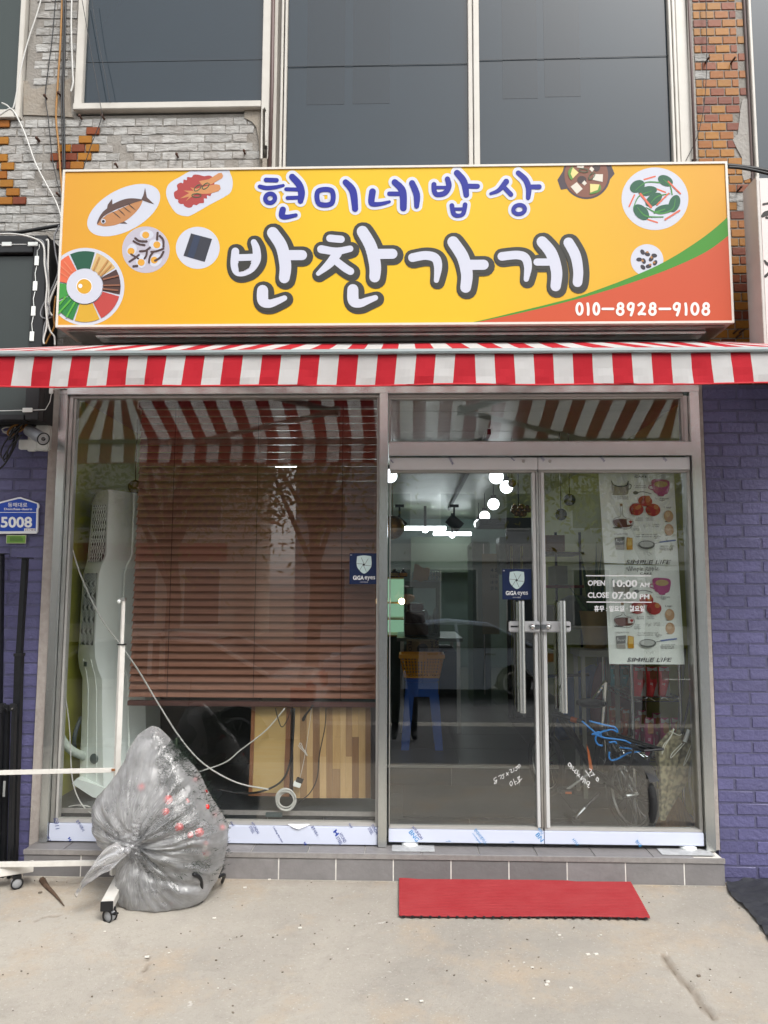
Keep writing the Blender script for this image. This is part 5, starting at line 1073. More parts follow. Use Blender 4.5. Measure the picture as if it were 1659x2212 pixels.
cable('cord_bundle', [(*Zw(x, y), .08) for x, y in ((775, 590), (800, 620), (820, 640), (850, 675), (835, 640), (815, 615), (800, 575), (785, 580), (818, 625), (845, 660))], .0018, CW, 'small tied bundle of white cord in front of the wood board', 'cord')
cable('cable', [(*Zw(x, y), .085) for x, y in ((890, 262), (870, 300), (830, 345), (812, 378), (822, 385), (842, 340), (875, 290), (900, 262))], .005, CB, 'folded black cable hanging from the blind in front of the wood board')
# ------------------------------------------------ middle: counter, boxes, stool
ct = thing('counter', 'grey steel topped counter inside behind the left door', 'counter', at(920, 1600, 2.6))
a_, b_ = at(857, 1378, 2.4), at(1000, 1378, 2.4); tz = a_.z
MB().box(a_.x, b_.x, 2.4, 3.5, tz-.03, tz).build('top', M('counter_steel', '#6f7b78', .3, .4), ct); 
for x in (a_.x+.03, b_.x-.05):
    for y in (2.44, 3.44): MB().box(x, x+.03, y, y+.03, FZ1, tz-.03).build('leg', STEELD, ct)
MB().box(a_.x+.06, b_.x-.05, 2.5, 3.4, FZ1+.08, tz-.12).build('cabinet', M('cabinet_dark', '#2c3533', .5), ct)
sc = thing('display_cooler', 'lit glass display cooler with gold edged shelves, left of the glass cabinet', 'cooler', at(855, 1480, 3.0))
x0, x1 = at(835, 1300, 2.9).x, at(872, 1300, 2.9).x
for py in (1247, 1301, 1336, 1372):
    z = at(850, py, 2.9).z; MB().box(x0, x1, 2.9, 3.4, z-.012, z).build('shelf', M('gold_edge', '#c09a3a', .3, .6), sc)
MB().box(x0, x1, 3.4, 3.43, FZ1, at(850, 1247, 2.9).z).build('back_panel', M('cooler_glow', '#9fd0b0', .5, emit=.35), sc); MB().box(x0, x1, 2.92, 3.38, FZ1, at(850, 1374, 2.9).z).build('base', M('cooler_green', '#3c5a4c', .4), sc)
MB().sphere(at(868, 1299, 2.88), .03, 10).build('lamp', M('warm_lamp', '#ffdca0', .4, emit=8), sc)
def bottle(lab, px, py0, py1, band):
    b_ = at(px, py1, 3.05); h = at(px, py0, 3.05).z-b_.z; t = thing('bottle', lab, 'bottle', b_)
    MB().lathe(b_, [(.001, 0), (.038, 0), (.04, .02), (.04, h*.58), (.014, h*.75), (.014, h*.98), (.001, h)], 16).build('glass', M('bottle_black', '#1a1512', .12, spec=.8), t, smooth=True)
    MB().lathe(b_+Vector((0, 0, h*.12)), [(.0408, 0), (.0408, h*.36)], 16).build('paper_label', M('bottle_paper_'+band, '#'+band, .5), t)
bottle('dark bottle with a cream paper wrap standing on the cooler, next to the mullion', 852, 1228, 1247, 'c8b478'); bottle('dark bottle with a yellow band standing on the cooler', 871, 1228, 1247, 'c98a28')
# glass cabinet on counter
gc = thing('glass_cabinet', 'grey framed glass cabinet with kitchen things standing on the counter', 'cabinet', at(910, 1370, 2.7))
x0, x1 = at(874, 1300, 2.65).x, at(950, 1300, 2.65).x; z0, z1 = tz, at(910, 1256, 2.65).z
GF = M('cabinet_frame', '#6d7a74', .4, .3)
MB().box(x0, x1, 2.62, 3.1, z1-.06, z1).build('lid', GF, gc); MB().box(x0, x1, 2.62, 3.1, z0, z0+.02).build('base', GF, gc)
for x in (x0, x1-.02):
    for y in (2.62, 3.08): MB().box(x, x+.02, y, y+.02, z0+.02, z1-.06).build('post', GF, gc)
MB().box(x0+.02, x1-.02, 2.625, 2.63, z0+.02, z1-.06).build('glass', CLEAR, gc)
tr = thing('wire_tray', 'wire tray holding a tan cloth on top of the glass cabinet', 'tray', at(925, 1255, 2.75)); a_ = at(905, 1255, 2.75); b_ = at(952, 1255, 2.75)
m = MB()
for k in range(9): x = a_.x+(b_.x-a_.x)*k/8; m.tube([(x, 2.68, z1+.01), (x, 2.68, z1+.10)], .003, 5); m.tube([(x, 2.68, z1+.01), (x, 2.95, z1+.01)], .003, 5)
for zz in (.01, .055, .10): m.tube([(a_.x, 2.68, z1+zz), (b_.x, 2.68, z1+zz)], .004, 5)
m.build('wires', CHR, tr); MB().grid(lambda u, v: (a_.x-.06+.14*u+.02*v, 2.66, z1+.005+.15*v*(1-.3*u)+.01*sin(9*u)), 6, 4).build('cloth', M('tan_cloth', '#b9996a', .8), tr)
BOXM = M('food_tub', '#4a302c', .5); 
for lab, (xa_, xb_, ya, yb, c) in [('dark red food tub, topmost of the stack in the glass cabinet', (880, 915, 1305, 1320, '#5a2d2b')), ('middle dark brown food tub of the stack in the cabinet', (876, 918, 1322, 1347, '#402522')), ('widest brown food tub, bottom of the stack on the counter', (874, 925, 1349, 1372, '#57452f'))]:
    m = MB(); pbox(m, xa_, ya, xb_, yb, 2.5, .3); t = thing('food_tub', lab, 'tub', at((xa_+xb_)/2, yb, 2.5)); m.build('tub', M('tub_'+c, c, .4), t, bevel=.01); m = MB(); pbox(m, xa_-1, ya-1.5, xb_+1, ya-.2, 2.49, .32); m.build('lid', M('tub_lid', '#6e6258', .35), t)
for lab, (px, r, h, c) in [('silver upright mixer pot inside the glass cabinet', (918, .035, .22, '#8f9a94')), ('white jug inside the glass cabinet', (930, .04, .16, '#a9b2aa')), ('slim pale thermos at the right side of the cabinet', (941, .028, .24, '#7f8b86'))]:
    p = at(px, 1350, 2.85); tag(MB().lathe((p.x, p.y, tz+.021), [(.001, 0), (r, 0), (r*1.05, h*.7), (r*.6, h*.9), (.001, h)], 14).build('kitchen_pot', M('pot_'+c, c, .3, .3), smooth=True, origin=(p.x, p.y, tz)), lab, 'pot')
# stool, basket, carton
Ys = 1.72; sx0, sx1 = at(873, 1500, Ys).x, at(950, 1500, Ys).x; sz = at(910, 1466, Ys).z; scx = (sx0+sx1)/2; sy = Ys+.14
BLU = M('blue_plastic', '#1f62c8', .4, var=.1)
sto = thing('stool', 'tall blue plastic stool under the yellow basket', 'stool', (scx, sy, FZ1))
MB().box(scx-.13, scx+.13, sy-.12, sy+.12, sz-.03, sz).build('seat', BLU, sto, bevel=.01)
MB().box(scx-.125, scx+.125, sy-.118, sy-.105, sz-.14, sz-.031).box(scx-.125, scx+.125, sy+.105, sy+.118, sz-.14, sz-.031).build('apron', BLU, sto)
for a_ in (-1, 1):
    for b_ in (-1, 1): MB().prism([(scx+a_*.13, sy+b_*.118, sz-.12), (scx+a_*.06, sy+b_*.118, sz-.12), (scx+a_*.10, sy+b_*.15, FZ1+.001), (scx+a_*.16, sy+b_*.15, FZ1+.001)], (0, -b_*.014, 0)).build('leg', BLU, sto)
YEL = M('yellow_plastic', '#eca50f', .4)
bk = thing('basket', 'yellow plastic shopping basket on the blue stool', 'basket', (scx, sy, sz))
by0, by1, bh = sy-.12, sy+.12, at(910, 1413, Ys).z-sz; bw0, bw1 = .135, .165
def tr_wall(xa0, ya0, xb0, yb0, xa1, ya1, xb1, yb1, nm):
    m = MB(); n1, n2 = 13, 6
    for i in range(n1+1):
        t = i/n1; m.bar((xa0+(xb0-xa0)*t, ya0+(yb0-ya0)*t, sz+.012), (xa1+(xb1-xa1)*t, ya1+(yb1-ya1)*t, sz+bh*.82), .008, .004)
    for j in range(n2+1):
        t = j/n2; m.bar((xa0+(xa1-xa0)*t, ya0+(ya1-ya0)*t, sz+.012+bh*.8*t), (xb0+(xb1-xb0)*t, yb0+(yb1-yb0)*t, sz+.012+bh*.8*t), .004, .008 if j < n2 else .02)
    m.build(nm, YEL, bk)
tr_wall(scx-bw0, by0, scx+bw0, by0, scx-bw1, by0-.02, scx+bw1, by0-.02, 'side_panel'); tr_wall(scx-bw0, by1, scx+bw0, by1, scx-bw1, by1+.02, scx+bw1, by1+.02, 'side_panel')
tr_wall(scx-bw0, by0, scx-bw0, by1, scx-bw1, by0-.02, scx-bw1, by1+.02, 'side_panel'); tr_wall(scx+bw0, by0, scx+bw0, by1, scx+bw1, by0-.02, scx+bw1, by1+.02, 'side_panel')
MB().box(scx-bw0, scx+bw0, by0, by1, sz+.002, sz+.012).build('bottom', YEL, bk)
m = MB(); m.box(scx-bw1-.012, scx+bw1+.012, by0-.034, by0-.016, sz+bh*.82, sz+bh*.98); m.box(scx-bw1-.012, scx+bw1+.012, by1+.016, by1+.034, sz+bh*.82, sz+bh*.98); m.box(scx-bw1-.012, scx-bw1+.004, by0-.016, by1+.016, sz+bh*.82, sz+bh*.98); m.box(scx+bw1-.004, scx+bw1+.012, by0-.016, by1+.016, sz+bh*.82, sz+bh*.98); m.build('rim', YEL, bk, bevel=.003)
MB().box(scx-.03, scx+.03, by0-.04, by0-.034, sz+bh*.7, sz+bh*.98).build('handle', YEL, bk)
CARD = M('cardboard', '#8f7f62', .8, var=.2, vs=8)
cx_ = thing('carton', 'brown cardboard carton with black print behind the yellow basket', 'box', at(912, 1640, 2.15))
m = MB(); pbox(m, 878, 1385, 948, 1500, 2.1, .25); m.build('box', CARD, cx_); m = MB(); textr(m, 'FLO', 886, 1396, 7, -90, 2.098, .02, 22); textr(m, 'JIM F', 933, 1396, 7, -90, 2.098, .02, 24); textr(m, 'NAT', 943, 1392, 8, -90, 2.098, .02, 22); flat(m, ell(913, 1402, 12, 12, 0, 24), 2.0975); m.build('print', INKG, cx_)
fr_ = thing('refrigerator', 'pale green white upright refrigerator with a paper calendar on its side, behind the security sticker', 'refrigerator', at(1060, 1640, 4.0))
m = MB(); pbox(m, 1022, 1170, 1060, 1540, 4.0, .7); m.build('body', M('fridge_green', '#6f807b', .35), fr_, bevel=.01); m = MB(); pbox(m, 1045, 1175, 1047, 1500, 3.985, .012); m.build('door_edge', STEELD, fr_)
cl = thing('calendar', 'beige paper calendar with rows of numbers hanging near the refrigerator', 'calendar', at(1060, 1350, 3.6))
m = MB(); pbox(m, 1042, 1196, 1078, 1370, 3.6, .01); m.build('page', M('calendar_page', '#8c8672', .7), cl); m = MB()
for j, row in enumerate((('4', '5'), ('11', '12'), ('18', '19'), ('25', '26'))):
    for i, s_ in enumerate(row): text(m, s_, 1060+i*9, 1228+j*13, 1066+i*9, 1235+j*13, 3.598, .03)
m.build('numbers', INKG, cl)
cb2 = thing('wall_cabinet', 'grey control cabinet on the wall right of the calendar', 'cabinet', at(1100, 1260, 3.4)); m = MB(); pbox(m, 1036, 1120, 1115, 1135, 3.7, .5); m.build('shelf', M('dark_shelf', '#2a302f', .6), cb2)
m = MB(); pbox(m, 1079, 1160, 1108, 1240, 3.4, .3); m.build('body', M('cab_green', '#5f6f6b', .4), cb2, bevel=.006)
dk_ = thing('partition', 'dark partition panel in the middle of the shop between counter and right wall', 'partition', at(1130, 1640, 3.2)); m = MB(); pbox(m, 1096, 1118, 1172, 1560, 3.3, .06); m.build('panel', M('partition_dark', '#171c1a', .5, var=.3, vs=4, c2='#242c28'), dk_)
for px in (1105, 1127, 1168): a_ = at(px, 1180, 3.2); MB().tube([(a_.x, 3.2, FZ1), (a_.x, 3.2, a_.z)], .012, 8).build('chrome_post', CHR, dk_)
# ------------------------------------------------ right part
sr = thing('storage_rack', 'dark storage rack with an orange shelf and brown cartons seen through the right door', 'rack', at(1200, 1480, 2.6))
for px in (1172, 1200, 1252): a_ = at(px, 1150, 2.6); MB().tube([(a_.x, 2.6, FZ1), (a_.x, 2.6, a_.z)], .012, 8).build('post', BLK, sr)
m = MB(); pbox(m, 1172, 1264, 1262, 1270, 2.58, .5); m.build('orange_shelf', M('orange_shelf', '#a8421f', .5), sr); m = MB(); pbox(m, 1172, 1192, 1262, 1197, 2.58, .5); m.build('shelf', BLK, sr); m = MB(); pbox(m, 1172, 1350, 1262, 1358, 2.58, .5); m.build('shelf', BLK, sr)
for lab, r_ in [('upper brown carton on top of the storage rack', (1176, 1156, 1220, 1191)), ('small pale carton on the orange shelf', (1200, 1222, 1226, 1263))]:
    m = MB(); pbox(m, *r_, 2.55, .35); tag(m.build('carton', M('carton_'+lab[:5], '#8a5a36' if 'upper' in lab else '#8b8f72', .7), origin=at(r_[0], r_[3], 2.6)), lab, 'box')
wt = thing('side_table', 'white topped table with a rice cooker behind the handles of the right door', 'table', at(1220, 1600, 1.9)); m = MB(); pbox(m, 1165, 1352, 1300, 1360, 1.9, .5); m.build('table_top', M('table_white', '#9fa59a', .4), wt)
for px in (1172, 1290): a_ = at(px, 1360, 1.92); MB().box(a_.x, a_.x+.03, 1.92, 1.95, FZ1, a_.z).build('leg', STEELD, wt)
p = at(1245, 1352, 2.1); zt2 = at(1220, 1352, 1.9).z
tag(MB().lathe((p.x, p.y, zt2), [(.001, 0), (.12, 0), (.14, .1), (.13, .2), (.06, .24), (.001, .24)], 20).build('rice_cooker', M('cooker_grey', '#66706a', .3), smooth=True, origin=(p.x, p.y, zt2)), 'round grey rice cooker on the white topped table', 'rice cooker')
p = at(1195, 1352, 2.05); tag(MB().box(p.x-.08, p.x+.08, 2.0, 2.2, zt2, zt2+.16).build('small_appliance', M('appliance_cream', '#8e8e7c', .4), origin=(p.x, 2.1, zt2), bevel=.02), 'cream small kitchen appliance left of the rice cooker', 'appliance')
pl = thing('potted_plant', 'snake plant in a tan pot on a white stand left of the hanging towels', 'plant', at(1285, 1480, 1.0)); pc = at(1286, 1402, 1.0)
pr_ = at(1318, 1402, 1.0).x-pc.x; zt3 = pc.z+.0
MB().lathe((pc.x, 1.0, at(1286, 1400, 1.0).z), [(.001, 0), (pr_*.72, 0), (pr_, .23), (pr_*1.05, .25), (pr_*.9, .24), (.001, .22)], 22).build('pot', M('tan_pot', '#9c8552', .6, var=.2), pl, smooth=True)
MB().box(pc.x-.14, pc.x+.14, .86, 1.14, pc.z-.04, pc.z).build('stand_top', M('stand_white', '#a9aba0', .5), pl)
for a_ in (-.11, .11):
    for b_ in (.89, 1.11): MB().box(pc.x+a_-.012, pc.x+a_+.012, b_-.012, b_+.012, FZ0 if b_ < 1.2 else FZ1, pc.z-.04).build('stand_leg', M('stand_white'), pl)
LEAF = M('snake_leaf', '#2c4a24', .4, var=.6, vs=22, c2='#6a8a48', stretch=(1, 1, 3)); random.seed(5)
for (bx, by, tx, ty, w_) in [(1278, 1352, 1248, 1165, 9), (1284, 1350, 1258, 1215, 8), (1288, 1352, 1302, 1180, 9), (1294, 1350, 1312, 1215, 8), (1284, 1352, 1275, 1240, 8), (1290, 1352, 1288, 1170, 9), (1298, 1352, 1330, 1230, 8), (1276, 1352, 1226, 1262, 10), (1280, 1352, 1262, 1260, 8)]:
    k = 8; Y0 = 1.0+random.uniform(-.05, .05); Y1 = Y0+random.uniform(-.08, .05); L_ = []
    m = MB(); ax_ = random.uniform(-.5, .5)
    def lf(u, v):
        s = v; x = bx+(tx-bx)*s**1.4; y = by+(ty-by)*s; wv = w_*(1-s**3)*(.6+.6*sin(pi*min(s*1.2, 1))); c_ = at(x, y, Y0+(Y1-Y0)*s); ww = wv/FPX*5.3*(u-.5)
        return c_+Vector((ww*cos(ax_), ww*sin(ax_)+.012*abs(u-.5), 0))
    m.grid(lf, 2, 10); m.build('leaf', LEAF, pl, smooth='all')
# towels
TWC = M('towel_cloth', '#e8efeb', .8, var=.06, vs=2, bump=.15, bs=350, spec=.2)
def towel(lab, c4, Zt_, hangs):
    t = thing('tea_towel', lab, 'towel', at(*Zt_(*c4[3]), .05)); Yt = .05
    def f(u, v):
        a_ = Vector((*c4[0], 0)).lerp(Vector((*c4[1], 0)), u); b_ = Vector((*c4[3], 0)).lerp(Vector((*c4[2], 0)), u); p = a_.lerp(b_, v)
        return at(*Zt_(p.x, p.y), Yt+.003*sin(u*11+v*3)*v-.0018*max(0, 1-abs((v*4) % 1-.5)*25)*0+.002*sin(v*17)+hangs)
    MB().grid(f, 24, 40).build('cloth', TWC, t, smooth='all'); return t, f
Tz = Zo
t1, f1 = towel('upper cream tea towel printed with an apple cake recipe, hanging inside the right door', [(408, 170), (1180, 170), (1228, 1108), (465, 1085)], Tz, 0)
t2, f2 = towel('lower cream tea towel printed with an apple cake recipe, hanging under the first one', [(468, 1100), (1230, 1108), (1290, 2125), (518, 2120)], Tz, .008)
def towel_print(t, dx, dy, kx, ky, Yp, top, rc):
    F = lambda x, y: Tz(x+dx+(y-200)*kx, y+dy)
    def pf_(name, hexc, polys=(), strokes=(), lev=1):
        m = MB()
        for q_ in polys: flat(m, q_, Yp-.0004*lev, F)
        for pts, w__ in strokes: stroke(m, pts, w__, Yp-.0004*lev, zf=F, dY=.000005)
        m.build(name, PM(hexc), t)
    TX = lambda m, s, x0, y0, x1, y1, b=0: text(m, s, *F(x0, y0), *F(x1, y1), Yp-.0004, b)
    pf_('pot_drawing', 'a9a79c', [S2([(540, 270), (580, 295), (640, 303), (695, 290), (712, 262), (705, 360), (680, 385), (580, 388), (545, 365)])])
    pf_('pot_rim', '2c4650', [], [([(538, 245), (560, 285), (625, 302), (690, 290), (710, 250)], 10), ([(712, 275), (738, 285), (730, 320), (706, 328)], 7)], 2)
    pf_('drawing_shadow', '4b4d4c', [ell(600, 382, 60, 7), ell(580, 722, 50, 8), ell(1095, 660, 30, 5), ell(1090, 800, 28, 5)], lev=0)
    pf_('cup_drawing', 'b8558c', [S2([(950, 240), (1040, 228), (1130, 250), (1115, 360), (1075, 385), (1065, 400), (1015, 398), (1000, 380), (965, 350)])], [([(955, 290), (925, 295), (920, 320), (960, 335)], 9)], 1)
    pf_('cup_filling', 'c3ab78', [ell(1043, 278, 68, 32)], lev=2)
    pf_('apple_drawing', 'b23434', [ell(875, 450, 72, 54, 5), ell(782, 535, 72, 62), ell(950, 540, 76, 64)], lev=1); pf_('apple_highlight', 'cf8a52', [ell(905, 430, 26, 36, 10, 18), ell(800, 515, 34, 20, -30, 18), ell(985, 510, 26, 26, 0, 18)], lev=2); pf_('apple_shade', '8c2420', [ell(735, 550, 20, 40, 0, 18), ell(850, 440, 14, 26, 30, 14), ell(905, 560, 16, 34, 0, 14)], lev=3)
    pf_('syrup_bottle', '6e4238', [S2([(545, 645), (640, 632), (735, 650), (725, 700), (680, 718), (590, 716), (550, 690)])], [], 1)
    pf_('bottle_outline', '3f3d3c', [], [([(615, 505), (618, 600), (560, 625), (535, 660), (560, 715), (640, 735), (700, 730), (738, 690), (732, 645), (645, 605), (638, 505)], 4)], 3); pf_('bottle_cork', 'a58258', [[(612, 478), (642, 478), (640, 505), (615, 505)]], lev=2); pf_('bottle_tag', 'e6e9e6', [[(678, 640), (738, 632), (738, 690), (678, 692)]], lev=4); pf_('maple_leaf', 'b8282c', [[(716, 642), (722, 655), (735, 652), (730, 668), (722, 676), (716, 684), (710, 676), (700, 668), (697, 655), (710, 655)]], lev=5)
    pf_('egg_drawing', 'cfa880', [ell(1108, 605, 48, 60, 0, 24), ell(1106, 745, 48, 60, 0, 24)]); pf_('egg_highlight', 'e0c3a0', [ell(1100, 585, 26, 30, 0, 16), ell(1098, 725, 26, 30, 0, 16)], lev=2)
    pf_('butter_pack', '6d6e6c', [[(545, 825), (650, 815), (640, 910), (548, 915)]]); pf_('butter_side', 'b5b2ac', [[(548, 905), (640, 895), (640, 950), (552, 945)]], lev=2); pf_('butter', 'dba32c', [[(670, 820), (728, 830), (725, 948), (665, 948), (662, 900)]], lev=2); pf_('butter_top', 'ecca74', [[(680, 830), (722, 835), (718, 905), (672, 905)]], lev=3)
    pf_('butter_script', 'e9ebe9', [], [([(555, 875), (565, 840), (570, 870), (585, 860), (592, 875), (610, 858), (615, 875), (632, 855), (640, 875)], 4)], 3)
    pf_('sieve', '8a8f8d', [ell(870, 900, 82, 44, 0, 30)], [([(945, 885), (1005, 875)], 6)]); pf_('sieve_mesh', 'cfd4d2', [ell(868, 892, 70, 30, 0, 26)], lev=2); pf_('sieve_rim', '4a504f', [], [(ell(868, 895, 84, 38, 0, 16)+[(952, 895)], 4)], 3); pf_('sieve_handle', '2f5fb0', [], [([(1005, 872), (1090, 860), (1165, 852)], 15)])
    pf_('spoon', '6a706f', [ell(780, 365, 26, 18, 0, 20)], [([(800, 362), (860, 355), (940, 376)], 7)])
    m = MB()
    if top: TX(m, 'CAKE', 778, 190, 905, 210, .01)
    TX(m, '1¼ CUP FLOUR', 556, 400, 705, 416); TX(m, '(self raising)', 590, 420, 705, 434); TX(m, '1 teaspoon', 772, 285, 885, 299); TX(m, 'cinnamon', 776, 302, 892, 315); TX(m, '⅓ CUP BROWN', 980, 416, 1115, 434); TX(m, 'sugar', 1022, 437, 1080, 452); TX(m, '2 eggs', 1060, 505, 1138, 526)
    TX(m, '3 RED', 772, 618, 840, 632); TX(m, 'apples', 766, 635, 842, 655); TX(m, 'PEELED', 875, 618, 945, 632); TX(m, 'GRATED', 878, 638, 950, 650); TX(m, '¼ cup', 745, 700, 795, 716); TX(m, 'maple', 738, 722, 800, 737); TX(m, 'syrup', 740, 740, 802, 755); TX(m, 'a pinch', 938, 683, 1005, 698); TX(m, 'o\' salt', 938, 702, 1005, 716)
    TX(m, '175g BUTTER', 545, 782, 683, 798); TX(m, '- mix ingredients well', 755, 784, 980, 800); TX(m, '- bake in a loaf tin - 40-45m', 755, 804, 1018, 820); TX(m, '180°C', 955, 823, 1005, 836); TX(m, 'sprinkle with', 1005, 904, 1150, 920); TX(m, 'cinnamon &', 1000, 924, 1135, 938); TX(m, 'icing sugar', 1005, 940, 1140, 956)
    for k in range(60): an = random.uniform(0, 6.28); r__ = random.uniform(0, 1)**.5; cx2, cy2, s2 = (882, 705, 36) if k < 30 else (880, 985, 45); flat(m, ell(cx2+s2*r__*cos(an), cy2+s2*.6*r__*sin(an), 2.2, 2.2, 0, 5), Yp-.0004, F)
    m.words('recipe_writing', INKG, t)
    m = MB(); yy = 1055 if top else 1046
    vs_, fs_, _ = text_mesh('SIMPLE LIFE', .0); x0, y0, x1, y1 = 655, yy, 1105, yy+42
    m.add([at(*F(x0+(x1-x0)*u+(v-.5)*16, y1+(y0-y1)*v), Yp-.0004) for u, v in vs_], fs_)
    for k, x in enumerate((660, 715, 765, 822, 868, 915, 985, 1030, 1062)): stroke(m, [(x-10, yy+40), (x+2, yy+30), (x+6, yy+5), (x+18, yy-3)], 3, Yp-.0004, zf=F, dY=.000004)
    m.build('script_lettering', INKG, t)
    return F
random.seed(2); towel_print(t1, 0, 0, .045, 0, .045, True, 0); F2 = towel_print(t2, 12, 1010, .045, 0, .053, False, 0)
m = MB(); text(m, 'CAKE', *Tz(833, 1182), *Tz(955, 1204), .0525, .01)
for pts in ([(695, 1150), (700, 1130), (715, 1165), (725, 1120), (740, 1165), (750, 1120), (765, 1160)], [(770, 1160), (775, 1140), (790, 1140), (790, 1160), (800, 1155)], [(805, 1135), (808, 1180), (806, 1140), (825, 1150), (810, 1162)], [(835, 1120), (838, 1160), (850, 1155), (862, 1142), (850, 1140), (850, 1160), (872, 1158)], [(885, 1170), (905, 1125), (920, 1165), (898, 1150)], [(932, 1130), (935, 1170), (934, 1135), (950, 1145), (938, 1158)], [(960, 1130), (963, 1170), (962, 1135), (978, 1145), (966, 1158)], [(990, 1120), (992, 1158), (1005, 1150), (1020, 1135), (1010, 1135), (1008, 1158), (1035, 1150)]): stroke(m, pts, 4, .0525, zf=Tz, dY=.000004)
m.build('title_script', INKG, t2)
# wire shelf with snack bags
Zb = zc(2050, 2550, 2.0737)
wr = thing('wire_rack', 'chrome wire shelf unit holding snack bags, below the hanging towels', 'rack', (1.5, .6, FZ0))
RX0, RX1, RY0, RY1 = at(1366, 1505, .34).x, at(1470, 1505, .34).x, .34, 1.0
for x in (RX0, RX1):
    for y in (RY0, RY1): MB().tube([(x, y, FZ0), (x, y, 1.35)], .011, 10).build('post', CHR, wr, smooth=True)
shelves = [at(1420, 1506, .34).z, at(1420, 1636, .34).z]
for z in shelves:
    m = MB()
    for a_, b_ in (((RX0, RY0), (RX1, RY0)), ((RX0, RY1), (RX1, RY1)), ((RX0, RY0), (RX0, RY1)), ((RX1, RY0), (RX1, RY1))):
        A, B = Vector((*a_, z)), Vector((*b_, z)); m.tube([A, B], .003, 5); m.tube([A-Vector((0, 0, .025)), B-Vector((0, 0, .025))], .003, 5); n2 = max(4, int((A-B).length/.04))
        for k in range(n2): m.tube([A.lerp(B, k/n2)-Vector((0, 0, .025*(k % 2))), A.lerp(B, (k+1)/n2)-Vector((0, 0, .025*((k+1) % 2)))], .002, 4)
    for k in range(1, 14): x = RX0+(RX1-RX0)*k/14; m.tube([(x, RY0, z), (x, RY1, z)], .002, 4)
    m.build('wire_shelf', CHR, wr)
def snack(lab, px, py0, py1, w_, Y, body, top_, win, lean=0):
    b_ = at(px, py1, Y); h = at(px, py0, Y).z-b_.z; W_ = w_/FPX*(Y+4.3); t = thing('snack_bag', lab, 'snack bag', b_, 'snack bags on the wire shelves')
    def f(u, v):
        th = .030*sin(pi*min(1, v*1.15+.02))**.5*sin(pi*(.08+.84*abs(u*2-1 if False else u))) if True else 0
        return th
    def g_(side): return lambda u, v: (b_.x+(u-.5)*W_*(1-.08*sin(pi*v))+lean*v, b_.y+side*.032*(max(0, sin(pi*u))**.6)*(max(0, sin(pi*min(1, .12+v*.92)))**.5), b_.z+h*v)
    MB().grid(g_(-1), 8, 10).grid(g_(1), 8, 10).build('pouch', M('pouch_'+body, '#'+body, .3, spec=.7, bump=.15, bs=40), t, smooth='all')
    def patch(name, hexc, pts, off):
        m = MB(); P = [g_(-1)(u, v) for u, v in pts]; P = [(x, y-off, z) for x, y, z in P]; m.poly(P); m.build(name, PM(hexc), t)
    patch('white_print', top_, [(.05, .86), (.95, .86), (.92, .99), (.5, .94), (.08, .99)], .010); patch('food_photo', win, [(.18, .62), (.3, .58), (.5, .6), (.75, .6), (.85, .72), (.75, .86), (.5, .9), (.25, .84)], .010); patch('white_swoosh', top_, [(.45, .02), (.95, .02), (.95, .5), (.8, .46), (.62, .3)], .010)
    m = MB(); x0 = px-w_*.2; text(m, '각', x0, py1-(py1-py0)*.46, x0+w_*.28, py1-(py1-py0)*.36, b_.y-.043, .02); m.build('lettering', INKW, t)
RD, TL_, MG, OR = 'e82a3a', '2fa3b0', 'b03468', 'b5522e'
for lab, px in (('left tall red snack bag on the upper wire shelf', 1382), ('middle tall red snack bag on the upper wire shelf', 1409), ('right tall red snack bag on the upper wire shelf', 1435)): snack(lab, px, 1440, 1504, 24, .42, RD, 'f0f0f0', 'b5663c')
for lab, px in (('left teal snack bag on the upper shelf', 1329), ('right teal snack bag on the upper shelf', 1350)): snack(lab, px, 1438, 1483, 20, .95, TL_, 'c6cfd0', '7a7a50')
for lab, px, y0, y1, w_, Y, c in [('leftmost orange brown snack bag standing on the lower shelf', 1324, 1526, 1580, 15, .98, OR), ('second orange brown snack bag on the lower shelf', 1340, 1527, 1583, 14, .92, OR), ('third orange brown snack bag on the lower shelf', 1353, 1532, 1588, 15, .86, OR), ('maroon snack bag behind the front post of the rack', 1374, 1548, 1610, 18, .66, MG), ('maroon snack bag right of the front post, at the back', 1388, 1534, 1606, 18, .74, MG),
    ('front middle maroon snack bag with white swoosh', 1404, 1550, 1632, 20, .42, MG), ('maroon snack bag half behind the front middle one', 1420, 1540, 1615, 18, .62, MG), ('maroon snack bag left of the umbrella', 1437, 1550, 1628, 19, .44, MG), ('maroon snack bag tucked behind the umbrella', 1462, 1550, 1620, 22, .5, MG)]: snack(lab, px, y0, y1, w_, Y, c, 'e6e6e2', 'c98d58')
# red and blue bags behind
for lab, c, pts, Y in [('large dark red sack behind the bicycle saddle', '#7c2a2c', [(1300, 1425), (1380, 1425), (1385, 1560), (1340, 1600), (1290, 1590), (1275, 1520)], 1.45), ('big blue bag left of the red sack', '#1f5594', [(1205, 1470), (1240, 1455), (1290, 1440), (1285, 1560), (1250, 1590), (1200, 1590)], 1.6)]:
    P = smoothpts([(x, y, 0) for x, y in pts], 5, True); m = MB(); n_ = len(P); cen = Vector((sum(p.x for p in P)/n_, sum(p.y for p in P)/n_, 0)); rings = []
    for k, (s_, dy) in enumerate(((.02, -.16), (.5, -.14), (.8, -.09), (1, 0), (.8, .09), (.02, .14))): rings += [at(cen.x+(p.x-cen.x)*s_, cen.y+(p.y-cen.y)*s_, Y)+Vector((0, dy, 0)) for p in P]
    m.add(rings, [(i*n_+k, i*n_+(k+1) % n_, (i+1)*n_+(k+1) % n_, (i+1)*n_+k) for i in range(5) for k in range(n_)]); tag(m.build('cloth_bag', M('bag_'+c, c, .6, var=.25, vs=8, bump=.5, bs=12), smooth='all', origin=at(cen.x, 1590, Y)), lab, 'bag')
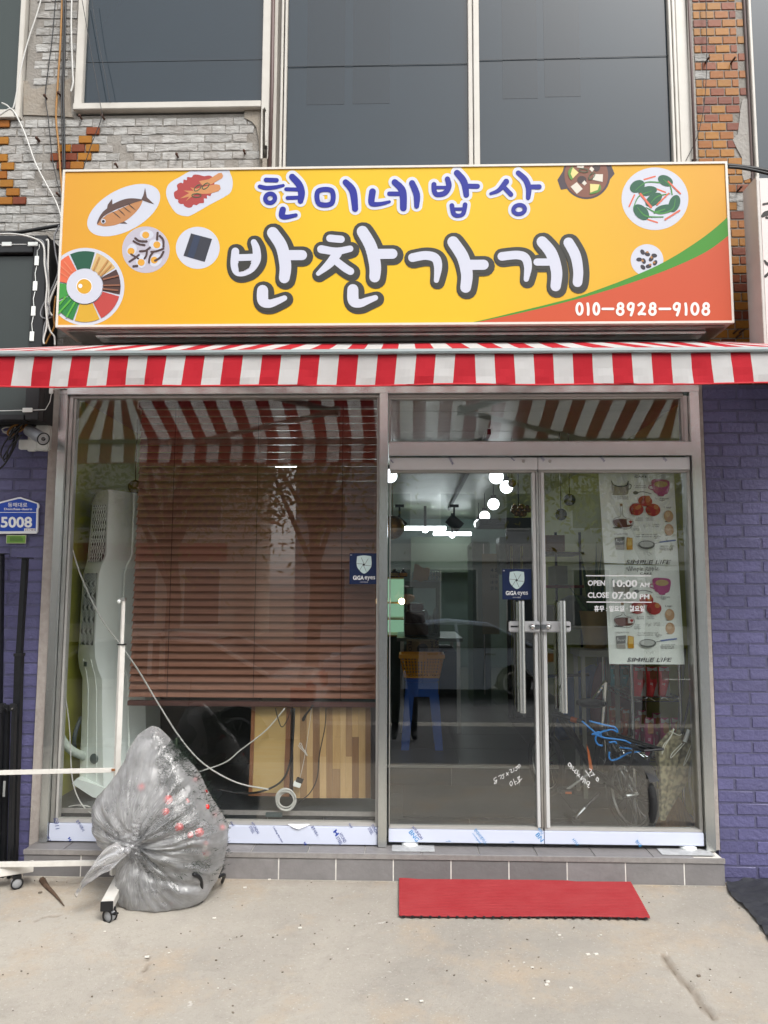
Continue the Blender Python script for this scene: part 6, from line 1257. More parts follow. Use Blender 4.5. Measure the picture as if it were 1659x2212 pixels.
# folded umbrella
um = thing('umbrella', 'folded beige patterned umbrella hanging open-tipped at the right end of the door glass', 'umbrella', at(1440, 1770, .16))
UMB = M('umbrella_cloth', '#a39b7c', .7, var=.85, vs=48, c2='#5e5945', detail=0)
tipu = at(1431, 1772, .16); topu = at(1474, 1580, .16); axu = (topu-tipu)
def uf(u, v):
    p = tipu+axu*v; a_ = 2*pi*u; r = (.012+.125*v**1.1)*(1+.28*cos(8*a_+1.2)+.12*sin(3*a_+v*4)); r *= 1-.55*max(0, v-.8)/.2
    return p+Vector((r*cos(a_), r*.45*sin(a_), .012*sin(8*a_)*v))
MB().grid(uf, 96, 20).build('canopy', UMB, um, smooth='all')
MB().tube([tipu+axu*.6, topu+axu*.45*1.0], .007, 8).build('shaft', M('umbrella_shaft', '#2c2a26', .4), um)
a_ = at(*Zb(1340, 770), .10); b_ = at(*Zb(1375, 670), .10); MB().tube([a_, b_], .011, 10).build('handle', WPL, um, smooth=True)
for k, pts in enumerate([[(1340, 780), (1250, 880), (1225, 900), (1240, 860), (1320, 780)], [(1395, 790), (1350, 900), (1330, 965), (1370, 900), (1400, 820)], [(1250, 660), (1230, 720), (1180, 800), (1155, 870), (1165, 800), (1215, 740), (1255, 665)], [(1400, 780), (1440, 880), (1440, 945), (1400, 920), (1405, 860)], [(1215, 680), (1290, 715), (1315, 705)], [(1440, 690), (1420, 780), (1435, 840)]]):
    MB().tube(smoothpts([at(*Zb(x, y), .085) for x, y in pts], 6), .0026, 5).build('strap', M('white_strap', '#d0cfc4', .6), um, smooth='all')
br = thing('broom', 'straw broom standing on its bristles in the corner under the umbrella', 'broom', at(1455, 1785, .3))
def bf(u, v):
    a_ = 2*pi*u; p = at(1460-4*v, 1790-72*v, .3); r = .095*(1-v)**.9+.022; return p+Vector((r*cos(a_)*(1+.05*cos(30*a_)), r*.35*sin(a_), 0))
MB().grid(bf, 60, 10).build('bristles', M('straw_broom', '#a5773e', .8, var=.6, vs=20, c2='#5b3e22', stretch=(6, 6, .6)), br, smooth='all')
MB().tube([at(1456, 1720, .3), at(1462, 1640, .33), at(1478, 1400, .40)], .011, 8).build('handle', M('broom_handle', '#7e7c70', .5), br)
cable('pipe', [(1499, 1420, .12), (1498, 1600, .12), (1490, 1680, .12), (1497, 1735, .12), (1506, 1762, .12)], .009, M('grey_tube', '#747a74', .4), 'thin grey pipe bending in the right corner behind the glass', 'pipe')
# bicycle
bi = thing('bicycle', 'small black folding bicycle parked inside against the right door glass', 'bicycle', (1.25, .3, FZ0))
RW = .208; fwd = Vector((-.38, .925, 0)); sidev = Vector((.925, .38, 0)); hub = at(1362, 1700, .17); hub.z = FZ0+RW
def L3(f, s, u): return hub+fwd*f+sidev*s+Vector((0, 0, u))
BK = M('bike_black', '#15161a', .35, .3, spec=.7); RUB = M('rubber', '#17181a', .8, bump=.6, bs=120)
def wheel(c, nm):
    m = MB(); n1, n2 = 48, 8; vs_ = []
    for i in range(n1):
        a_ = 2*pi*i/n1
        for k in range(n2): b_ = 2*pi*k/n2; r = RW-.022+.022*cos(b_)*(1+.06*(i % 2)); vs_.append(c+fwd*(r*cos(a_))+Vector((0, 0, r*sin(a_)))+sidev*.021*sin(b_))
    m.add(vs_, [(i*n2+k, i*n2+(k+1) % n2, ((i+1) % n1)*n2+(k+1) % n2, ((i+1) % n1)*n2+k) for i in range(n1) for k in range(n2)])
    w_ = m.build(nm, RUB, bi, smooth='all'); m = MB(); m.tube([c+fwd*((RW-.045)*cos(a_))+Vector((0, 0, (RW-.045)*sin(a_))) for a_ in [2*pi*i/36 for i in range(37)]], .008, 6, caps=False); m.build('rim', STEELD, w_, smooth='all')
    m = MB()
    for i in range(20): a_ = 2*pi*i/20; m.tube([c+sidev*(.025 if i % 2 else -.025), c+fwd*((RW-.05)*cos(a_))+Vector((0, 0, (RW-.05)*sin(a_)))], .0012, 4)
    m.tube([c-sidev*.04, c+sidev*.04], .018, 12); m.build('spokes', CHR, w_)
wheel(hub, 'wheel'); fh = L3(.86, 0, 0); wheel(fh, 'wheel')
m = MB(); bb = L3(.34, 0, .06); st_ = L3(.24, 0, .34); hd = L3(.72, 0, .36)
m.tube([hub+sidev*.05, bb], .011); m.tube([hub-sidev*.05, bb], .011); m.tube([hub+sidev*.05, st_], .009); m.tube([hub-sidev*.05, st_], .009); m.tube([bb, st_], .018); m.tube([bb, hd], .024); m.tube([fh, hd+Vector((0, 0, .02))], .014); m.build('frame', BK, bi, smooth=True)
MB().tube([st_, L3(.20, 0, .60)], .014, 10).build('seat_post', CHR, bi, smooth=True)
sd_ = at(1274, 1523, .42)
def sf_(u, v):
    a_ = 2*pi*u; w_ = (.075 if v < .4 else .075-.05*min(1, (v-.4)/.45))*(sin(pi*min(1, max(0, v*.96+.03)))**.35); return sd_+fwd*(-.12+.25*v)+sidev*(w_*cos(a_))+Vector((0, 0, .028*sin(a_)*(sin(pi*(.05+.9*v))**.4)+.02*(1-v)))
MB().grid(sf_, 20, 16).build('saddle', M('saddle_vinyl', '#101114', .3, spec=.7), bi, smooth='all'); MB().tube([L3(.20, 0, .60), sd_], .012).build('saddle_clamp', CHR, bi)
m = MB()
rk_c = at(1335, 1600, .24); rz = rk_c.z-hub.z
for s_ in (-.065, -.022, .022, .065): m.tube([L3(.18, s_, rz+.01), L3(-.20, s_, rz)], .007, 6)
for f_ in (.18, .05, -.08, -.20): m.tube([L3(f_, -.065, rz), L3(f_, .065, rz)], .007, 6)
for s_ in (-.065, .065): m.tube([L3(-.12, s_, rz), hub+sidev*s_*.8], .006, 6)
m.build('rack', BK, bi)
m = MB(); m.grid(lambda u, v: hub+fwd*((RW+.025)*cos(radians(20+130*u)+.0))*1+Vector((0, 0, (RW+.025)*sin(radians(20+130*u))))+sidev*(v-.5)*.06, 16, 3) ; m.build('mudguard', BK, bi, smooth='all')
m = MB(); hb = hd+Vector((0, 0, .22)); m.tube([hd, hb], .014); m.build('stem', CHR, bi); MB().tube([hb-sidev*.25, hb+sidev*.25], .011).build('handlebar', BK, bi); 
MB().tube([at(1193, 1542, .75), at(1262, 1560, .62)], .014, 10).build('folded_handlebar', BK, bi, smooth=True); MB().tube([at(1234, 1553, .66), at(1246, 1557, .64)], .017, 10).build('orange_grip', M('orange_reflector', '#c8601c', .4), bi)
MB().tube([at(1296, 1712, .3), at(1262, 1745, .25)], .009, 8).build('kickstand', BK, bi); MB().tube([at(1262, 1745, .25), at(1240, 1768, .2)], .010, 8).build('kickstand_foot', CHR, bi, smooth=True)
p = at(1222, 1708, .5); MB().cbox(p, (.045, 0, 0), (0, .03, 0), (0, 0, .012)).build('pedal', DARK, bi, bevel=.004); MB().cbox(p+Vector((.01, -.034, -.004)), (.018, 0, 0), (0, .003, 0), (0, 0, .006)).build('pedal_reflector', M('orange_reflector'), bi); MB().tube([bb, p], .008).build('crank', STEELD, bi)
MB().lathe(bb+sidev*.04, [(.001, 0), (.075, 0), (.078, .003), (.001, .006)], 28, sidev).build('chainring', STEELD, bi)
m = MB(); m.add([at(*Zb(x, y), .12) for x, y in ((540, 790), (560, 840), (590, 990), (570, 1010), (550, 900))], [(0, 1, 2, 3, 4)]); m.prism([at(*Zb(x, y), .13) for x, y in ((540, 790), (590, 990), (565, 1005))], (0, .01, 0)); tag(m.build('reflector_strip', M('orange_strip', '#b3591e', .4), origin=at(*Zb(560, 1000), .13)), 'narrow orange pennant strip in front of the bicycle frame', 'strip')
m = MB(); BC = M('bungee_blue', '#1a7fd0', .4)
bu = thing('bungee_cord', 'bright blue elastic cords tangled on the bicycle rack', 'cord', at(1340, 1615, .12))
for pts in ([(500, 600), (580, 670), (640, 720), (600, 705), (680, 735), (760, 745), (850, 760), (910, 790)], [(560, 600), (700, 635), (770, 650), (790, 690), (740, 670), (650, 695), (610, 740), (630, 790), (670, 800)], [(810, 815), (900, 825), (950, 815), (940, 790)], [(725, 850), (722, 895), (745, 920), (800, 905), (880, 860), (960, 850), (990, 830), (975, 815), (960, 835)], [(580, 710), (640, 690), (660, 730)], [(720, 775), (770, 770), (780, 785)]):
    MB().tube(smoothpts([at(*Zb(x, y), .12) for x, y in pts], 6), .0055, 6).build('cord', BC, bu, smooth='all')

# ================================================================== on the pavement
REDM = M('red_rubber', '#971c24', .6, var=.45, vs=7, c2='#a53a3d', bump=.1, bs=200)
c0, c1, c2_, c3 = ag(862, 1900), ag(1358, 1903), ag(1405, 1988), ag(862, 1984)
mt = thing('door_mat', 'red ribbed rubber mat lying in front of the glass doors', 'mat', c3)
c0.z += .006; c1.z += .006; c2_.z += .006; c3.z += .006
NR = 27
m = MB()
for k in range(NR):
    v0, v1 = k/NR, (k+.55)/NR
    def e_(u, v): p = c0.lerp(c1, u).lerp(c3.lerp(c2_, u), v); return p+Vector((0, 0, .003*sin(u*7+v*3)*v))
    n_ = 30
    for (va, vb_, za, zb__) in ((v0, v0+(v1-v0)*.3, .002, .011), (v0+(v1-v0)*.3, v0+(v1-v0)*.7, .011, .011), (v0+(v1-v0)*.7, v1, .011, .002)):
        m.grid(lambda u, v: e_(u, va+(vb_-va)*v)+Vector((0, 0, za+(zb__-za)*v)), n_, 1)
m.build('ribs', REDM, mt)
m = MB().grid(lambda u, v: c0.lerp(c1, u).lerp(c3.lerp(c2_, u), v)+Vector((0, 0, .0028+.003*sin(u*7+v*3)*v)), 20, 6); m.build('base_sheet', M('groove_shade_red', '#3c080c', .7), mt)  # base coloured darker than the ribs, painting groove shade for contrast
m = MB()
for k in range(28): p = c3.lerp(c2_, (k+.5)/28); m.cbox(p+Vector((0, -.002, .003)), (.006, 0, 0), (0, .004, 0), (0, 0, .004))
m.build('underside_nubs', M('mat_black', '#141216', .7), mt)
tag(MB().tube(smoothpts([ag(*zg(x, y), .006) for x, y in ((172, 274), (190, 300), (225, 335), (262, 380))], 5), [.016, .016, .015, .014, .013, .012, .011, .010, .009, .008, .007, .006, .005, .004, .003, .002][:16], 7).build('stick', M('bark', '#5d4838', .9, var=.5, vs=30, bump=.8, bs=40), smooth='all', origin=ag(*zg(200, 310))), 'dry brown stick lying on the concrete near the left wall', 'stick')
random.seed(21); litter = [(677, 551), (773, 628), (768, 640), (866, 652), (716, 696), (935, 518), (968, 517), (820, 441), (711, 571), (987, 441), (1428, 604), (206, 700), (265, 706)]
def zj(x, y): return zc(1400, 3250, 1.0216)(x, y)
m = MB()
for (x, y) in [zj(*p) for p in litter]+[zg(a_, b_) for a_, b_ in ((1420, 556), (875, 430), (690, 572), (428, 484), (890, 716), (600, 588), (1225, 470), (1000, 305), (1100, 272))]:
    p = ag(x, y, .004); s_ = random.uniform(.002, .0055); m.cbox(p, (s_*1.6, s_*.4, 0), (-s_*.3, s_, 0), (0, 0, s_*.4))
m.build('paper_scraps', M('scrap_white', '#d6d2ca', .8), kind='stuff')
m = MB()
for _ in range(260):
    x, y = random.uniform(-2.4, 2.3), random.uniform(-1.7, -.17); z = gz(y)+.002; s_ = random.uniform(.0012, .0035)*(1 if random.random() > .04 else 2.5)
    m.cbox((x, y, z+s_*.4), (s_, random.uniform(-s_, s_)*.5, 0), (random.uniform(-s_, s_)*.5, s_*.7, 0), (0, 0, s_*.5))
m.build('grit', M('grit', '#7c7164', .9, var=.6, vs=5), kind='stuff')
# black tarpaulin at lower right
q = [(1567, 1908), (1572, 1930), (1590, 1950), (1612, 1968), (1630, 1990), (1645, 2010), (1662, 2035), (1720, 2100)]
m = MB(); L_ = [ag(x, y) for x, y in q]
def tf(u, v):
    k = v*(len(L_)-1); i = min(int(k), len(L_)-2); p = L_[i].lerp(L_[i+1], k-i); w_ = 1.2*u
    return Vector((p.x+w_+.004, p.y, gz(p.y)+.012+.022*min(1, u*6)*(1+.8*noise.noise((p.x*6+w_*7, p.y*6, 0)))+.02*noise.noise((w_*20, p.y*22, 3))))
m.grid(tf, 40, 36); m.build('sheet', M('tarp_black', '#26282d', .55, var=.35, vs=9, c2='#4a4c50', bump=.5, bs=30), None, smooth='all'); tp = bpy.context.scene.collection.objects[-1]; tp.name = 'tarpaulin'; tag(tp, 'crumpled dusty black tarpaulin in front of the right purple pier', 'tarpaulin')
# ------------------------------------------------ white frame on castors
wf = thing('banner_stand', 'rusting white metal banner frame on castors, partly behind the bagged Christmas tree', 'stand', ag(237, 1990))
WM = M('white_painted_metal', '#d9d6d0', .4, var=.3, vs=18, c2='#aba79f'); YF = -.33
def rail(x0, y0, x1, y1, h_px, nm, Y=YF, t=.02):
    a_, b_ = at(x0, y0, Y), at(x1, y1, Y); return MB().bar(a_, b_, t, h_px/FPX*(Y+4.3)).build(nm, WM, wf, bevel=.0015)
rail(-90, 1671, 262, 1663, 9, 'cross_rail'); rail(-90, 1869, 255, 1863, 10, 'cross_rail')
pa_, pb2 = at(263, 1392, YF), at(261, 1890, YF); pb2.x = pa_.x
MB().bar(pa_, pb2, .026, .026).build('post', WM, wf, bevel=.0015); pc_ = at(264, 1294, YF); MB().bar((pa_.x, YF, pa_.z), (pa_.x, YF, pc_.z), .015, .015).build('inner_post', WM, wf); MB().box(pa_.x-.018, pa_.x+.018, YF-.018, YF+.018, pa_.z-.003, pa_.z+.003).build('collar', DARK, wf)
MB().cbox((pa_.x, YF-.002, pc_.z), (.014, 0, 0), (0, .012, 0), (0, 0, .007)).build('top_clamp', STEELD, wf); MB().sphere((pa_.x-.018, YF-.01, pc_.z-.012), .011, 8).build('torn_tape', WPL, wf)
MB().cbox(at(246, 1663, YF-.012), (.012, 0, 0), (0, .002, 0), (0, 0, .006)).build('rusty_bolt', M('orange_rust', '#8a5a34', .8), wf)
def foot(fx, fy, bx, by, cx, cy, nm='foot'):
    c_ = ag(cx, cy); R_ = .026; ft = Vector((c_.x-.008, c_.y-.02, c_.z+.075)); bk_ = Vector((bx, by, ft.z+.02))
    MB().bar(ft, bk_, .055, .042).build(nm, WM, wf, bevel=.002); d = (ft-bk_).normalized(); MB().cbox(ft+d*.004, d*.004, Vector((0, 0, .0215)), d.cross(Vector((0, 0, 1)))*.028).build('end_cap', DARK, wf, bevel=.002)
    t_ = MB(); ax2 = Vector((.92, -.38, 0)).normalized() if cx > 100 else Vector((.6, -.8, 0)).normalized()
    w_ = MB().lathe(c_+Vector((0, 0, R_)), [(.001, -.013), (R_*.8, -.013), (R_, -.009), (R_, .009), (R_*.8, .013), (.001, .013)], 22, ax2.cross(Vector((0, 0, 1)))).build('castor_wheel', M('castor_grey', '#97999c', .5, var=.2, vs=30), wf, smooth=True)
    ax3 = ax2.cross(Vector((0, 0, 1)))
    for s_ in (-.016, .016): MB().lathe(c_+Vector((0, 0, R_))+ax3*s_, [(R_+.003, -.002), (R_+.004, .002), (R_-.003, .002), (R_-.003, -.002), (R_+.003, -.002)], 22, ax3).build('tyre_rim', DARK, wf)
    MB().cbox(c_+Vector((0, 0, R_*2+.004)), ax2*.02, ax3*.018, (0, 0, .006)).build('castor_fork', BLK, wf, bevel=.002); MB().cbox(c_+ax2*.03+Vector((0, 0, R_*1.5)), ax2*.012, ax3*.01, (0, 0, .003)).build('brake_lever', DARK, wf)
foot(0, 0, pa_.x+.02, YF+.16, 237, 1990); 
a2 = ag(35, 1918); MB().bar((a2.x-.50, a2.y-.22, a2.z+.075), (a2.x+.06, a2.y+.05, a2.z+.09), .055, .042).build('foot', WM, wf, bevel=.002)
def cast2():
    c_ = a2; R_ = .026; ax3 = Vector((.8, .6, 0)); ax2 = Vector((.6, -.8, 0))
    MB().lathe(c_+Vector((0, 0, R_)), [(.001, -.013), (R_*.8, -.013), (R_, -.009), (R_, .009), (R_*.8, .013), (.001, .013)], 22, ax2).build('castor_wheel', MATS['castor_grey'], wf, smooth=True); MB().cbox(c_+Vector((0, 0, R_*2+.004)), ax2*.018, ax3*.02, (0, 0, .006)).build('castor_fork', BLK, wf); MB().lathe(c_+Vector((0, 0, R_))+ax2*.016, [(R_+.003, -.002), (R_+.004, .002), (R_-.003, .002), (R_-.003, -.002), (R_+.003, -.002)], 22, ax2).build('tyre_rim', DARK, wf)
cast2()
# ------------------------------------------------ folded black tent frame
Zt2 = zc(0, 2150, 2.602)
tf_ = thing('canopy_frame', 'folded black metal canopy frame leaning on the purple wall at the left edge', 'frame', (at(20, 1880, -.12).x, -.12, .1))
YT = -.10
def leg(x0, y0, x1, y1, w_, nm='leg', Y=YT, cap=True):
    a_, b_ = at(x0, y0, Y), at(x1, y1, Y); b_.z = max(b_.z, .11); MB().bar(a_, b_, w_, w_).build(nm, BLK, tf_, bevel=.002)
    if cap: MB().box(a_.x-w_*1.1, a_.x+w_*1.1, Y-.03, Y+.03, a_.z-.001, a_.z+.004).build('foot_plate', DARK, tf_)
leg(55, 1206, 42, 1412, .030); leg(42, 1412, 27, 1900, .038, cap=False); leg(1, 1197, -8, 1880, .034, Y=-.06); 
MB().cbox(at(42, 1414, YT), (.022, 0, 0), (0, .022, 0), (0, 0, .008)).build('collar', DARK, tf_)
for i, (x, y, Y) in enumerate([(2, 1532, -.20), (17, 1530, -.16), (31, 1528, -.18), (-12, 1530, -.17), (9, 1527, -.10)]):
    a_, b_ = at(x, y, Y), at(x-10, 1895, Y); MB().bar(a_, b_, .030, .018).build('truss_bar', BLK, tf_, bevel=.0015)
    MB().cbox(a_+Vector((0, -.014, .002)), (.017, 0, 0), (0, .006, 0), (0, 0, .02)).build('joint', DARK, tf_, bevel=.003); MB().lathe(a_+Vector((0, -.021, -.004)), [(.006, 0), (.005, .003), (.001, .003)], 10, (0, -1, 0)).build('rivet', CHR, tf_)
MB().cbox(at(9, 1704, -.215), (.006, 0, 0), (0, .001, 0), (0, 0, .04)).build('paper_tag', M('tag_grey', '#8a8c8a', .6), tf_)

# ------------------------------------------------ Christmas tree in a plastic bag
YC = -.42
def bz(x, y): return (164.6+x*.2150, 1536+y*.2150)
rt_ = [(770, 148), (830, 170), (900, 235), (1000, 350), (1130, 500), (1220, 630), (1300, 770), (1400, 950), (1480, 1100), (1518, 1175), (1510, 1350), (1480, 1540), (1420, 1700), (1300, 1880), (1180, 1960), (1050, 2030), (920, 2060)]
lf_ = [(765, 148), (700, 182), (620, 240), (555, 360), (490, 500), (400, 640), (330, 740), (230, 840), (185, 930), (170, 1050), (185, 1170), (240, 1300), (330, 1380), (400, 1420), (420, 1500), (405, 1640), (410, 1850), (450, 1950), (560, 2000), (660, 2050), (800, 2064)]
def interp(tab, y):
    if y <= tab[0][1]: return tab[0][0]
    for (x0, y0), (x1, y1) in zip(tab, tab[1:]):
        if y <= y1: return x0+(x1-x0)*(y-y0)/max(1e-6, y1-y0)
    return tab[-1][0]
knot_px = bz(512, 1400); knot = at(*knot_px, -.62)
NU, NV = 150, 190
def bagp(u, v, off=1.0):
    y = 149+(2058-149)*v; L_, R_ = interp(lf_, y), interp(rt_, y); cx, hw = (L_+R_)/2, max(4, (R_-L_)/2)
    a_ = 2*pi*u; dep = min(.24, hw*.215/FPX*3.88*.62)
    px, py = bz(cx+hw*cos(a_)*off, y); p = at(px, py, YC); p = Vector((p.x, YC-dep*sin(a_)*off+.0, p.z))
    gy = gz(p.y)+.004
    return p, a_, dep
def bag(u, v):
    p, a_, dep = bagp(u, v); n_ = Vector((cos(a_), -sin(a_), 0)); front = max(0, sin(a_))
    dx, dz = p.x-knot.x, p.z-knot.z; d = hypot(dx, dz); th = atan2(dz, dx)
    f = .020*sin(th*15+3*noise.noise((th*2, d*3, 0)))*math.exp(-d/.22)*min(1, d/.05)*front
    f += .009*sin(th*34+5*noise.noise((d*9, th*3, 2)))*math.exp(-d/.42)*front
    f -= .10*math.exp(-(d/.10)**2)*front*0.6
    f += .010*noise.noise((p.x*9, p.y*9, p.z*7))+.004*abs(noise.noise((p.x*22+p.z*10, p.y*18, p.z*12)))+.0012*abs(noise.noise((p.x*60, p.y*60, p.z*42)))
    # lower tuck running right from the knot
    crease = math.exp(-((p.z-(knot.z-.10-.28*max(0, dx)))/.02)**2)*(1 if dx > 0 else 0)*front; f -= .020*crease
    p = p+n_*f; p.z = max(p.z, gz(p.y)+.004+.004*abs(noise.noise((p.x*30, p.y*30, 1)))); return p
def bag_mat():
    m = bpy.data.materials.new('plastic_film'); m.use_nodes = True; n = m.node_tree.nodes; L = m.node_tree.links; n.clear()
    o = n.new('ShaderNodeOutputMaterial'); tr = n.new('ShaderNodeBsdfTransparent'); tr.inputs[0].default_value = (.97, .97, .98, 1)
    df = n.new('ShaderNodeBsdfDiffuse'); df.inputs[0].default_value = (.98, .98, .99, 1); tl = n.new('ShaderNodeBsdfTranslucent'); tl.inputs[0].default_value = (.98, .98, .99, 1)
    gl = n.new('ShaderNodeBsdfGlossy'); gl.inputs['Roughness'].default_value = .19; gl.inputs[0].default_value = (.95, .95, .95, 1)
    m1 = n.new('ShaderNodeMixShader'); m1.inputs[0].default_value = .45; L.new(df.outputs[0], m1.inputs[1]); L.new(tl.outputs[0], m1.inputs[2])
    lw = n.new('ShaderNodeLayerWeight'); lw.inputs[0].default_value = .35
    g = n.new('ShaderNodeNewGeometry'); nz = n.new('ShaderNodeTexNoise'); nz.inputs['Scale'].default_value = 7; nz.inputs['Detail'].default_value = 5; L.new(g.outputs['Position'], nz.inputs['Vector'])
    mr = n.new('ShaderNodeMapRange'); mr.inputs[1].default_value = .35; mr.inputs[2].default_value = .65; mr.inputs[3].default_value = .13; mr.inputs[4].default_value = .33; L.new(nz.outputs['Fac'], mr.inputs[0])
    ad = n.new('ShaderNodeMath'); ad.operation = 'MULTIPLY_ADD'; L.new(lw.outputs['Facing'], ad.inputs[0]); ad.inputs[1].default_value = .45; L.new(mr.outputs[0], ad.inputs[2]); ad.use_clamp = True
    ka = n.new('ShaderNodeAttribute'); ka.attribute_name = 'knot_angle'; kd = n.new('ShaderNodeAttribute'); kd.attribute_name = 'knot_distance'
    cx_n = n.new('ShaderNodeCombineXYZ'); L.new(ka.outputs['Fac'], cx_n.inputs[0]); L.new(kd.outputs['Fac'], cx_n.inputs[1]); mk_ = n.new('ShaderNodeMapping'); mk_.inputs['Scale'].default_value = (9, 5, 1); L.new(cx_n.outputs[0], mk_.inputs[0])
    kn = n.new('ShaderNodeTexNoise'); kn.inputs['Scale'].default_value = 3.2; kn.inputs['Detail'].default_value = 3; kn.inputs['Distortion'].default_value = .5; L.new(mk_.outputs[0], kn.inputs['Vector'])
    kr = n.new('ShaderNodeMapRange'); kr.inputs[1].default_value = .52; kr.inputs[2].default_value = .72; kr.inputs[4].default_value = .5; L.new(kn.outputs['Fac'], kr.inputs[0])
    kf = n.new('ShaderNodeMapRange'); kf.inputs[1].default_value = .05; kf.inputs[2].default_value = .34; kf.inputs[3].default_value = 1; kf.inputs[4].default_value = .04; L.new(kd.outputs['Fac'], kf.inputs[0])
    km = n.new('ShaderNodeMath'); km.operation = 'MULTIPLY'; L.new(kr.outputs[0], km.inputs[0]); L.new(kf.outputs[0], km.inputs[1])
    ad2 = n.new('ShaderNodeMath'); ad2.operation = 'ADD'; ad2.use_clamp = True; L.new(ad.outputs[0], ad2.inputs[0]); L.new(km.outputs[0], ad2.inputs[1]); ad = ad2
    m2 = n.new('ShaderNodeMixShader'); L.new(ad.outputs[0], m2.inputs[0]); L.new(tr.outputs[0], m2.inputs[1]); L.new(m1.outputs[0], m2.inputs[2])
    fr = n.new('ShaderNodeFresnel'); fr.inputs[0].default_value = 1.5; m3 = n.new('ShaderNodeMixShader'); L.new(fr.outputs[0], m3.inputs[0]); L.new(m2.outputs[0], m3.inputs[1]); L.new(gl.outputs[0], m3.inputs[2])
    mp = n.new('ShaderNodeMapping'); mp.inputs['Rotation'].default_value = (0, radians(35), 0); mp.inputs['Scale'].default_value = (1, 1, .3); L.new(g.outputs['Position'], mp.inputs[0])
    n2 = n.new('ShaderNodeTexNoise'); n2.inputs['Scale'].default_value = 42; n2.inputs['Detail'].default_value = 4; n2.inputs['Distortion'].default_value = 1.2; L.new(mp.outputs[0], n2.inputs['Vector'])
    bp = n.new('ShaderNodeBump'); bp.inputs['Strength'].default_value = .32; bp.inputs['Distance'].default_value = .01; hh = n.new('ShaderNodeMath'); hh.operation = 'MULTIPLY_ADD'; L.new(kn.outputs['Fac'], hh.inputs[0]); hh.inputs[1].default_value = 1.3; L.new(n2.outputs['Fac'], hh.inputs[2]); L.new(hh.outputs[0], bp.inputs['Height'])
    for s_ in (df, tl, gl, fr): L.new(bp.outputs[0], s_.inputs['Normal'])
    L.new(m3.outputs[0], o.inputs[0]); return m
BAGM = bag_mat(); BAGF = bag_mat(); BAGF.name = 'crumpled_film'
for n_ in BAGF.node_tree.nodes:
    if n_.bl_idname == 'ShaderNodeMapRange': n_.inputs[3].default_value = .5; n_.inputs[4].default_value = .85
bgt = thing('plastic_bag', 'big translucent plastic bag tied at its side, wrapped over the Christmas tree', 'plastic bag', (knot.x+.2, YC, .09))
def knot_attrs(o, base):
    an = []; di = []
    for v_ in o.data.vertices:
        x_, z_ = v_.co.x+base.x-knot.x, v_.co.z+base.z-knot.z; an.append(abs(atan2(z_, x_))+ (.0 if z_ > 0 else 3.3)); di.append(hypot(x_, z_))
    for nm_, vv in (('knot_angle', an), ('knot_distance', di)): a_ = o.data.attributes.new(nm_, 'FLOAT', 'POINT'); a_.data.foreach_set('value', vv)
knot_attrs(MB().grid(bag, NU, NV).build('film', BAGM, bgt, smooth='all'), Vector(bgt.location))
for off_, u0_, u1_, nm_ in ((.93, .44, .80, 'inner_fold'), (.84, .46, .72, 'inner_fold')):
    def inner(u, v):
        p, a_, dep = bagp(u0_+(u1_-u0_)*u, .08+.86*v, off_); n_ = Vector((cos(a_), -sin(a_), 0)); q_ = p+n_*(.022*noise.noise((p.x*13+off_*9, p.y*13, p.z*9))+.008*abs(noise.noise((p.x*40, p.y*40, p.z*24)))-.01); q_.z = max(q_.z, gz(q_.y)+.012); return q_
    MB().grid(inner, 60, 90).build(nm_, BAGF, bgt, smooth='all')
tl_c = [bz(510, 1430), bz(420, 1470), bz(300, 1490), bz(180, 1570), bz(90, 1680), bz(60, 1780)]
tw = [.012, .055, .085, .095, .075, .035]
def tail(u, v):
    k = v*(len(tl_c)-1); i = min(int(k), len(tl_c)-2); s_ = k-i; p = at(tl_c[i][0]+(tl_c[i+1][0]-tl_c[i][0])*s_, tl_c[i][1]+(tl_c[i+1][1]-tl_c[i][1])*s_, -.62); w_ = tw[i]+(tw[i+1]-tw[i])*s_
    a_ = 2*pi*u; r = w_*(1+.22*sin(5*a_)+.10*sin(11*a_+v*3)); return p+Vector((.45*r*cos(a_), -.5*r*sin(a_), .8*r*cos(a_)))+Vector((0, 0, -.012*noise.noise((u*6, v*6, 0))))
MB().grid(tail, 48, 40).build('knotted_tail', BAGM, bgt, smooth='all')
MB().sphere(knot, .018, 10).build('knot', BAGM, bgt, smooth='all')
# the tree inside
trx = at(*bz(1080, 1200), YC).x
xt = thing('christmas_tree', 'artificial dark green Christmas tree on a black metal stand inside the plastic bag', 'tree', (trx, YC, .09))
TR0, TR1 = at(*bz(900, 1750), YC), at(*bz(840, 230), YC)
MB().tube([(trx-.03, YC, .14), (trx-.05, YC, TR1.z-.02)], [.014, .006], 8).build('trunk', M('tree_pole', '#2b3a2a', .6), xt)
random.seed(4); m = MB()
for k in range(2600):
    v = random.random()**.8; y = 300+(1340)*v; R_ = interp(rt_, y); L_ = max(interp(lf_, y)+60, interp([(830, 300), (850, 900), (600, 1250), (600, 1500), (760, 1640)], y)); 
    if R_-L_ < 60: continue
    cx, hw = (L_+R_)/2, (R_-L_)/2*(.80+.08*min(1, v*2)); a_ = random.uniform(0, 2*pi); r = sqrt(random.random()); dep = min(.17, hw*.215/FPX*3.88*.6)
    p = at(*bz(cx+hw*r*cos(a_), y), YC); p = Vector((p.x, YC-dep*r*sin(a_), p.z)); out = Vector((cos(a_), -sin(a_), random.uniform(-.3, .5))).normalized(); ln = random.uniform(.03, .065)
    for q in range(7):
        s_ = out.orthogonal().normalized(); s2 = out.cross(s_); an = q*2.4; sdv = s_*cos(an)+s2*sin(an); b0 = p+out*ln*(q/7); tipq = b0+sdv*.022+out*.014; wq = out.cross(sdv)*.0016
        m.add([b0-wq, b0+wq, tipq], [(0, 1, 2)])
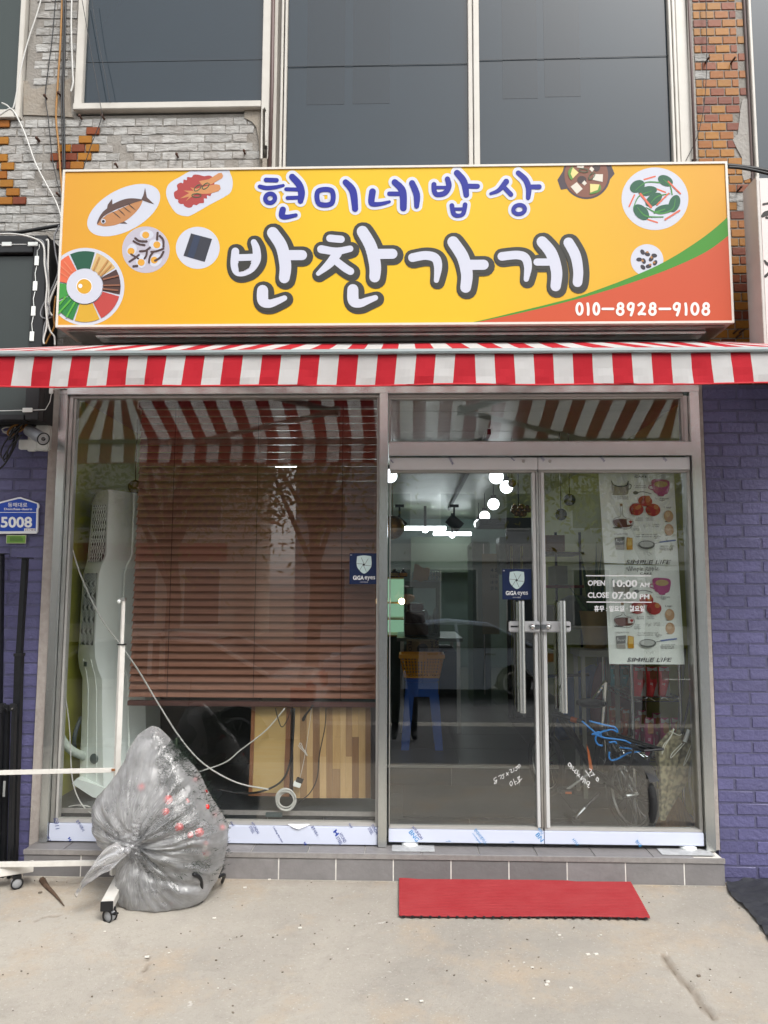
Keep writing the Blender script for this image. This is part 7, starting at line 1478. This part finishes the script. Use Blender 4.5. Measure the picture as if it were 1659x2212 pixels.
m.build('foliage', M('tinsel_green', '#13261a', .6, var=.4, vs=12), xt, kind='stuff')
for (fx, fy, kx, ky, zx) in ((435, 1952, 418, 1888, 0), (480, 1910, 472, 1893, 0)):
    f_ = ag(fx, fy); tpv = at(kx, ky, f_.y-.13); P = smoothpts([tpv, tpv.lerp(f_, .35)+Vector((.022, 0, .02)), f_+Vector((.0, 0, .012))], 6)
    MB().tube(P, .009, 10).build('stand_leg', BLK, xt, smooth='all'); MB().tube([tpv, f_+Vector((0, .03, .08)), Vector((trx-.03, YC, .16))], .007, 8).build('stand_brace', BLK, xt, smooth='all')
BAU = M('red_bauble', '#d8140f', .18, .35, coat=1)
def front_pt(X, Y_):   # point just inside the front of the bag
    L_, R_ = interp(lf_, Y_), interp(rt_, Y_); cx, hw = (L_+R_)/2, (R_-L_)/2; c_ = max(-.97, min(.97, (X-cx)/hw)); dep = min(.24, hw*.215/FPX*3.88*.62); Y = YC-dep*sqrt(1-c_*c_)
    return Y
BL = [('faint bauble highest on the right under thick film', 1110, 545, 38, .06), ('bright bauble near the upper right edge of the bag', 1195, 690, 36, .01), ('faint bauble alone at the upper left inside the bag', 655, 765, 38, .07), ('small bauble on the right edge below the bright upper one', 1297, 812, 24, .01), ('large bauble at the end of the creases left of centre', 925, 890, 46, .01), ('small faint bauble in the middle of the tree', 1115, 905, 28, .05), ('small clear bauble with a silver cap at right', 1312, 965, 29, .003), ('bauble just under the large one left of centre', 900, 1012, 38, .03), ('faint bauble near the right edge below the capped one', 1388, 1042, 32, .04), ('large blurred bauble below the middle', 1035, 1168, 46, .03), ('bauble at the widest right corner of the bag', 1462, 1172, 34, .02), ('oval looking bauble left of the brightest one', 1145, 1246, 34, .008), ('brightest large bauble above the little figure', 1238, 1220, 47, .004), ('bauble low at the bottom of the bag near the ground', 965, 1965, 36, .02)]
for lab, X, Y_, r_, ins_ in BL:
    Yb = front_pt(X, Y_)+r_*.215/FPX*3.9+.028+ins_; p = at(*bz(X, Y_), Yb); r = r_*.215/FPX*(Yb+4.3); t = thing('bauble', 'shiny red '+lab, 'bauble', p, 'red baubles in the bag')
    MB().sphere(p, r, 20).build('ball', BAU, t, smooth='all'); MB().tube([p+Vector((0, 0, r*.95)), p+Vector((0, 0, r*1.2))], r*.25, 8).build('cap', CHR, t)
og = thing('figure_ornament', 'small red and white figure ornament with a green bundle pressed against the film', 'ornament', at(*bz(1300, 1450), -.6)); Yo2 = front_pt(1300, 1400)+.035
def op(nm, hx, X, Y_, rx, rz_):
    p = at(*bz(X, Y_), Yo2); s_ = .215/FPX*3.8; m = MB().sphere((0, 0, 0), 1, 14); m.v = [(p.x+x*rx*s_, p.y+y*min(rx, rz_)*s_*.6, p.z+z*rz_*s_) for x, y, z in m.v]; m.build(nm, PM(hx), og, smooth='all')
op('hat', 'c23a30', 1302, 1325, 26, 20); op('face', 'dcb79a', 1298, 1352, 20, 14); op('beard', 'ece8e4', 1292, 1378, 26, 30); op('coat', 'c63c2c', 1300, 1425, 42, 34); op('trim', 'eeeeec', 1275, 1455, 22, 20); op('arm', 'eeeeec', 1338, 1420, 14, 22); op('bundle', '4f9a3c', 1302, 1460, 20, 24)

# ================================================================== across the street (seen in the glass)
def tree(lab, x, y, z0, h, r, seed, c, nl=6500):
    random.seed(seed); t = thing('street_tree', lab, 'tree', (x, y, z0)); m = MB(); tip = [Vector((x, y, z0)), Vector((x+.1, y, z0+h*.35)), Vector((x, y+.1, z0+h*.6))]
    m.tube(tip, [.13, .10, .07], 10); br = []
    for k in range(9): a_ = k*2.4; e = Vector((x+r*.8*cos(a_), y+r*.8*sin(a_), z0+h*(.62+.3*random.random()))); m.tube([tip[1].lerp(tip[2], random.random()), (tip[2]+e)/2+Vector((0, 0, .15)), e], [.05, .03, .012], 6); br.append(e)
    m.build('trunk', M('tree_bark', '#4a4038', .9), t, smooth=True); m = MB()
    for k in range(nl):
        b = random.choice(br+[tip[2]]); p = b+Vector((random.gauss(0, r*.33), random.gauss(0, r*.33), random.gauss(0, h*.08))); s_ = random.uniform(.035, .075); a_ = Vector((random.gauss(0, 1), random.gauss(0, 1), random.gauss(0, 1))).normalized(); b2 = a_.orthogonal().normalized()
        m.add([p-a_*s_, p+b2*s_*.4, p+a_*s_, p-b2*s_*.4], [(0, 1, 2, 3)])
    m.build('crown', M('leaves_'+c, '#'+c, .6, var=.4, vs=2), t, kind='stuff'); return t
tree('yellow green street tree left of the photographer, seen only in the glass', -3.4, -6.6, -.42, 5.4, 1.7, 1, '8f9a34')
tree('yellow green street tree behind the parked sedan, seen only in the glass', -1.6, -8.6, -.45, 6.2, 2.0, 2, '9a9c34'); tree('yellow green street tree right of the doors, seen only in the glass', 3.6, -7.4, -.44, 5.6, 1.6, 3, '98983a')
CARG = M('car_glass', '#12181c', .05, spec=.9)
def car(lab, x, y, z, d, col):
    """x of the car centre, d = +1 nose to +x"""
    t = thing('parked_car', lab, 'car', (x, y, z)); body = M('paint_'+col, '#'+col, .25, 0, coat=1); W_ = .88
    V = lambda u, s, h: Vector((x+d*u, y+s, z+h))
    low = [(-2.25, .30), (-2.28, .62), (-2.18, .92), (-1.75, 1.0), (-1.0, 1.0), (.85, .98), (1.75, .86), (2.2, .68), (2.3, .45), (2.22, .25), (1.78, .22)]
    arc = lambda c_: [(c_+.37*cos(a_), .30+.37*sin(a_)) for a_ in [pi*k/8 for k in range(9)]]
    pts = low+arc(1.38)[:]+[(.9, .2), (-.9, .2)]+arc(-1.40)
    m = MB(); P = [V(u, -W_, h) for u, h in pts]; m.prism(P, (0, 2*W_, 0)); m.build('body', body, t, bevel=0)
    cab = [(-1.75, 1.0), (-1.05, 1.36), (-.2, 1.44), (.35, 1.38), (1.05, .97)]; m = MB(); A = [V(u, -W_*(1-.22*(h-1)/.44), h) for u, h in cab]; B = [V(u, W_*(1-.22*(h-1)/.44), h) for u, h in cab]
    m.add(A+B, [(0, 1, 2, 3, 4), (9, 8, 7, 6, 5)]+[(i, i+5, i+6, i+1) for i in range(4)]); m.build('windows', CARG, t)
    m = MB(); 
    for s_ in (-1, 1): m.tube([V(u, s_*(W_*(1-.22*(h-1)/.44)-.01), h+.012) for u, h in cab], .028, 6); m.tube([V(-.35, s_*W_*.98, 1.0), V(-.3, s_*W_*.8, 1.42)], .03, 6)
    m.prism([V(-1.0, -W_*.8, 1.39), V(-.2, -W_*.78, 1.455), V(.3, -W_*.8, 1.40)], (0, 1.6*W_, 0)); m.build('roof', body, t)
    for u in (1.38, -1.40):
        for s_ in (-1, 1):
            w_ = MB().lathe(V(u, s_*.76, .32), [(.001, -.1), (.28, -.1), (.32, -.07), (.32, .07), (.28, .1), (.001, .1)], 24, (0, 1, 0)).build('wheel', RUB, t, smooth=True); m = MB()
            for k in range(10): a_ = k*pi/5; m.bar(V(u, s_*.87, .32), V(u+.19*cos(a_), s_*.87, .32+.19*sin(a_)), .03, .01)
            m.lathe(V(u, s_*.865, .32), [(.19, -.005), (.22, .0), (.22, .008), (.19, .008)], 24, (0, 1, 0)); m.build('rim', CHR, w_)
    for s_ in (-1, 1):
        MB().cbox(V(2.1, s_*.66, .68), (.14, 0, 0), (0, .17, 0), (0, 0, .07)).build('headlight', M('lamp_clear', '#c9d2d8', .1), t, bevel=.03)
        MB().cbox(V(-2.12, s_*.70, .80), (.15, 0, 0), (0, .185, 0), (0, 0, .12)).build('taillight', M('lamp_red', '#a3161a', .15), t, bevel=.04)
        for u in (.15, -.95): MB().cbox(V(u, s_*(W_+.012), .86), (.1, 0, 0), (0, .014, 0), (0, 0, .016)).build('door_handle', CHR, t, bevel=.004)
        MB().cbox(V(.75, s_*(W_+.08), 1.02), (.07, 0, 0), (0, .09, 0), (0, 0, .06)).build('mirror', body, t, bevel=.02)
        m = MB(); m.tube([V(.35, s_*(W_+.003), .3), V(.3, s_*(W_+.003), .98)], .004, 4); m.tube([V(-.8, s_*(W_+.003), .3), V(-.85, s_*(W_+.003), .98)], .004, 4); m.tube([V(1.0, s_*(W_+.002), .97), V(-1.75, s_*(W_+.002), .99)], .012, 5); m.build('door_seams', DARK, t)
    return t
car('silver blue sedan parked across the pavement, reflected in the left glass door', .65, -11.4, -.45, -1, 'b0bccd')
car('pale silver sedan parked just left of the photographer, reflected in the blind window', -3.35, -5.6, -.40, -1, 'd0cfcc')
def building(lab, x0, x1, y, h, c, fl_):
    t = thing('building', lab, 'building', ((x0+x1)/2, y, -.45)); MB().box(x0, x1, y-8, y, -.45, h).build('wall', M('facade_'+c, '#'+c, .8, var=.2, vs=1), t); n_ = int((x1-x0)/2.4)
    for f_ in range(fl_):
        for k in range(n_):
            xx = x0+(k+.5)*(x1-x0)/n_; zz = 1.0+f_*3.0 if f_ else .2
            w_ = MB().box(xx-.75, xx+.75, y, y+.05, zz, zz+(1.5 if f_ else 2.3)).build('window', M('window_frame', '#cfd0cc', .5), t); MB().box(xx-.68, xx+.68, y+.051, y+.06, zz+.07, zz+(1.43 if f_ else 2.23)).build('pane', M('far_glass', '#39434a', .1), w_)
    MB().box(x0-.1, x1+.1, y-8, y+.2, h, h+.3).build('parapet', M('parapet', '#a7a39c', .8), t)
    MB().box(x0+.3, x1-.3, y+.07, y+.2, 2.75, 3.45).build('shop_fascia', M('fascia_'+c, '#8f3a34' if c == 'cdc4b5' else '#d8d6d0', .5), t); return t
building('beige two storey shop building across the street, left', -22, -6.8, -26, 7.2, 'cdc4b5', 2); building('grey three storey building across the street, middle', -4.4, 8.5, -26, 9.5, 'b5b7b8', 3); building('white two storey building across the street, right', 9, 24, -26, 7.4, 'd9d9d4', 2)
# the photographer, standing behind the camera and seen dimly in the glass
pe = thing('person', 'person in dark clothes holding up a phone, reflected in the left glass door', 'person', (-.02, -4.72, gz(-4.72)))
def skin(name, V_, E_, R_, mat, par, sub=2):
    me = bpy.data.meshes.new(name); me.from_pydata(V_, E_, []); o = bpy.data.objects.new(name, me); COL.objects.link(o); md = o.modifiers.new('s', 'SKIN'); 
    if not me.skin_vertices: 
        bm = bmesh.new(); bm.from_mesh(me); bm.verts.layers.skin.verify(); bm.to_mesh(me); bm.free()
    for i, r in enumerate(R_): me.skin_vertices[0].data[i].radius = (r, r) if not isinstance(r, tuple) else r
    me.skin_vertices[0].data[0].use_root = True; md.use_smooth_shade = True; s_ = o.modifiers.new('u', 'SUBSURF'); s_.levels = s_.render_levels = sub
    dg = bpy.context.evaluated_depsgraph_get(); dg.update(); m2 = bpy.data.meshes.new_from_object(o.evaluated_get(dg)); bpy.data.objects.remove(o); m2.materials.clear(); m2.materials.append(mat); r_ = bpy.data.objects.new(name, m2); COL.objects.link(r_); r_.parent = par; return r_
SKN = M('skin', '#b98a6c', .5)
V_ = [(0, 0, .92), (0, 0, 1.1), (0, .0, 1.32), (0, .0, 1.46), (0, .02, 1.55), (0, .02, 1.66), (-.17, 0, 1.38), (-.24, .10, 1.15), (-.08, .30, 1.42), (.17, 0, 1.38), (.24, .10, 1.15), (.08, .30, 1.42), (-.09, 0, .86), (-.10, .02, .48), (-.11, 0, .09), (-.12, .14, .04), (.09, 0, .86), (.10, .02, .48), (.11, 0, .09), (.12, .14, .04)]
E_ = [(0, 1), (1, 2), (2, 3), (3, 4), (4, 5), (2, 6), (6, 7), (7, 8), (2, 9), (9, 10), (10, 11), (0, 12), (12, 13), (13, 14), (14, 15), (0, 16), (16, 17), (17, 18), (18, 19)]
R_ = [(.19, .14), (.18, .13), (.21, .14), .055, .075, .085, .065, .045, .032, .065, .045, .032, .085, .06, .042, .035, .085, .06, .042, .035]
skin('body', V_, E_, R_, M('dark_clothes', '#1d2026', .8), pe)
MB().sphere((-.02, -4.72+.045, gz(-4.72)+1.63), .088, 16, 1.2).build('face', SKN, pe, smooth='all')
hd2 = MB().sphere((-.02, -4.735, gz(-4.72)+1.66), .100, 16, 1.1); hd2.build('hair', M('hair_black', '#121010', .6), pe, smooth='all')
for s_ in (-1, 1):
    hc = Vector((-.02+s_*.085, -4.42, gz(-4.72)+1.62)); m = MB(); m.sphere(hc, .034, 12)
    for k in range(4): m.tube(smoothpts([hc+Vector((0, 0, .02-.02*k)), hc+Vector((-s_*.02, .045, .022-.02*k)), hc+Vector((-s_*.055, .05, .02-.02*k))], 3), .009, 6)
    m.tube([hc+Vector((0, -.01, -.02)), hc+Vector((-s_*.03, -.02, .03)), hc+Vector((-s_*.05, -.0, .04))], .010, 6); m.build('hand', SKN, pe, smooth='all')
tag(MB().box(-.078, .078, -4.372, -4.362, 1.56, 1.64).build('phone', M('phone_black', '#0e0f12', .2), origin=(0, -4.367, 1.6), bevel=.003), 'dark phone held up sideways by the photographer', 'phone')
